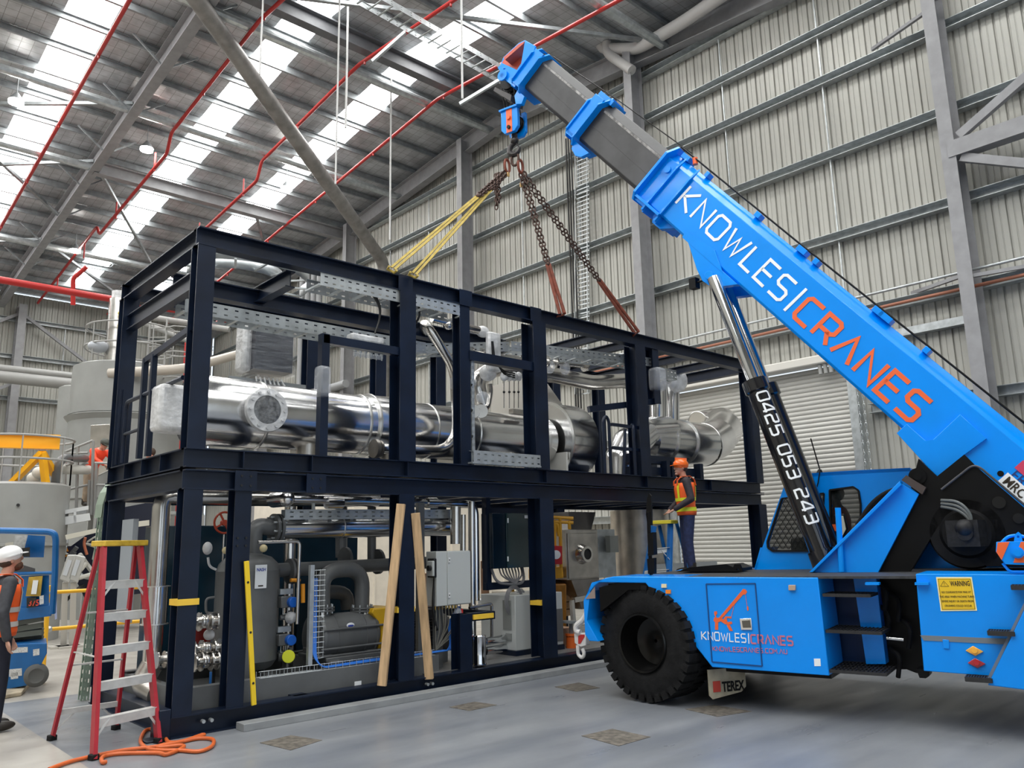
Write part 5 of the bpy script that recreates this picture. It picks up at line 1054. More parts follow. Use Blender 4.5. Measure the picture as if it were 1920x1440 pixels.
wr_=thing('white_wrapped_reel','round white wrapped end left of the separator tank','reel',Yp(392,1190,9.0)-ZV*.08); MB().sph(Yp(392,1190,8.95),.06).build('wrapped_ball',wrap,wr_)
# ================================================================ people
skin=mat('skin',(.50,.27,.19),.5,noise=.1); hiviz=mat('hiviz_orange',(.95,.13,.02),.6,noise=.08); refl=mat('reflective_grey',(.55,.53,.5),.4); reflY=mat('reflective_yellow',(.75,.78,.03),.5)
def human(name,label,org,fwd,arms,lean=0,hgt=1.75,legs=None,vest=True,shirt=None,pants=None,hat=None,hair=(.05,.03,.02),beard=None,headpitch=0,headyaw=0,stripe=None,vox=.011,seat=False):
    fwd=V((fwd[0],fwd[1],0)).normalized(); lft=V((-fwd.y,fwd.x,0)); k=hgt/1.75; org=V(org)
    def T(p,bend=True):
        p=V(p)
        if bend and lean and p.z>.93:
            q=V((p.x,0,p.z-.95)); c,s=math.cos(lean),math.sin(lean); p=V((q.x*c+q.z*s,p.y,.95-q.x*s+q.z*c))
        return org+(fwd*p.x+lft*p.y+ZV*p.z)*k
    t=thing(name,label,'person',org)
    tab=[(.86,.10,.15),(.95,.115,.165),(1.05,.105,.15),(1.2,.12,.16),(1.32,.125,.18),(1.41,.105,.175),(1.46,.08,.13),(1.50,.06,.065)]
    def loft(z0,z1,g,a0=0,a1=2*PI,n=24):
        zs=[z0]+[z for z,_,_ in tab if z0<z<z1]+[z1]; mb=MB(); vs=[]; closed=abs(a1-a0-2*PI)<1e-6; m=n if closed else n+1
        for z in zs:
            for i in range(len(tab)-1):
                if tab[i][0]<=z<=tab[i+1][0]: f_=(z-tab[i][0])/(tab[i+1][0]-tab[i][0]); rx=tab[i][1]*(1-f_)+tab[i+1][1]*f_; ry=tab[i][2]*(1-f_)+tab[i+1][2]*f_; break
            for j in range(m): a=a0+(a1-a0)*j/n; vs.append(T(((rx+g)*math.cos(a),(ry+g)*math.sin(a),z)))
        fs=[(i*m+j,i*m+(j+1)%m,(i+1)*m+(j+1)%m,(i+1)*m+j) for i in range(len(zs)-1) for j in range(m if closed else n)]
        return mb.add(vs,fs)
    legs=legs or (((.0,.09,.90),(.03,.10,.49),(0,.11,.09),(.0,0)),((.0,-.09,.90),(.02,-.10,.49),(0,-.11,.09),(0,0)))
    def limb(mb,pts,rs): 
        for i in range(len(pts)-1): mb.cyl(pts[i],pts[i+1],rs[i],rs[i+1],n=14); mb.sph(pts[i+1],rs[i+1],12,8)
        mb.sph(pts[0],rs[0],12,8); return mb
    body=loft(.86,1.50,0); f0=body.v[-24:]; body.f.append([len(body.v)-24+i for i in range(24)]); body.f.append([i for i in range(24)][::-1])
    hc=T((.035,0,1.64)); cy_,sy=math.cos(headyaw),math.sin(headyaw)
    hf=(fwd*cy_+lft*sy); hl=(lft*cy_-fwd*sy); hu=(ZV*math.cos(headpitch)-hf*math.sin(-headpitch)); hf=(hf*math.cos(headpitch)+ZV*math.sin(headpitch)); hu=hf.cross(hl)
    Rm=Matrix((hf,hl,hu)).transposed()
    def hp3(x,y,z): return hc+Rm@V((x,y,z))*k
    body.cyl(T((0,0,1.46)),hp3(-.015,0,-.05),.058*k,.056*k,n=14)
    body.sph(hp3(0,0,.015),.1*k,18,12,(.98,.78,1.12),Rm).sph(hp3(.03,0,-.055),.07*k,14,9,(.85,.78,.85),Rm)
    body.sph(hp3(.098,0,-.008),.018*k,8,6,(1.1,.8,1.5),Rm).sph(hp3(.09,0,-.062),.02*k,8,6,(.6,1.4,.45),Rm).sph(hp3(.07,0,-.1),.03*k,10,6,(.9,1,.7),Rm)
    for s in(1,-1): body.sph(hp3(-.005,s*.08,-.005),.028*k,8,6,(.6,.35,1.1),Rm); body.sph(hp3(.08,s*.033,.033),.022*k,8,6,(.6,1.1,.5),Rm)
    for L in legs:
        h,kn,an,_=L; limb(body,[T(h,0),T(kn,0),T(an,0)],[.078*k,.052*k,.04*k])
    for i,(sh,el,wr,cu) in enumerate(arms):
        s=1 if i==0 else -1; S=T(sh); E_=T(el,0); W_=T(wr,0); limb(body,[S,E_,W_],[.052*k,.038*k,.026*k])
        d=(W_-E_).normalized(); sd=V(cu[1]) if len(cu)>1 else lft; sd=(fwd*sd[0]+lft*sd[1]+ZV*sd[2]) if len(cu)>1 else fwd; sd=(sd-d*sd.dot(d)).normalized(); nn=d.cross(sd)
        pc=W_+d*.05*k; body.sph(pc,.045*k,12,8,(1,.8,.42),Matrix((d,sd,nn)).transposed())
        for j,(ff,ln) in enumerate(((-.028,.062),(-.009,.07),(.010,.066),(.028,.052))):
            b=W_+d*.085*k+sd*ff*k; c_=cu[0]*(1 if nn.z<0 else -1) if True else 0
            m_=b+(d*math.cos(.3)+nn*math.sin(.3)*cu[0])*ln*.5*k; e_=m_+(d*math.cos(.9)+nn*math.sin(.9)*cu[0])*ln*.5*k
            limb(body,[b,m_,e_],[.0105*k,.0095*k,.008*k])
        b=W_+d*.03*k-sd*.035*k; limb(body,[b,b+(d*.8-sd*.6)*.035*k,b+(d*1.0-sd*.3)*.068*k],[.013*k,.011*k,.009*k])
    bo=body.build('body',skin,t,smooth=True,ang=180); r_=bo.modifiers.new('remesh','REMESH'); r_.mode='VOXEL'; r_.voxel_size=vox*.6 if vox<.012 else .01; r_.use_smooth_shade=True
    sm=bo.modifiers.new('smooth','SMOOTH'); sm.iterations=2; sm.factor=.5
    eyem=mat('eye_dark',(.02,.015,.01),.2); mb=MB()
    for s in(1,-1): mb.sph(hp3(.088,s*.032,.018),.009*k,8,6,(.7,1.3,.7),Rm)
    mb.build('eyes',eyem,t)
    # trousers, boots
    mb=MB(); L0=loft(.86,1.0,.012); mb.v=L0.v; mb.f=L0.f; mb.f=mb.f+[[len(mb.v)-24+i for i in range(24)],[i for i in range(24)][::-1]]
    for L in legs: h,kn,an,_=L; limb(mb,[T(h,0),T(kn,0),T(an,0)],[.098*k,.072*k,.062*k])
    tr=mb.build('trousers',pants,t,ang=180); r_=tr.modifiers.new('remesh','REMESH'); r_.mode='VOXEL'; r_.voxel_size=.014; r_.use_smooth_shade=True; q=tr.modifiers.new('smooth','SMOOTH'); q.iterations=4
    for L in legs:
        an=T(L[2],0); MB().sph(an+fwd*.06-ZV*.035,.1,14,9,(1.35,.55,.5),Matrix((fwd,lft,ZV)).transposed()).cyl(an-ZV*.04,an+ZV*.09,.062,.06).build('boot',mat('boot_black',(.02,.016,.012),.5),t)
    # shirt
    mb=MB(); L0=loft(.93,1.485,.014); mb.v=L0.v; mb.f=L0.f+[[len(L0.v)-24+i for i in range(24)],[i for i in range(24)][::-1]]
    for sh,el,wr,cu in arms:
        W_=T(wr,0); E_=T(el,0); limb(mb,[T(sh),E_,E_.lerp(W_,.93)],[.068*k,.055*k,.043*k])
    s_=mb.build('shirt',shirt,t,ang=180); r_=s_.modifiers.new('remesh','REMESH'); r_.mode='VOXEL'; r_.voxel_size=.012; r_.use_smooth_shade=True; q=s_.modifiers.new('smooth','SMOOTH'); q.iterations=4
    if vest:
        mb=loft(.90,1.40,.034); 
        for s in(1,-1):
            for a in(.55,PI-.55):
                pass
        v=mb.build('hi_vis_vest',hiviz,t,ang=180); so=v.modifiers.new('s','SOLIDIFY'); so.thickness=.006
        for s in(1,-1):   # shoulder straps
            pts=[]
            for x,z in((.125,1.36),(.12,1.43),(.06,1.49),(-.06,1.49),(-.12,1.43),(-.135,1.34)): pts.append((x*1.12,s*.095,z+.012))
            m2=MB()
            for a,b in zip(pts,pts[1:]): m2.beam(T(a),T(b),.06*k,.007*k,T((0,0,0),0)-T((0,0,-1),0) if abs(a[0])<.1 else fwd)
            m2.build('vest_strap',hiviz,v)
        for z0,z1 in stripe[1]: loft(z0,z1,.041).build('reflective_stripe',stripe[0],v,ang=180)
        for a in ((2.45,2.72),(3.56,3.83),(.42,.66),(-.66,-.42)): loft(1.16,1.40,.041,a[0],a[1],6).build('reflective_stripe',stripe[0],v,ang=180)
    hm=mat('hair_%.2f'%hair[0],hair,.8,noise=.3,nscale=40)
    if hat:
        mb=MB(); mb.sph(hp3(-.005,0,.055),.118*k,24,12,(1.06,.88,.80),Rm); mb.prism([hp3(.06+.11*math.cos(a),.10*math.sin(a),.045-.02*math.cos(a)) for a in [ -1.35+i*.27 for i in range(11)]],hu*.01)
        mb.cyl(hp3(0,0,.04),hp3(0,0,.052),.112*k,n=24); mb.beam(hp3(-.1,0,.10),hp3(.09,0,.10),.03,.12,hu) if hat[1] else None
        mb.build(hat[2],hat[0],t,ang=60)
        MB().sph(hp3(-.02,0,.0),.098*k,14,9,(.95,.84,.75),Rm).build('hair',hm,t)
    else: MB().sph(hp3(-.015,0,.035),.108*k,16,10,(1,.82,1.02),Rm).build('hair',hm,t)
    if beard: MB().sph(hp3(.042,0,-.075),.066*k,14,9,(.85,.95,.75),Rm).build('beard',mat('beard',beard,.9,noise=.3,nscale=50),t)
    return t
grey_sh=mat('shirt_charcoal',(.04,.042,.05),.75,noise=.2,nscale=20); navyp=mat('trouser_navy',(.008,.01,.022),.8,noise=.2,nscale=15)
man=onz(-19,1372,0); vd=V((F_.x,F_.y,0)).normalized(); rt=V((vd.y,-vd.x,0))
human('person','bearded man in white hard hat and orange vest at the left picture edge',(man.x,man.y,0),vd*.75+rt*.75,
  (((-.0,.20,1.42),(.05,.26,1.12),(.15,.24,.86),(.5,)),((0,-.20,1.42),(-.06,-.30,1.14),(.0,-.30,.88),(.6,(0,1,0)))),hgt=1.80,shirt=grey_sh,pants=navyp,hat=(mat('hat_white',(.8,.8,.8),.3),False,'hard_hat'),beard=(.10,.045,.025),headpitch=.3,stripe=(refl,((.99,1.04),(1.13,1.18))))
wx=ony(1265,1000,7.72)
lf=-rt
human('person','man in orange hard hat and vest standing on the blue stepladder',(10.37,7.40,1.22),(-.8,.62),
  (((.02,.19,1.42),(.0,.28,1.14),(.24,.17,.99),(.5,(0,1,0))),((.02,-.19,1.42),(.02,-.27,1.16),(.25,-.08,.985),(.5,(0,1,0)))),hgt=1.72,lean=.03,shirt=mat('jacket_dark',(.03,.022,.028),.7,noise=.3,nscale=25),pants=mat('jeans_blue',(.02,.03,.09),.8,noise=.3,nscale=20),
  hat=(mat('hat_orange',(.92,.16,.01),.25,coat=.4),True,'hard_hat'),hair=(.04,.03,.03),headpitch=.05,headyaw=.15,stripe=(reflY,((.96,1.02),(1.12,1.17))))
def at(px,py,d): return EYE+ray(px,py)*d
wp=at(165,950,19.2)
human('person','worker in long orange shirt and dark cap bending over the platform rail at the left',wp,rt*.9-vd*.45,
  (((.0,.2,1.42),(.42,.22,1.15),(.62,.16,.98),(.5,)),((0,-.2,1.42),(.45,-.24,1.12),(.68,-.15,.97),(.5,))),lean=.62,hgt=1.72,vest=False,shirt=mat('shirt_orange',(.95,.07,.02),.6),pants=mat('trouser_khaki',(.30,.23,.16),.8,noise=.3),hat=(mat('cap_dark',(.05,.055,.045),.7),False,'cap'),headpitch=-.5,vox=.02)
wp2=at(285,850,20); human('person','worker whose face just shows between the navy rails behind the left end of the skid',(wp2.x,wp2.y,wp2.z-1.64),-rt-vd*.4,
  (((0,.2,1.42),(.1,.25,1.12),(.3,.2,1.0),(.5,)),((0,-.2,1.42),(.1,-.25,1.12),(.3,-.2,1.0),(.5,))),vest=False,shirt=mat('shirt_orange',(.95,.07,.02),.6),pants=navyp,vox=.02)
cbp=cr(1585,1075,2.28); human('person','crane operator in orange seen through the side window of the blue cab',(cbp.x,cbp.y,cbp.z-.55),HD,
  (((0,.2,1.42),(.12,.26,1.15),(.36,.16,1.1),(.5,)),((0,-.2,1.42),(.12,-.26,1.15),(.36,-.16,1.1),(.5,))),legs=(((.0,.09,.90),(.42,.10,.88),(.46,.11,.60),(.0,0)),((.0,-.09,.90),(.42,-.10,.88),(.46,-.11,.60),(0,0))),hgt=1.6,vest=False,shirt=mat('shirt_orange',(.95,.07,.02),.6),pants=navyp,vox=.02,headpitch=.2)
def at(px,py,d): return EYE+ray(px,py)*d
# ================================================================ step ladders
alu=mat('aluminium',(.60,.60,.58),.45,metal=.25,noise=.12,nscale=10); lred=mat('ladder_red',(.36,.013,.025),.4,noise=.12,nscale=8); lblue=mat('ladder_blue',(.01,.13,.38),.4,noise=.1)
def stepladder(name,label,T1,T2,B1,B2,T3,T4,B3,B4,m,capm,nst,capw=.12):
    """T/B: rail tops and feet; 1,2 carry the treads, 3,4 are the back legs"""
    t=thing(name,label,'ladder',(V(B1)+V(B2)+V(B3)+V(B4))/4); out=((V(B1)+V(B2))-(V(B3)+V(B4))).normalized(); sd=(V(B2)-V(B1)).normalized()
    for a,b in((T1,B1),(T2,B2)): MB().ch(V(a),V(b),.035,.085,.006,up=out).build('front_rail',m,t)
    for a,b in((T3,B3),(T4,B4)): MB().ch(V(a),V(b),.03,.05,.006,up=out).build('back_leg',m,t)
    for b in(B1,B2,B3,B4): MB().box(V(b)+ZV*.02,(.07,.07,.06),Matrix.Rotation(math.atan2(sd.y,sd.x),3,'Z')).build('rubber_foot',rubber,t,bevel=.01)
    for i in range(nst):
        f_=(i+1)/(nst+1)*.97+.02; a=V(T1).lerp(V(B1),f_); b=V(T2).lerp(V(B2),f_); s_=MB().beam(a,b,.085,.006).beam(a+out*.04-ZV*.034,b+out*.04-ZV*.034,.006,.075)
        s_.build('tread',alu,t)
        if i in(0,nst-1):
            w_=(b-a).normalized(); MB().beam(a+w_*.12+out*.04,V(T1).lerp(V(B1),min(1,f_+.09)),.02,.004,out).beam(b-w_*.12+out*.04,V(T2).lerp(V(B2),min(1,f_+.09)),.02,.004,out).build('tread_brace',alu,t)
    for f_ in(.35,.62,.86):
        a=V(T3).lerp(V(B3),f_); b=V(T4).lerp(V(B4),f_); MB().beam(a,b,.03,.05 if f_>.8 else .015).build('back_brace',alu,t)
    a=V(T3).lerp(V(B3),.86); b=V(T4).lerp(V(B4),.86); MB().beam(a.lerp(b,.3),V(T3).lerp(V(B3),.96),.02,.012).beam(a.lerp(b,.7),V(T4).lerp(V(B4),.96),.02,.012).build('back_brace',alu,t)
    for (a,b,c_,d_) in((T1,B1,T3,B3),(T2,B2,T4,B4)): MB().beam(V(a).lerp(V(b),.55),V(c_).lerp(V(d_),.55),.02,.01).build('spreader',alu,t)
    tc_=(V(T1)+V(T2)+V(T3)+V(T4))/4+ZV*.02; L=(V(T2)-V(T1)).length+.08
    MB().box(tc_+ZV*.01,(L,capw+.1,.055),Matrix.Rotation(math.atan2(sd.y,sd.x),3,'Z')).build('top_cap',capm,t,bevel=.008)
    return t
FL=[onz(175,1425,0),onz(297,1393,0),onz(97,1388,0),onz(217,1368,0)]
# rails meet a cap 1.8 m up, over the middle of the four feet
cen=(FL[0]+FL[1]+FL[2]+FL[3])/4; zt_=1.80
tl=onz(193,1040,zt_); 
def raytop(px,py,ref): # point on the pixel ray nearest the ladder's centre line
    d=ray(px,py); t=((ref-EYE).x*d.x+(ref-EYE).y*d.y)/(d.x*d.x+d.y*d.y); return EYE+d*t
pl1=raytop(193,1040,cen); pl1.z=zt_; sdv=(FL[1]-FL[0]); sdv.z=0; sdv.normalize()
pr1=pl1+sdv*.40; bk=((FL[2]+FL[3])-(FL[0]+FL[1])); bk.z=0; bk.normalize()
stepladder('stepladder','tall red fibreglass stepladder with yellow top cap beside the skid corner',pl1,pr1,FL[0],FL[1],pl1+bk*.1,pr1+bk*.1,FL[2],FL[3],lred,mat('cap_yellow',(.58,.38,.04),.5,noise=.3,nscale=10),5)
t0=ony(1226,982,7.7); t0.z=2.02; q0=ony(1252,982,7.7); q0.z=2.02
lx=V((.80,-.45,0)).normalized()
stepladder('stepladder','blue stepladder with yellow top cap behind the crane deck',at(1226,986,12.3),at(1257,981,12.3),onz(1184,1240,0),onz(1250,1246,0),at(1236,985,12.5),at(1268,979,12.5),onz(1288,1234,0),onz(1341,1240,0),lblue,mat('cap_lemon',(.75,.62,.05),.5),5)
# ================================================================ orange hose on the floor
hz_=mat('hose_orange',(.60,.12,.025),.45,noise=.1)
def fl(pts,z=.02): return [onz(80+x/5.333,1300+y/5.333,z) for x,y in pts]
H1=fl([(60,760),(250,690),(450,640),(800,570),(1150,530),(1400,480),(1590,415),(1600,425),(1440,470),(1270,490),(1210,420),(1120,360),(1030,370),(985,440),(985,500),(1060,555),(1200,570),(1380,570),(1560,580),(1690,530),(1700,460),(1560,450),(1400,480),(1180,520),(1170,540),(1380,520),(1400,545),(1240,610),(1140,595),(800,600),(640,620),(590,650),(600,690),(635,685)])
def smooth_path(P,n=6):
    o=[]
    for i in range(len(P)-1):
        p0=P[max(i-1,0)];p1=P[i];p2=P[i+1];p3=P[min(i+2,len(P)-1)]
        for j in range(n): t=j/n; o.append(.5*((2*p1)+(p2-p0)*t+(2*p0-5*p1+4*p2-p3)*t*t+(3*p1-p0-3*p2+p3)*t*t*t))
    return o+[P[-1]]
tag(MB().tube(smooth_path(H1),.017,n=10).build('air_hose',hz_),'orange air hose coiled on the floor in front of the red stepladder','hose')
# floor patches
pm_=mat('patch_brown',(.13,.115,.095),.85,noise=.5,nscale=14)
for i,(pts,lab) in enumerate(((((487,1393),(545,1379),(604,1388),(545,1407)),'rough brown patch in the floor left of centre near the bottom'),(((842,1326),(890,1316),(932,1322),(880,1333)),'rough brown patch in the floor between skid and tyre'),(((1090,1380),(1148,1367),(1220,1382),(1160,1399)),'largest pale-edged brown patch in the floor below the front tyre'),(((1040,1288),(1085,1280),(1125,1290),(1080,1297)),'faint brown floor patch beside the skid near the tyre'),(((1285,1330),(1340,1322),(1410,1334),(1345,1344)),'dark rough patch in the floor under the crane'))):
    o=MB().prism([onz(x,y,.001) for x,y in pts],(0,0,.003)).build('floor_patch',pm_,smooth=False); tag(o,lab,'floor patch')
# ================================================================ left background
tankg=mat('tank_grey',(.27,.275,.265),.45,noise=.08,nscale=2)
def tank(label,px,py,d,r_,seams,z0=0,extra=None):
    c=at(px,py,d); zt=c.z; t=thing('process_tank',label,'tank',(c.x,c.y,0))
    MB().lathe((c.x,c.y,z0),ZV,[(0,0),(0,r_),(zt-z0-.05,r_),(zt-z0,r_-.1),(zt-z0+.05,0)],n=56).build('tank_shell',tankg,t)
    for z in seams: MB().lathe((c.x,c.y,z),ZV,[(0,r_-.02),(0,r_+.045),(.05,r_+.045),(.06,r_-.02)],n=56).build('seam_band',tankg,t)
    return t,c
def ringrail(t,c,r_,zz,a0,a1,m,n=20,posts=8,h=1.0,name='ring_rail'):
    for z in(zz+h*.5,zz+h): MB().tube([V((c.x+r_*math.cos(a0+(a1-a0)*i/n),c.y+r_*math.sin(a0+(a1-a0)*i/n),z)) for i in range(n+1)],.025,n=8).build(name,m,t)
    for i in range(posts): a=a0+(a1-a0)*i/(posts-1); MB().beam((c.x+r_*math.cos(a),c.y+r_*math.sin(a),zz),(c.x+r_*math.cos(a),c.y+r_*math.sin(a),zz+h),.05,.02).build('rail_post',m,t)
railg=mat('rail_grey',(.30,.30,.29),.45)
t1,c1=tank('big grey process tank with stepped band and half-hidden round badge',243,694,24,1.5,(5.6,3.2))
MB().lathe((c1.x,c1.y,5.4),ZV,[(0,1.5),(.15,1.62),(.2,1.5)],n=56).build('step_band',tankg,t1)
ringrail(t1,c1,1.25,c1.z,0,2*PI,railg,n=30,posts=10,h=1.2)
vt=(EYE-c1); vt.z=0; vt.normalize(); bc=at(237,775,24)+vt*1.45
bd=MB().cyl(bc,bc+vt*.06,.42,n=36).build('round_badge',mat('badge_grey',(.21,.215,.21),.5),t1)
font_text('ERI',bc+vt*.07-rt*.36-ZV*.12,rt,ZV,.34,white,'badge_text',bd,bold=.03)
for (x,y) in((188,753),(186,780),(185,787)): q=at(x,y,24)+vt*1.2; MB().cyl(q,q+vt*.12,.055).build('port',blk,t1)
q=at(216,650,23.5); MB().cyl((q.x,q.y,c1.z),(q.x,q.y,c1.z+2.0),.26,n=24).build('top_cylinder',stain,t1); MB().cyl((q.x,q.y,c1.z),(q.x,q.y,c1.z+.7),.18).build('spring',mat('rust_red',(.2,.06,.04),.6),t1)
MB().cyl((q.x,q.y,c1.z+2.0),(q.x,q.y,c1.z+2.25),.2,n=24).build('top_cap',wrap,t1); MB().sph(at(185,650,23.2),.3,sc_=(1,.7,.6)).build('side_motor',mat('dial_grey',(.35,.37,.4),.4),t1)
for y in(587,608): MB().tube([at(222,y,23.3),at(250,y+4,23.3)],.045).build('yellow_fitting',yg if 0 else mat('brass_y',(.7,.55,.1),.4),t1)
t2,c2=tank('low grey tank with ring handrail behind the blue lift at the left edge',38,908,17,.95,(1.9,))
ringrail(t2,c2,.95,c2.z,0,2*PI,railg,n=28,posts=8,h=.95); q=at(27,952,17); q=V((c2.x,c2.y,q.z))+((EYE-c2)*V((1,1,0))).normalized()*.95; MB().cyl(q,q+vt*.04,.03).build('port',blk,t2)
t3,c3=tank('pale grey cylinder tank just left of and behind the big tank',150,727,27,.62,(4.4,))
# caged ladder beside the tank
cl=thing('caged_ladder','grey caged access ladder seen between the navy posts right of the big tank','ladder',at(300,760,23)-ZV*3); b0=at(283,820,23); 
for s in(-.25,.25): MB().tube([b0+rt*s-ZV*.5,b0+rt*s+ZV*3.5],.03).build('stile',railg,cl)
for i in range(14): MB().tube([b0-rt*.25+ZV*(.28*i-.4),b0+rt*.25+ZV*(.28*i-.4)],.018).build('rung',railg,cl)
for i in range(5): z=.2+.75*i; MB().tube([b0+rt*(.25+.35*math.sin(a*PI/8)*0+.38-.38*math.cos(a*PI/4))+vd*(-.35*math.sin(a*PI/4))+ZV*z for a in range(9)],.02,n=6).build('cage_hoop',railg,cl)
# yellow gantry
gm=mat('gantry_yellow',(.95,.45,.01),.45); G0=at(-60,800,16.3); G1=at(112,835,17)
g=thing('yellow_gantry','yellow A-frame lifting gantry with I-beam at the left edge','gantry',(G1.x,G1.y,c2.z)); G0.z=G1.z=4.05
MB().ib(G0,G1,.18,.3,.02).build('gantry_beam',gm,g); gp=at(80,838,16.8)
for (x,y) in((8,908),(87,905),(104,880)): MB().beam(gp+V((0,0,-.12)),at(x,y+12,16.8 if x<90 else 17.3),.13,.10).build('gantry_leg',gm,g)
# platform with rails, conveyor and machine
pf=thing('access_platform','grey steel access platform with slanted handrails behind the skid','platform',at(170,960,20)-ZV*2.5)
z0=wp.z; A0=at(112,960,19.4); A1=at(340,960,21.5); dpt=vd*1.6
for p in(A0,A1): p.z=z0-.05
MB().prism([A0,A1,A1+dpt,A0+dpt],(0,0,-.08)).build('deck',galv,pf)
for f_ in(0,.5,1):
    p=A0.lerp(A1,f_)+dpt*.9; MB().beam((p.x,p.y,0),(p.x,p.y,z0-.1),.12,.12).build('leg',railg,pf)
for (x,y0,y1) in((120,845,965),(143,838,960),(172,826,965),(165,900,966),(178,868,966)): MB().beam(at(x,y1,18.6),at(x+3,y0,18.6),.05,.05,vd).build('rail_post',railg,pf)
for a,b in(((120,848),(174,826)),((117,884),(165,868)),((178,868),(222,869)),((112,922),(165,909)),((178,909),(215,910)),((120,850),(165,849))): MB().tube([at(*a,18.6),at(*b,18.6)],.028).build('rail',railg,pf)
ss=thing('stainless_cover','brushed stainless upright cover plate behind the bending worker','panel',at(190,880,21)-ZV*.5); MB().prism([at(170,797,21.3),at(206,795,21.3),at(208,880,21.3),at(166,900,21.3)],vd*.1).build('cover_plate',stain,ss,bevel=.01); MB().prism([at(208,800,21.4),at(220,795,21.4),at(214,890,21.4),at(206,895,21.4)],vd*.3).build('side_column',blk,ss)
wp_=thing('white_process_pipe','off-white bent pipe with couplings between low tank and platform','pipe',at(90,890,17)); MB().tube([at(60,905,17.5),at(70,888,17.5),at(98,880,17.5),at(165,881,18.8)],.11,n=16,bend=.3).build('pipe_run',mat('pipe_white',(.6,.59,.54),.4),wp_)
for (x,y) in((63,897),(73,887),(95,881)): MB().sph(at(x,y,17.5),.14).build('coupling',MC['pipe_white'],wp_)
dp=thing('dark_bent_pipe','dark grey pipe bending down left of the platform rails','pipe',at(98,1000,17)); MB().tube([at(93,1000,17.2),at(104,900,17.2),at(112,858,17.2),at(160,860,18.8)],.09,n=14,bend=.4).build('pipe_run',pgrey,dp)
vdc=vd; vd=ray(150,1000); vd=V((vd.x,vd.y,0)).normalized()
cv=thing('conveyor_frame','white aluminium profile conveyor frame below the platform','conveyor',at(145,980,17)-ZV*.3)
for (q_) in(((112,958),(166,948),(166,955),(112,966)),((114,970),(168,962),(170,975),(118,985)),((112,958),(118,957),(118,985),(112,985)),((138,955),(143,954),(143,980),(138,981))): MB().prism([at(x,y,17) for x,y in q_],vd*.3).build('profile',mat('profile_white',(.68,.7,.72),.35,metal=.2),cv)
for (q_) in(((122,1003),(192,988),(192,996),(124,1012)),((195,985),(280,975),(280,985),(195,995))): MB().prism([at(x,y,16.6) for x,y in q_],vd*.2).build('cable_duct',mat('duct_cream',(.6,.58,.5),.4),cv)
mach=thing('process_machine','black process machine with orange warning triangles behind the control terminals','machine',at(190,1100,18)-ZV*1)
bx=at(150,1100,18.2); 
MB().prism([at(x,y,18.2) for x,y in ((118,1035),(180,990),(185,960),(290,940),(290,1110),(160,1125))],vd*1.2).build('machine_body',mat('machine_dark',(.012,.016,.035),.45),mach)
wpn=MB().prism([at(x,y,18.0) for x,y in ((108,1024),(137,1024),(137,1050),(108,1050))],vd*.15).build('warning_panel',mat('machine_dark2',(.02,.02,.05),.5),mach)
for (x,y) in((113,1035),(122,1034),(122,1044)): MB().prism([at(x,y,17.98),at(x+7,y,17.98),at(x+3.5,y-8,17.98)],-vd*.01).build('warning_triangle',mat('tri_orange',(.9,.35,.03),.5),wpn)
for i in range(14):
    a=at(108+random.random()*80,1000+random.random()*110,17.6); MB().tube([a,a+V((random.uniform(-.4,.4),random.uniform(-.3,.3),random.uniform(-.4,.2))),a+V((random.uniform(-.5,.5),0,random.uniform(-.6,-.1)))],random.choice((.02,.035,.05)),n=8,bend=.15).build('hose',random.choice((blk,galv,mat('pipe_white',(.6,.59,.54),.4),pgrey)),mach)
MB().tube([at(160,1008,17.4),at(157,1020,17.4),at(163,1040,17.4)],.03,bend=.1).build('copper_hose',mat('copper_hose',(.4,.12,.06),.4),mach)
MB().tube([at(112+8*math.cos(a*PI/8),1000+12*math.sin(a*PI/8),17) for a in range(16)],.02,closed=True,n=6).build('hose_loop',mat('pipe_white',(.6,.59,.54),.4),mach)
for i,(x,lab) in enumerate(((118,'left of the two slanted white control terminals on posts'),(134,'right of the two slanted white control terminals on posts'))):
    t=thing('control_terminal',lab,'control terminal',onz(x+4,1203,0)); d=15.0
    MB().prism([at(x-6,1086,d),at(x+9,1040,d),at(x+27,1044 if i else 1040,d),at(x+12,1094,d)],vd*.14).build('terminal_case',mat('terminal_white',(.42,.42,.40),.4),t,bevel=.02)
    MB().prism([at(x-1,1078,d-.01),at(x+9,1049,d-.01),at(x+17,1051,d-.01),at(x+7,1080,d-.01)],vd*.02).build('display_panel',mat('display_pale',(.5,.53,.56),.3),t)
    MB().beam(at(x+4,1092,d+.1),onz(x+2,1200,0) if 0 else V((at(x+2,1200,d+.1).x,at(x+2,1200,d+.1).y,0.02)),.10,.08,vd).build('post',mat('terminal_beige',(.42,.40,.36),.5),t)
    q=at(x+2,1200,d+.1); MB().box((q.x,q.y,.02),(.5,.4,.04)).build('base_plate',MC['terminal_beige'],t)
br=thing('barrier_rail','yellow tubular safety barrier with two rails left of the skid','barrier',onz(90,1262,0)); d=12.6
MB().cyl((at(90,1150,d).x,at(90,1150,d).y,0),at(92,1098,d),.035).build('barrier_post',yellow,br)
for ya,yb_ in((1111,1098),(1180,1163)):
    a=at(92,ya,d); b=V((5.5,at(405,1098,15.5).y,a.z)); b=a+V((3.4,.5,0)); MB().tube([a,b],.03,n=12).build('rail',yellow,br); MB().sph(a,.05).build('clamp',galv,br)
MB().prism([at(100,1118,d-.05),at(106,1117,d-.05),at(107,1160,d-.05),at(103,1162,d-.05)],vd*.01).build('striped_tape',mat('tape_bluewhite',(.35,.4,.6),.5),br)
vd=vdc
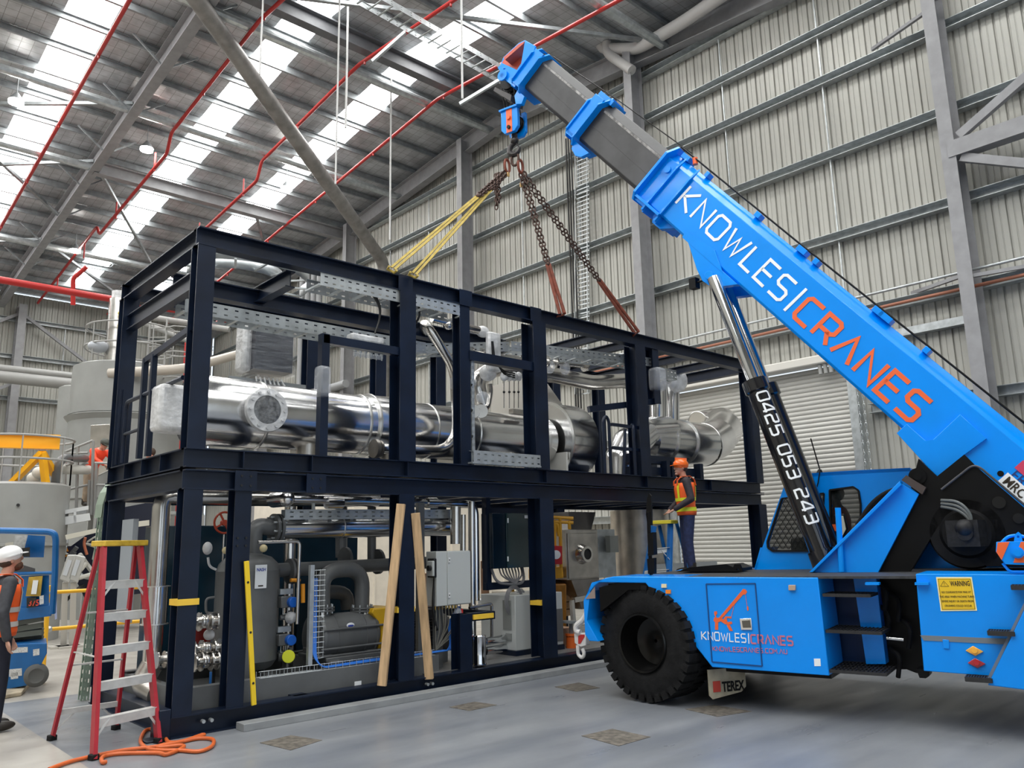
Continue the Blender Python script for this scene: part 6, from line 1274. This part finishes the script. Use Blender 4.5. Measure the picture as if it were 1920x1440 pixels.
# green cable tray bend beside the skid
gt=mat('tray_green',(.30,.38,.30),.45,metal=.3,noise=.1); mb=MB(); xg=2.92
P=[(228,896),(212,905),(200,922),(193,945),(190,970)]; Q=[(228,905),(219,912),(210,928),(205,948),(203,970)]
a_=[ony(x,y,10.95) for x,y in P]; b_=[ony(x,y,10.95) for x,y in Q]
for i in range(4): mb.prism([a_[i],a_[i+1],b_[i+1],b_[i]],(0,.01,0)); mb.prism([a_[i],a_[i+1],a_[i+1]+V((0,.3,0)),a_[i]+V((0,.3,0))],(.008,0,0))
g_=mb.build('cable_tray_bend',gt,smooth=False); tag(g_,'pale green cable tray curving down from the left end of the skid','cable tray')
ga=ony(203,970,10.95); gb=ony(178,1205,10.95)
tray(ga,ga+(gb-ga)*((ga.z-.01)/(ga.z-gb.z)),.09,.12,22,None,'cable_tray',up=(-1,0,0),m=gt,label='pale green slotted vertical tray behind the red stepladder',cat='cable tray',rungs=False)
vd=ray(60,1100); vd=V((vd.x,vd.y,0)).normalized()
# scissor lift
sl=thing('scissor_lift','blue scissor lift with platform controls behind the man at the left edge','scissor lift',onz(30,1290,0)); sb=mat('lift_blue',(.005,.12,.36),.4,noise=.1); d=10.3
def sp2(x,y,e=0): return at(x,y,d+e)
MB().prism([sp2(x,y) for x,y in((-90,1215),(60,1206),(88,1206),(88,1225),(78,1245),(52,1285),(-90,1312))],vd*.75).build('chassis',sb,sl,bevel=.02)
for e in(.0,.6): 
    c_=sp2(68,1267,e-.05); MB().lathe(c_,vd,[(0,0),(0,.07),(-.01,.09),(0,.12),(.02,.142),(.13,.142),(.14,.1),(.14,0)],n=30).build('wheel',mat('wheel_grey',(.10,.10,.095),.7),sl)
for i in range(4):
    for k in(0,1): 
        y0,y1=(1175+i*9,1205+i*3) if k else (1205+i*3,1168+i*9); MB().beam(sp2(-60,y0-25+i*4,.2+.3*k),sp2(80,y1-22+i*4,.2+.3*k),.05,.07,ZV).build('scissor_arm',mat('lift_grey',(.11,.12,.10),.5),sl)
MB().prism([sp2(x,y,.1) for x,y in((-90,1150),(95,1135),(97,1155),(-90,1180))],vd*.7).build('platform_deck',sb,sl,bevel=.01)
bk_=MB().prism([sp2(x,y,.12) for x,y in((40,1080),(92,1078),(92,1140),(38,1142))],vd*.05).build('kick_panel',sb,sl)
MB().tube([sp2(98,1150,.1),sp2(103,1080,.1),sp2(105,1005,.1),sp2(97,997,.1),sp2(-80,993,.1)],.04,n=10,bend=.1).tube([sp2(-60,1078,.1),sp2(100,1074,.1)],.022).build('guard_rail',sb,sl)
MB().prism([sp2(x,y,.3) for x,y in((52,1003),(85,1005),(82,1045),(40,1045))],vd*.03).build('side_panel',sb,sl); MB().prism([sp2(x,y,.25) for x,y in((28,1004),(52,1004),(42,1044),(24,1044))],vd*.02).build('notice_board',mat('notice_white',(.62,.62,.6),.5,noise=.2,nscale=30),sl)
MB().prism([sp2(x,y,.15) for x,y in((38,1028),(56,1026),(56,1044),(38,1044))],vd*.06).build('control_box',blk,sl); MB().prism([sp2(x,y,.05) for x,y in((10,1018),(25,1016),(20,1052),(6,1052))],vd*.1).build('joystick_box',mat('box_beige',(.5,.48,.42),.5),sl)
MB().prism([sp2(x,y,.1) for x,y in((26,1064),(45,1060),(66,1066),(66,1076),(26,1078))],vd*.1).build('tool_tray',mat('toolbox_grey',(.06,.06,.065),.5),sl)
mp_=MB().prism([sp2(x,y,.05) for x,y in((54,1082),(80,1080),(76,1118),(48,1118))],vd*.05).build('manual_pouch',mat('pouch_yellow',(.5,.32,.04),.5,noise=.3),sl); MB().prism([sp2(x,y,.04) for x,y in((62,1088),(72,1088),(68,1114),(58,1114))],vd*.01).build('manual_label',white,mp_)
pn=MB().prism([sp2(x,y,.05) for x,y in((50,1121),(68,1120),(67,1138),(50,1140))],vd*.04).build('number_plate',blk,sl); font_text('375',sp2(53,1136,.04),rt,ZV,.11,mat('digits_red',(.6,.06,.03),.5),'plate_number',pn,bold=.02,sx=.85)
for (x,y,w_,h_) in((14,1215,38,10),(62,1218,12,12),(17,1255,24,14),(74,1118,8,16),(20,1262,14,12),(9,1252,7,10)): MB().prism([sp2(x,y,-.004),sp2(x+w_,y-2,-.004),sp2(x+w_,y+h_-2,-.004),sp2(x,y+h_,-.004)],vd*.004).build('sticker',mat('sticker_white',(.65,.66,.66),.5,noise=.3,nscale=60),sl)
vd=vdc
cbg=MB().prism([onz(x,y,.001) for x,y in((-20,1300),(20,1290),(55,1288),(40,1305),(-20,1316))],(0,0,.05)).build('crumpled_sheet',mat('sheet_cream',(.5,.42,.3),.7,noise=.4),bevel=.01); tag(cbg,'crumpled cream packing sheet on the floor under the blue lift','packing')
# back wall pipes, red fire mains
def pipe(nm,lab,pts,r_,m,bend=.3,grp=None,n=14,cat='pipe'):
    o=MB().tube(pts,r_,n=n,bend=bend,k=4).build(nm,m); tag(o,lab,cat,grp); return o
a=ony(0,690,40);b=ony(156,706,40); pipe('wall_pipe','upper of two long grey pipes along the far left wall',[V((XL+1,40,a.z)),V((b.x+1,40,a.z))],.16,railg)
a=ony(0,706,40); pipe('wall_pipe','lower thicker grey pipe along the far left wall',[V((XL+1,40,a.z)),V((b.x+1,40,a.z))],.27,railg)
pipe('fire_main','thick red fire main running along the left wall and turning down behind the skid',[V((XL+1,26,9.46)),V((10.67,26,9.47)),V((10.67,29.5,9.47)),V((10.67,29.5,0.3))],.105,redpipe,.25)
pipe('cream_duct','long cream pipe rising to the right behind the navy posts',[at(205,700,22.5),at(345,692,22.5),at(470,658,26)],.14,mat('duct_cream2',(.42,.38,.33),.4),.5)
pipe('grey_strut_pipe','thin grey inclined pipe between the two left navy posts',[at(262,603,26),at(362,642,26)],.09,railg,0)
pipe('grey_strut_pipe','thin grey horizontal pipe just below the red fire main',[at(240,588,27),at(430,618,27)],.10,railg,0)
for i,x in enumerate((5.12,8.0,11.05,13.9)):
    zz=lambda y: rz(y)-.95
    pts=[V((x,8,zz(8))),V((x,YR,zz(YR)))]
    if i in(1,2): pts+=[V((x,24.6,zz(24.6))),V((x,24.9,zz(24.6)-.6)),V((x,32,zz(32)-.45)),V((x,32.4,zz(32)))]
    pts+=[V((x,41.5,zz(41.5)))]
    o=thing('sprinkler_pipe',('first','second','third','fourth')[i]+' red sprinkler pipe from the left under the roof','sprinkler pipe',(x,25,zz(25)))
    MB().tube(pts,.055,n=10,bend=.15,k=3).build('pipe_run',redpipe,o)
    for y in range(10,41,4): MB().cyl((x,y,zz(y)-.12 if not(i in(1,2) and y>24.6) else zz(y)-.65),(x,y,zz(y)-.0),.03,n=8).build('sprinkler_head',redpipe,o)
pipe('drop_pipe','short red vertical pipe with elbow above the fire main at the left',[at(163,500,25.5),at(137,522,25.5),at(137,572,25.5)],.07,redpipe,.1)
pipe('vent_pipe','thick grey pipe slanting from the roof down to the wall behind the skid',[V((5.6,17.9,15.6)),V((16.55,25.3,12.6)),V((16.55,25.3,6.2)),V((16.55,25.3,4.2))],.235,mat('pipe_mottled',(.26,.25,.24),.5,metal=.3,noise=.25,nscale=3),.5,n=20)
pv=mat('pvc_pipe',(.50,.49,.48),.4)
pipe('downpipe','pale plastic drainage pipe bending along the wall near the boom tip',[onx(1125,66,16.4),onx(1128,92,16.4),onx(1195,92,16.4),onx(1280,42,16.2),onx(1400,-40,16.0)],.17,pv,.35)
pipe('downpipe','small pale plastic elbow pipe under the drainage pipe',[onx(1138,80,16.3),onx(1138,100,16.3),onx(1185,132,16.3)],.14,pv,.3)
# hanging trays
def htray(label,p0,p1,up=ZV,w=.5,h=.14): return tray(p0,p1,h,w,40,None,'hung_cable_tray',label=label,cat='cable tray',m=galv,up=up)
HT=htray('long perforated cable tray hung across the roof towards the boom tip',V((5.0,13.6,13.55)),V((16.6,14.9,14.0)))
htray('distant perforated cable tray along the roof at the far left',V((-2,38,14.5)),V((14,38,14.5)))
tray(onx(1082,740,16.75),onx(1082,250,16.75)-V((0,0,0)),.1,.5,40,None,'wall_cable_tray',up=(-1,0,0),label='tall vertical cable ladder fixed to the wall behind the slings',cat='cable tray',step=.13)
cbl=MB()
for k in range(3): y=onx(1080,500,16.7).y+.1*k; cbl.tube([(16.68,y,13.9),(16.68,y,4.3)],.028,n=6)
tag(cbl.build('wall_cables',blk),'black cables running down beside the vertical wall tray','cable')
rodm=mat('rod_pale',(.55,.55,.54),.4)
for (x,y0,y1,d,lab) in((487,-5,140,19,'thin pale hanging rod above the left end of the skid'),(629,-5,345,18,'thin pale hanging rod, longest and brightest, left of the sling chains'),(648,60,240,21,'thin pale hanging rod just right of the longest one'),(867,110,185,15,'short hanging rod under the roof tray left of the boom head'),(731,290,450,24,'faint thin hanging rod near the far roof corner')):
    a=at(x,y0,d); b=at(x,y1,d); a.z=rz(a.y)-.0; o=MB().cyl((b.x,b.y,a.z),b,.022 if d<20 else .03,n=8).build('hanging_rod',rodm); tag(o,lab,'rod')
for (a,b,d,lab) in(((698,115),(760,60),13.4,'pale unistrut bar crossing the hung cable tray'),((862,195),(940,148),13.4,'pale unistrut bar left of the boom head')):
    MB().beam(at(*a,d),at(*b,d),.05,.05).build('strut_bar',galv,HT)
# high bay lamps
lampm=mat('lamp_glow',(1,.97,.9),.5,emit=120)
for (x,y,lab) in((30,192,'lit round high bay lamp at the far left of the roof'),(275,281,'lit high bay lamp beside the main rafter'),(537,355,'lit high bay lamp against the third skylight'),(141,471,'lit high bay lamp far away above the left tray')):
    d=8.0
    while at(x,y,d).z<rz(at(x,y,d).y)-1.0: d+=.05
    p=at(x,y,d); t=thing('high_bay_lamp',lab,'lamp',p); MB().lathe(p,ZV,[(.05,0),(.05,.21),(.2,.12),(.3,.05),(.3,0)],n=20).build('lamp_housing',galvd,t); MB().cyl(p-ZV*.03,p+ZV*.045,.2).build('lamp_lens',lampm,t); MB().cyl(p+ZV*.3,(p.x,p.y,rz(p.y)-.1),.012,n=6).build('suspension',galvd,t)
# fire-service pipes on the end wall above the door
pipe('copper_pipe','thin rust-coloured pipe along the wall girt above the roller door',[V((XW-.35,-6,6.42)),V((XW-.35,16,6.42))],.035,mat('copper_rust',(.32,.12,.07),.5),0)
pipe('conduit_pipe','thin pale conduit along the wall girt above the roller door',[V((XW-.35,-6,6.75)),V((XW-.35,16,6.75))],.03,galv,0)
for k in range(3): pipe('flex_conduit','grey flexible conduit loop over the boom on the wall girt',[V((16.6,8.05+.12*k,6.6)),V((16.6,8.05+.12*k,6.95)),V((16.55,7.9+.12*k,7.0)),V((16.5,7.8+.12*k,5.2))],.045,railg,.15,grp='flexible conduits above the roller door')
cn=MB()
for k in range(2):
    y=onx(1627+k*10,900,16.6).y
    for i in range(34): cn.tube([V((16.55,y,4.9-.1*i))+V((0,.02*math.cos(a*PI/4)*(i%2),.045*math.sin(a*PI/4)))+V((.02*math.cos(a*PI/4)*((i+1)%2),0,0)) for a in range(8)],.006,n=4,closed=True)
tag(cn.build('door_chain',galv),'hanging pull chain loop beside the roller door','chain')
# ================================================================ slings
chm=mat('chain_rust',(.085,.05,.04),.5,metal=.6,noise=.3,nscale=30); slr=mat('sling_brown',(.22,.055,.03),.7,noise=.3,nscale=10); sly=mat('sling_yellow',(.40,.29,.055),.7,noise=.25,nscale=10)
def chain(mb,a,b,L=.085,r_=.011):
    a=V(a);b=V(b); d=(b-a); n=max(2,int(d.length/(L*.72))); d.normalize(); u=d.orthogonal().normalized(); w_=d.cross(u)
    for i in range(n):
        c=a.lerp(b,(i+.5)/n); e=u if i%2 else w_
        mb.tube([c+d*(L*.5*math.cos(t*PI/5))+e*(L*.28*math.sin(t*PI/5)) for t in range(10)],r_,n=5,closed=True)
hkp=c0-ZV*.50; 
RG=hkp-ZV*.05
mlk=thing('master_link','rusty master link and shackles joining the slings at the hook','shackle',RG-ZV*.3)
for o,e in((V((0,0,-.05)),HD),(V((.07,-.05,-.17)),ND),(V((-.10,.08,-.17)),ND)): MB().tube([RG+o+e*(.07*math.sin(t*PI/6))+ZV*(.11*math.cos(t*PI/6)) for t in range(12)],.022,n=8,closed=True).build('link_ring',slr if o.x else chm,mlk)
tops=[V((5.38,8.2,5.14)),V((5.72,10.65,5.14)),V((8.52,8.2,5.14)),V((10.35,10.65,5.14))]
tops=[onz(737,503,5.15),onz(777,513,5.15),onz(1054,588,5.15),onz(1194,624,5.15)]
specs=[(tops[0],.30,sly,'flat yellow web sling leg nearest the left on the upper module','left'),(tops[1],.30,sly,'second yellow web sling leg just right of the leftmost one','left2'),(tops[2],.52,slr,'rust-brown chain and round sling leg to the middle of the frame','r1'),(tops[3],.52,slr,'rust-brown chain and round sling leg reaching furthest right','r2')]
for i,(tp,f_,m_,lab,_) in enumerate(specs):
    st_=RG+V((-.12 if i<2 else .10,.08 if i<2 else -.05,-.28)); md=st_.lerp(tp,f_ if i<2 else .66)
    if i==1: md=st_.lerp(tp,.2)
    t=thing('sling_leg',lab,'sling',tp); off=(tp-st_).normalized().cross(vd).normalized()*.035
    mb=MB(); chain(mb,st_+off,md+off*.6); chain(mb,st_-off,md-off*.6); mb.build('chain',chm,t)
    if i<2: MB().beam(md+off*.5,tp+off*.7,.032,.012,vd).beam(md-off*.5,tp-off*.7,.032,.012,vd).build('webbing',m_,t)
    else: MB().cyl(md+off*.5,tp+off,.028,n=10).cyl(md-off*.5,tp-off,.028,n=10).build('round_sling',m_,t)
    MB().sph(md,.04).build('coupling',chm,t); MB().tube([tp+off*1.5+ZV*.0,tp+off*1.5-V((0,0,.0))+V((0,.05,-.02)),tp-off*1.5+V((0,.05,-.02)),tp-off*1.5],.018).build('sling_wrap',m_,t)
mb=MB(); q=RG+V((-.22,.15,-.30))
for k in range(3): chain(mb,q+HD*(.03*k),q+HD*(.03*k)-ZV*(.5+.05*k))
tag(mb.build('spare_chain',chm),'bunch of slack rusty chain hanging left below the hook','chain')
for k,(dx) in enumerate((-.15,.12)): o=MB().box(RG+V((dx,.0,-.36-.1*k)),(.04,.02,.07)).build('chain_tag',mat('tag_brass',(.55,.35,.15),.4,metal=.5)); tag(o,('left' if k==0 else 'right')+' small brass-coloured tag on the sling chains under the hook','tag')
# ================================================================ behind the lower module
cr_=mat('cream_wall',(.74,.68,.58),.6,noise=.06)
sc_=thing('site_container','cream white storage container seen behind the lower module','container',(13,17.6,0))
MB().b2((8.9,17,0.05),(16.2,19.4,3.1)).build('container_body',cr_,sc_,bevel=.02)
for i in range(12): MB().b2((9.1+i*.6,16.97,.2),(9.14+i*.6,17.0,2.9)).build('rib',cr_,sc_)
cbm=mat('cardboard',(.45,.28,.18),.8,noise=.1)
for (x,y,w_,h_,d,lab,m_) in((901,1052,16,130,13.5,'tall pinkish cardboard carton behind the dark enclosure',cbm),(896,1125,20,26,13,'white plastic drum-like carton behind the stainless risers',white),(795,1075,30,150,14,'brown carton seen right of the timber props',cbm),(922,1110,48,95,13.6,'cream carton behind the grey coil of cable',cr_)):
    a=at(x,y,d); b=at(x+w_,y+h_,d); o=MB().prism([V((a.x,a.y,b.z)),V((b.x,b.y,b.z)),V((b.x,b.y,a.z)),a],vd*.4).build('carton',m_,bevel=.005); tag(o,lab,'carton')
    for s in(0,1): pass
yl=thing('yellow_work_platform','yellow boom lift parked behind the lower module','access lift',onz(1030,1215,0)); d=12.9
ym=mat('lift_yellow',(.72,.36,.02),.45,noise=.1)
MB().prism([at(x,y,d) for x,y in((992,1067),(1055,1063),(1057,1084),(992,1088))],vd*.5).build('turret_cover',ym,yl,bevel=.02)
font_text('ALL',at(997,1081,d-.02),rt,ZV,.09,ink,'side_lettering',yl,bold=.02,sx=.9)
MB().prism([at(x,y,d) for x,y in((996,1095),(1062,1095),(1062,1230),(1035,1235),(1020,1150),(996,1145))],vd*.6).build('chassis',mat('chassis_ochre',(.40,.17,.02),.5,noise=.3,nscale=8),yl,bevel=.02)
for y in(1105,1118,1132): MB().box(at(1006,y,d-.02),(.12,.1,.07)).build('hydraulic_block',blk,yl)
for p in(((1040,975),(1040,1063)),((1050,972),(1052,1063)),((1036,970),(1075,972)),((1036,978),(1075,980)),((1067,976),(1068,992)),((995,978),(1010,979)),((995,1025),(1010,1025))): MB().tube([at(*p[0],d),at(*p[1],d)],.028).build('basket_rail',ym,yl)
MB().tube([at(1040,1000,d),at(1042,980,d),at(1046,985,d),at(1048,1005,d)],.03,bend=.05).build('basket_rail',ym,yl)
rx=MB().prism([at(x,y,d-.1) for x,y in((1038,1023),(1054,1024),(1054,1058),(1038,1058))],vd*.08).build('red_box',mat('red_gloss',(.6,.02,.03),.3),yl); MB().cyl(at(1043,1040,d-.12),at(1043,1040,d-.1),.07).build('white_disc',white,rx)
yp=thing('yellow_post','bright yellow upright post behind the coil of cable','post',(9.6,11.6,0)); a=at(958,1098,12.2); b=at(961,1150,12.2); MB().prism([at(x,y,12.2) for x,y in((957,1095),(964,1095),(966,1152),(958,1152))],vd*.1).build('post_body',yellow,yp)
pb=MB().sph(at(975,1128,11.9),.2,sc_=(.6,.4,1.0)).build('plastic_bag',wrap); tag(pb,'crumpled white plastic bag on top of the chiller unit','bag')
cr8=thing('timber_crate','slatted timber crate behind the stainless hopper','crate',at(1066,1140,13.5)); 
for i in range(5): MB().prism([at(x,y,13.4) for x,y in((1056,1088+i*14),(1078,1090+i*13),(1078,1101+i*13),(1056,1100+i*14))],vd*.4).build('slat',wood,cr8)
oj=thing('orange_jack','orange cylindrical jack stand on the deck beside the crane nose','jack',Yp(1071,1235,8.6)); MB().cyl(Yp(1071,1233,8.6),Yp(1071,1190,8.6),.075,n=24).cyl(Yp(1071,1235,8.6),Yp(1071,1228,8.6),.11).cyl(Yp(1071,1192,8.6),Yp(1071,1188,8.6),.09).build('jack_body',mat('jack_orange',(.75,.14,.02),.45),oj); MB().cyl(Yp(1071,1190,8.6),Yp(1070,1168,8.6),.03).cyl(Yp(1068,1168,8.6),Yp(1068,1164,8.6),.14).build('jack_head',galvd,oj)
bb2=MB().b2(Yp(1045,1180,8.75),Yp(1058,1233,9.0)).build('brown_box',cbm); tag(bb2,'flat brown box leaning behind the fourth navy post','box')
wh=thing('white_hook_block','small white block with red hazard stripes hanging at the crane nose','hook block',Yp(1088,1232,8.0)); q=cr(1088,1198,.5)
MB().prism([cr(x,y,.5) for x,y in((1076,1188),(1098,1187),(1099,1210),(1088,1213),(1077,1206))],ND*.1).build('block_body',mat('hook_white',(.7,.68,.66),.4),wh,bevel=.008)
MB().prism([cr(x,y,.495) for x,y in((1084,1193),(1088,1190),(1096,1190),(1096,1194),(1088,1207),(1084,1207))],ND*.004).build('hazard_stripe',mat('stripe_red',(.5,.03,.03),.5),wh)
MB().tube([cr(1100,1150,.5),cr(1092,1165,.5),cr(1080,1172,.5),cr(1080,1184,.5),cr(1088,1186,.5)],.035,n=10,bend=.06).tube([cr(1083,1210,.5),cr(1084,1228,.5),cr(1092,1234,.5),cr(1096,1226,.5),cr(1092,1216,.5)],.022,n=10,bend=.03).build('hook_arm',MC['hook_white'],wh)
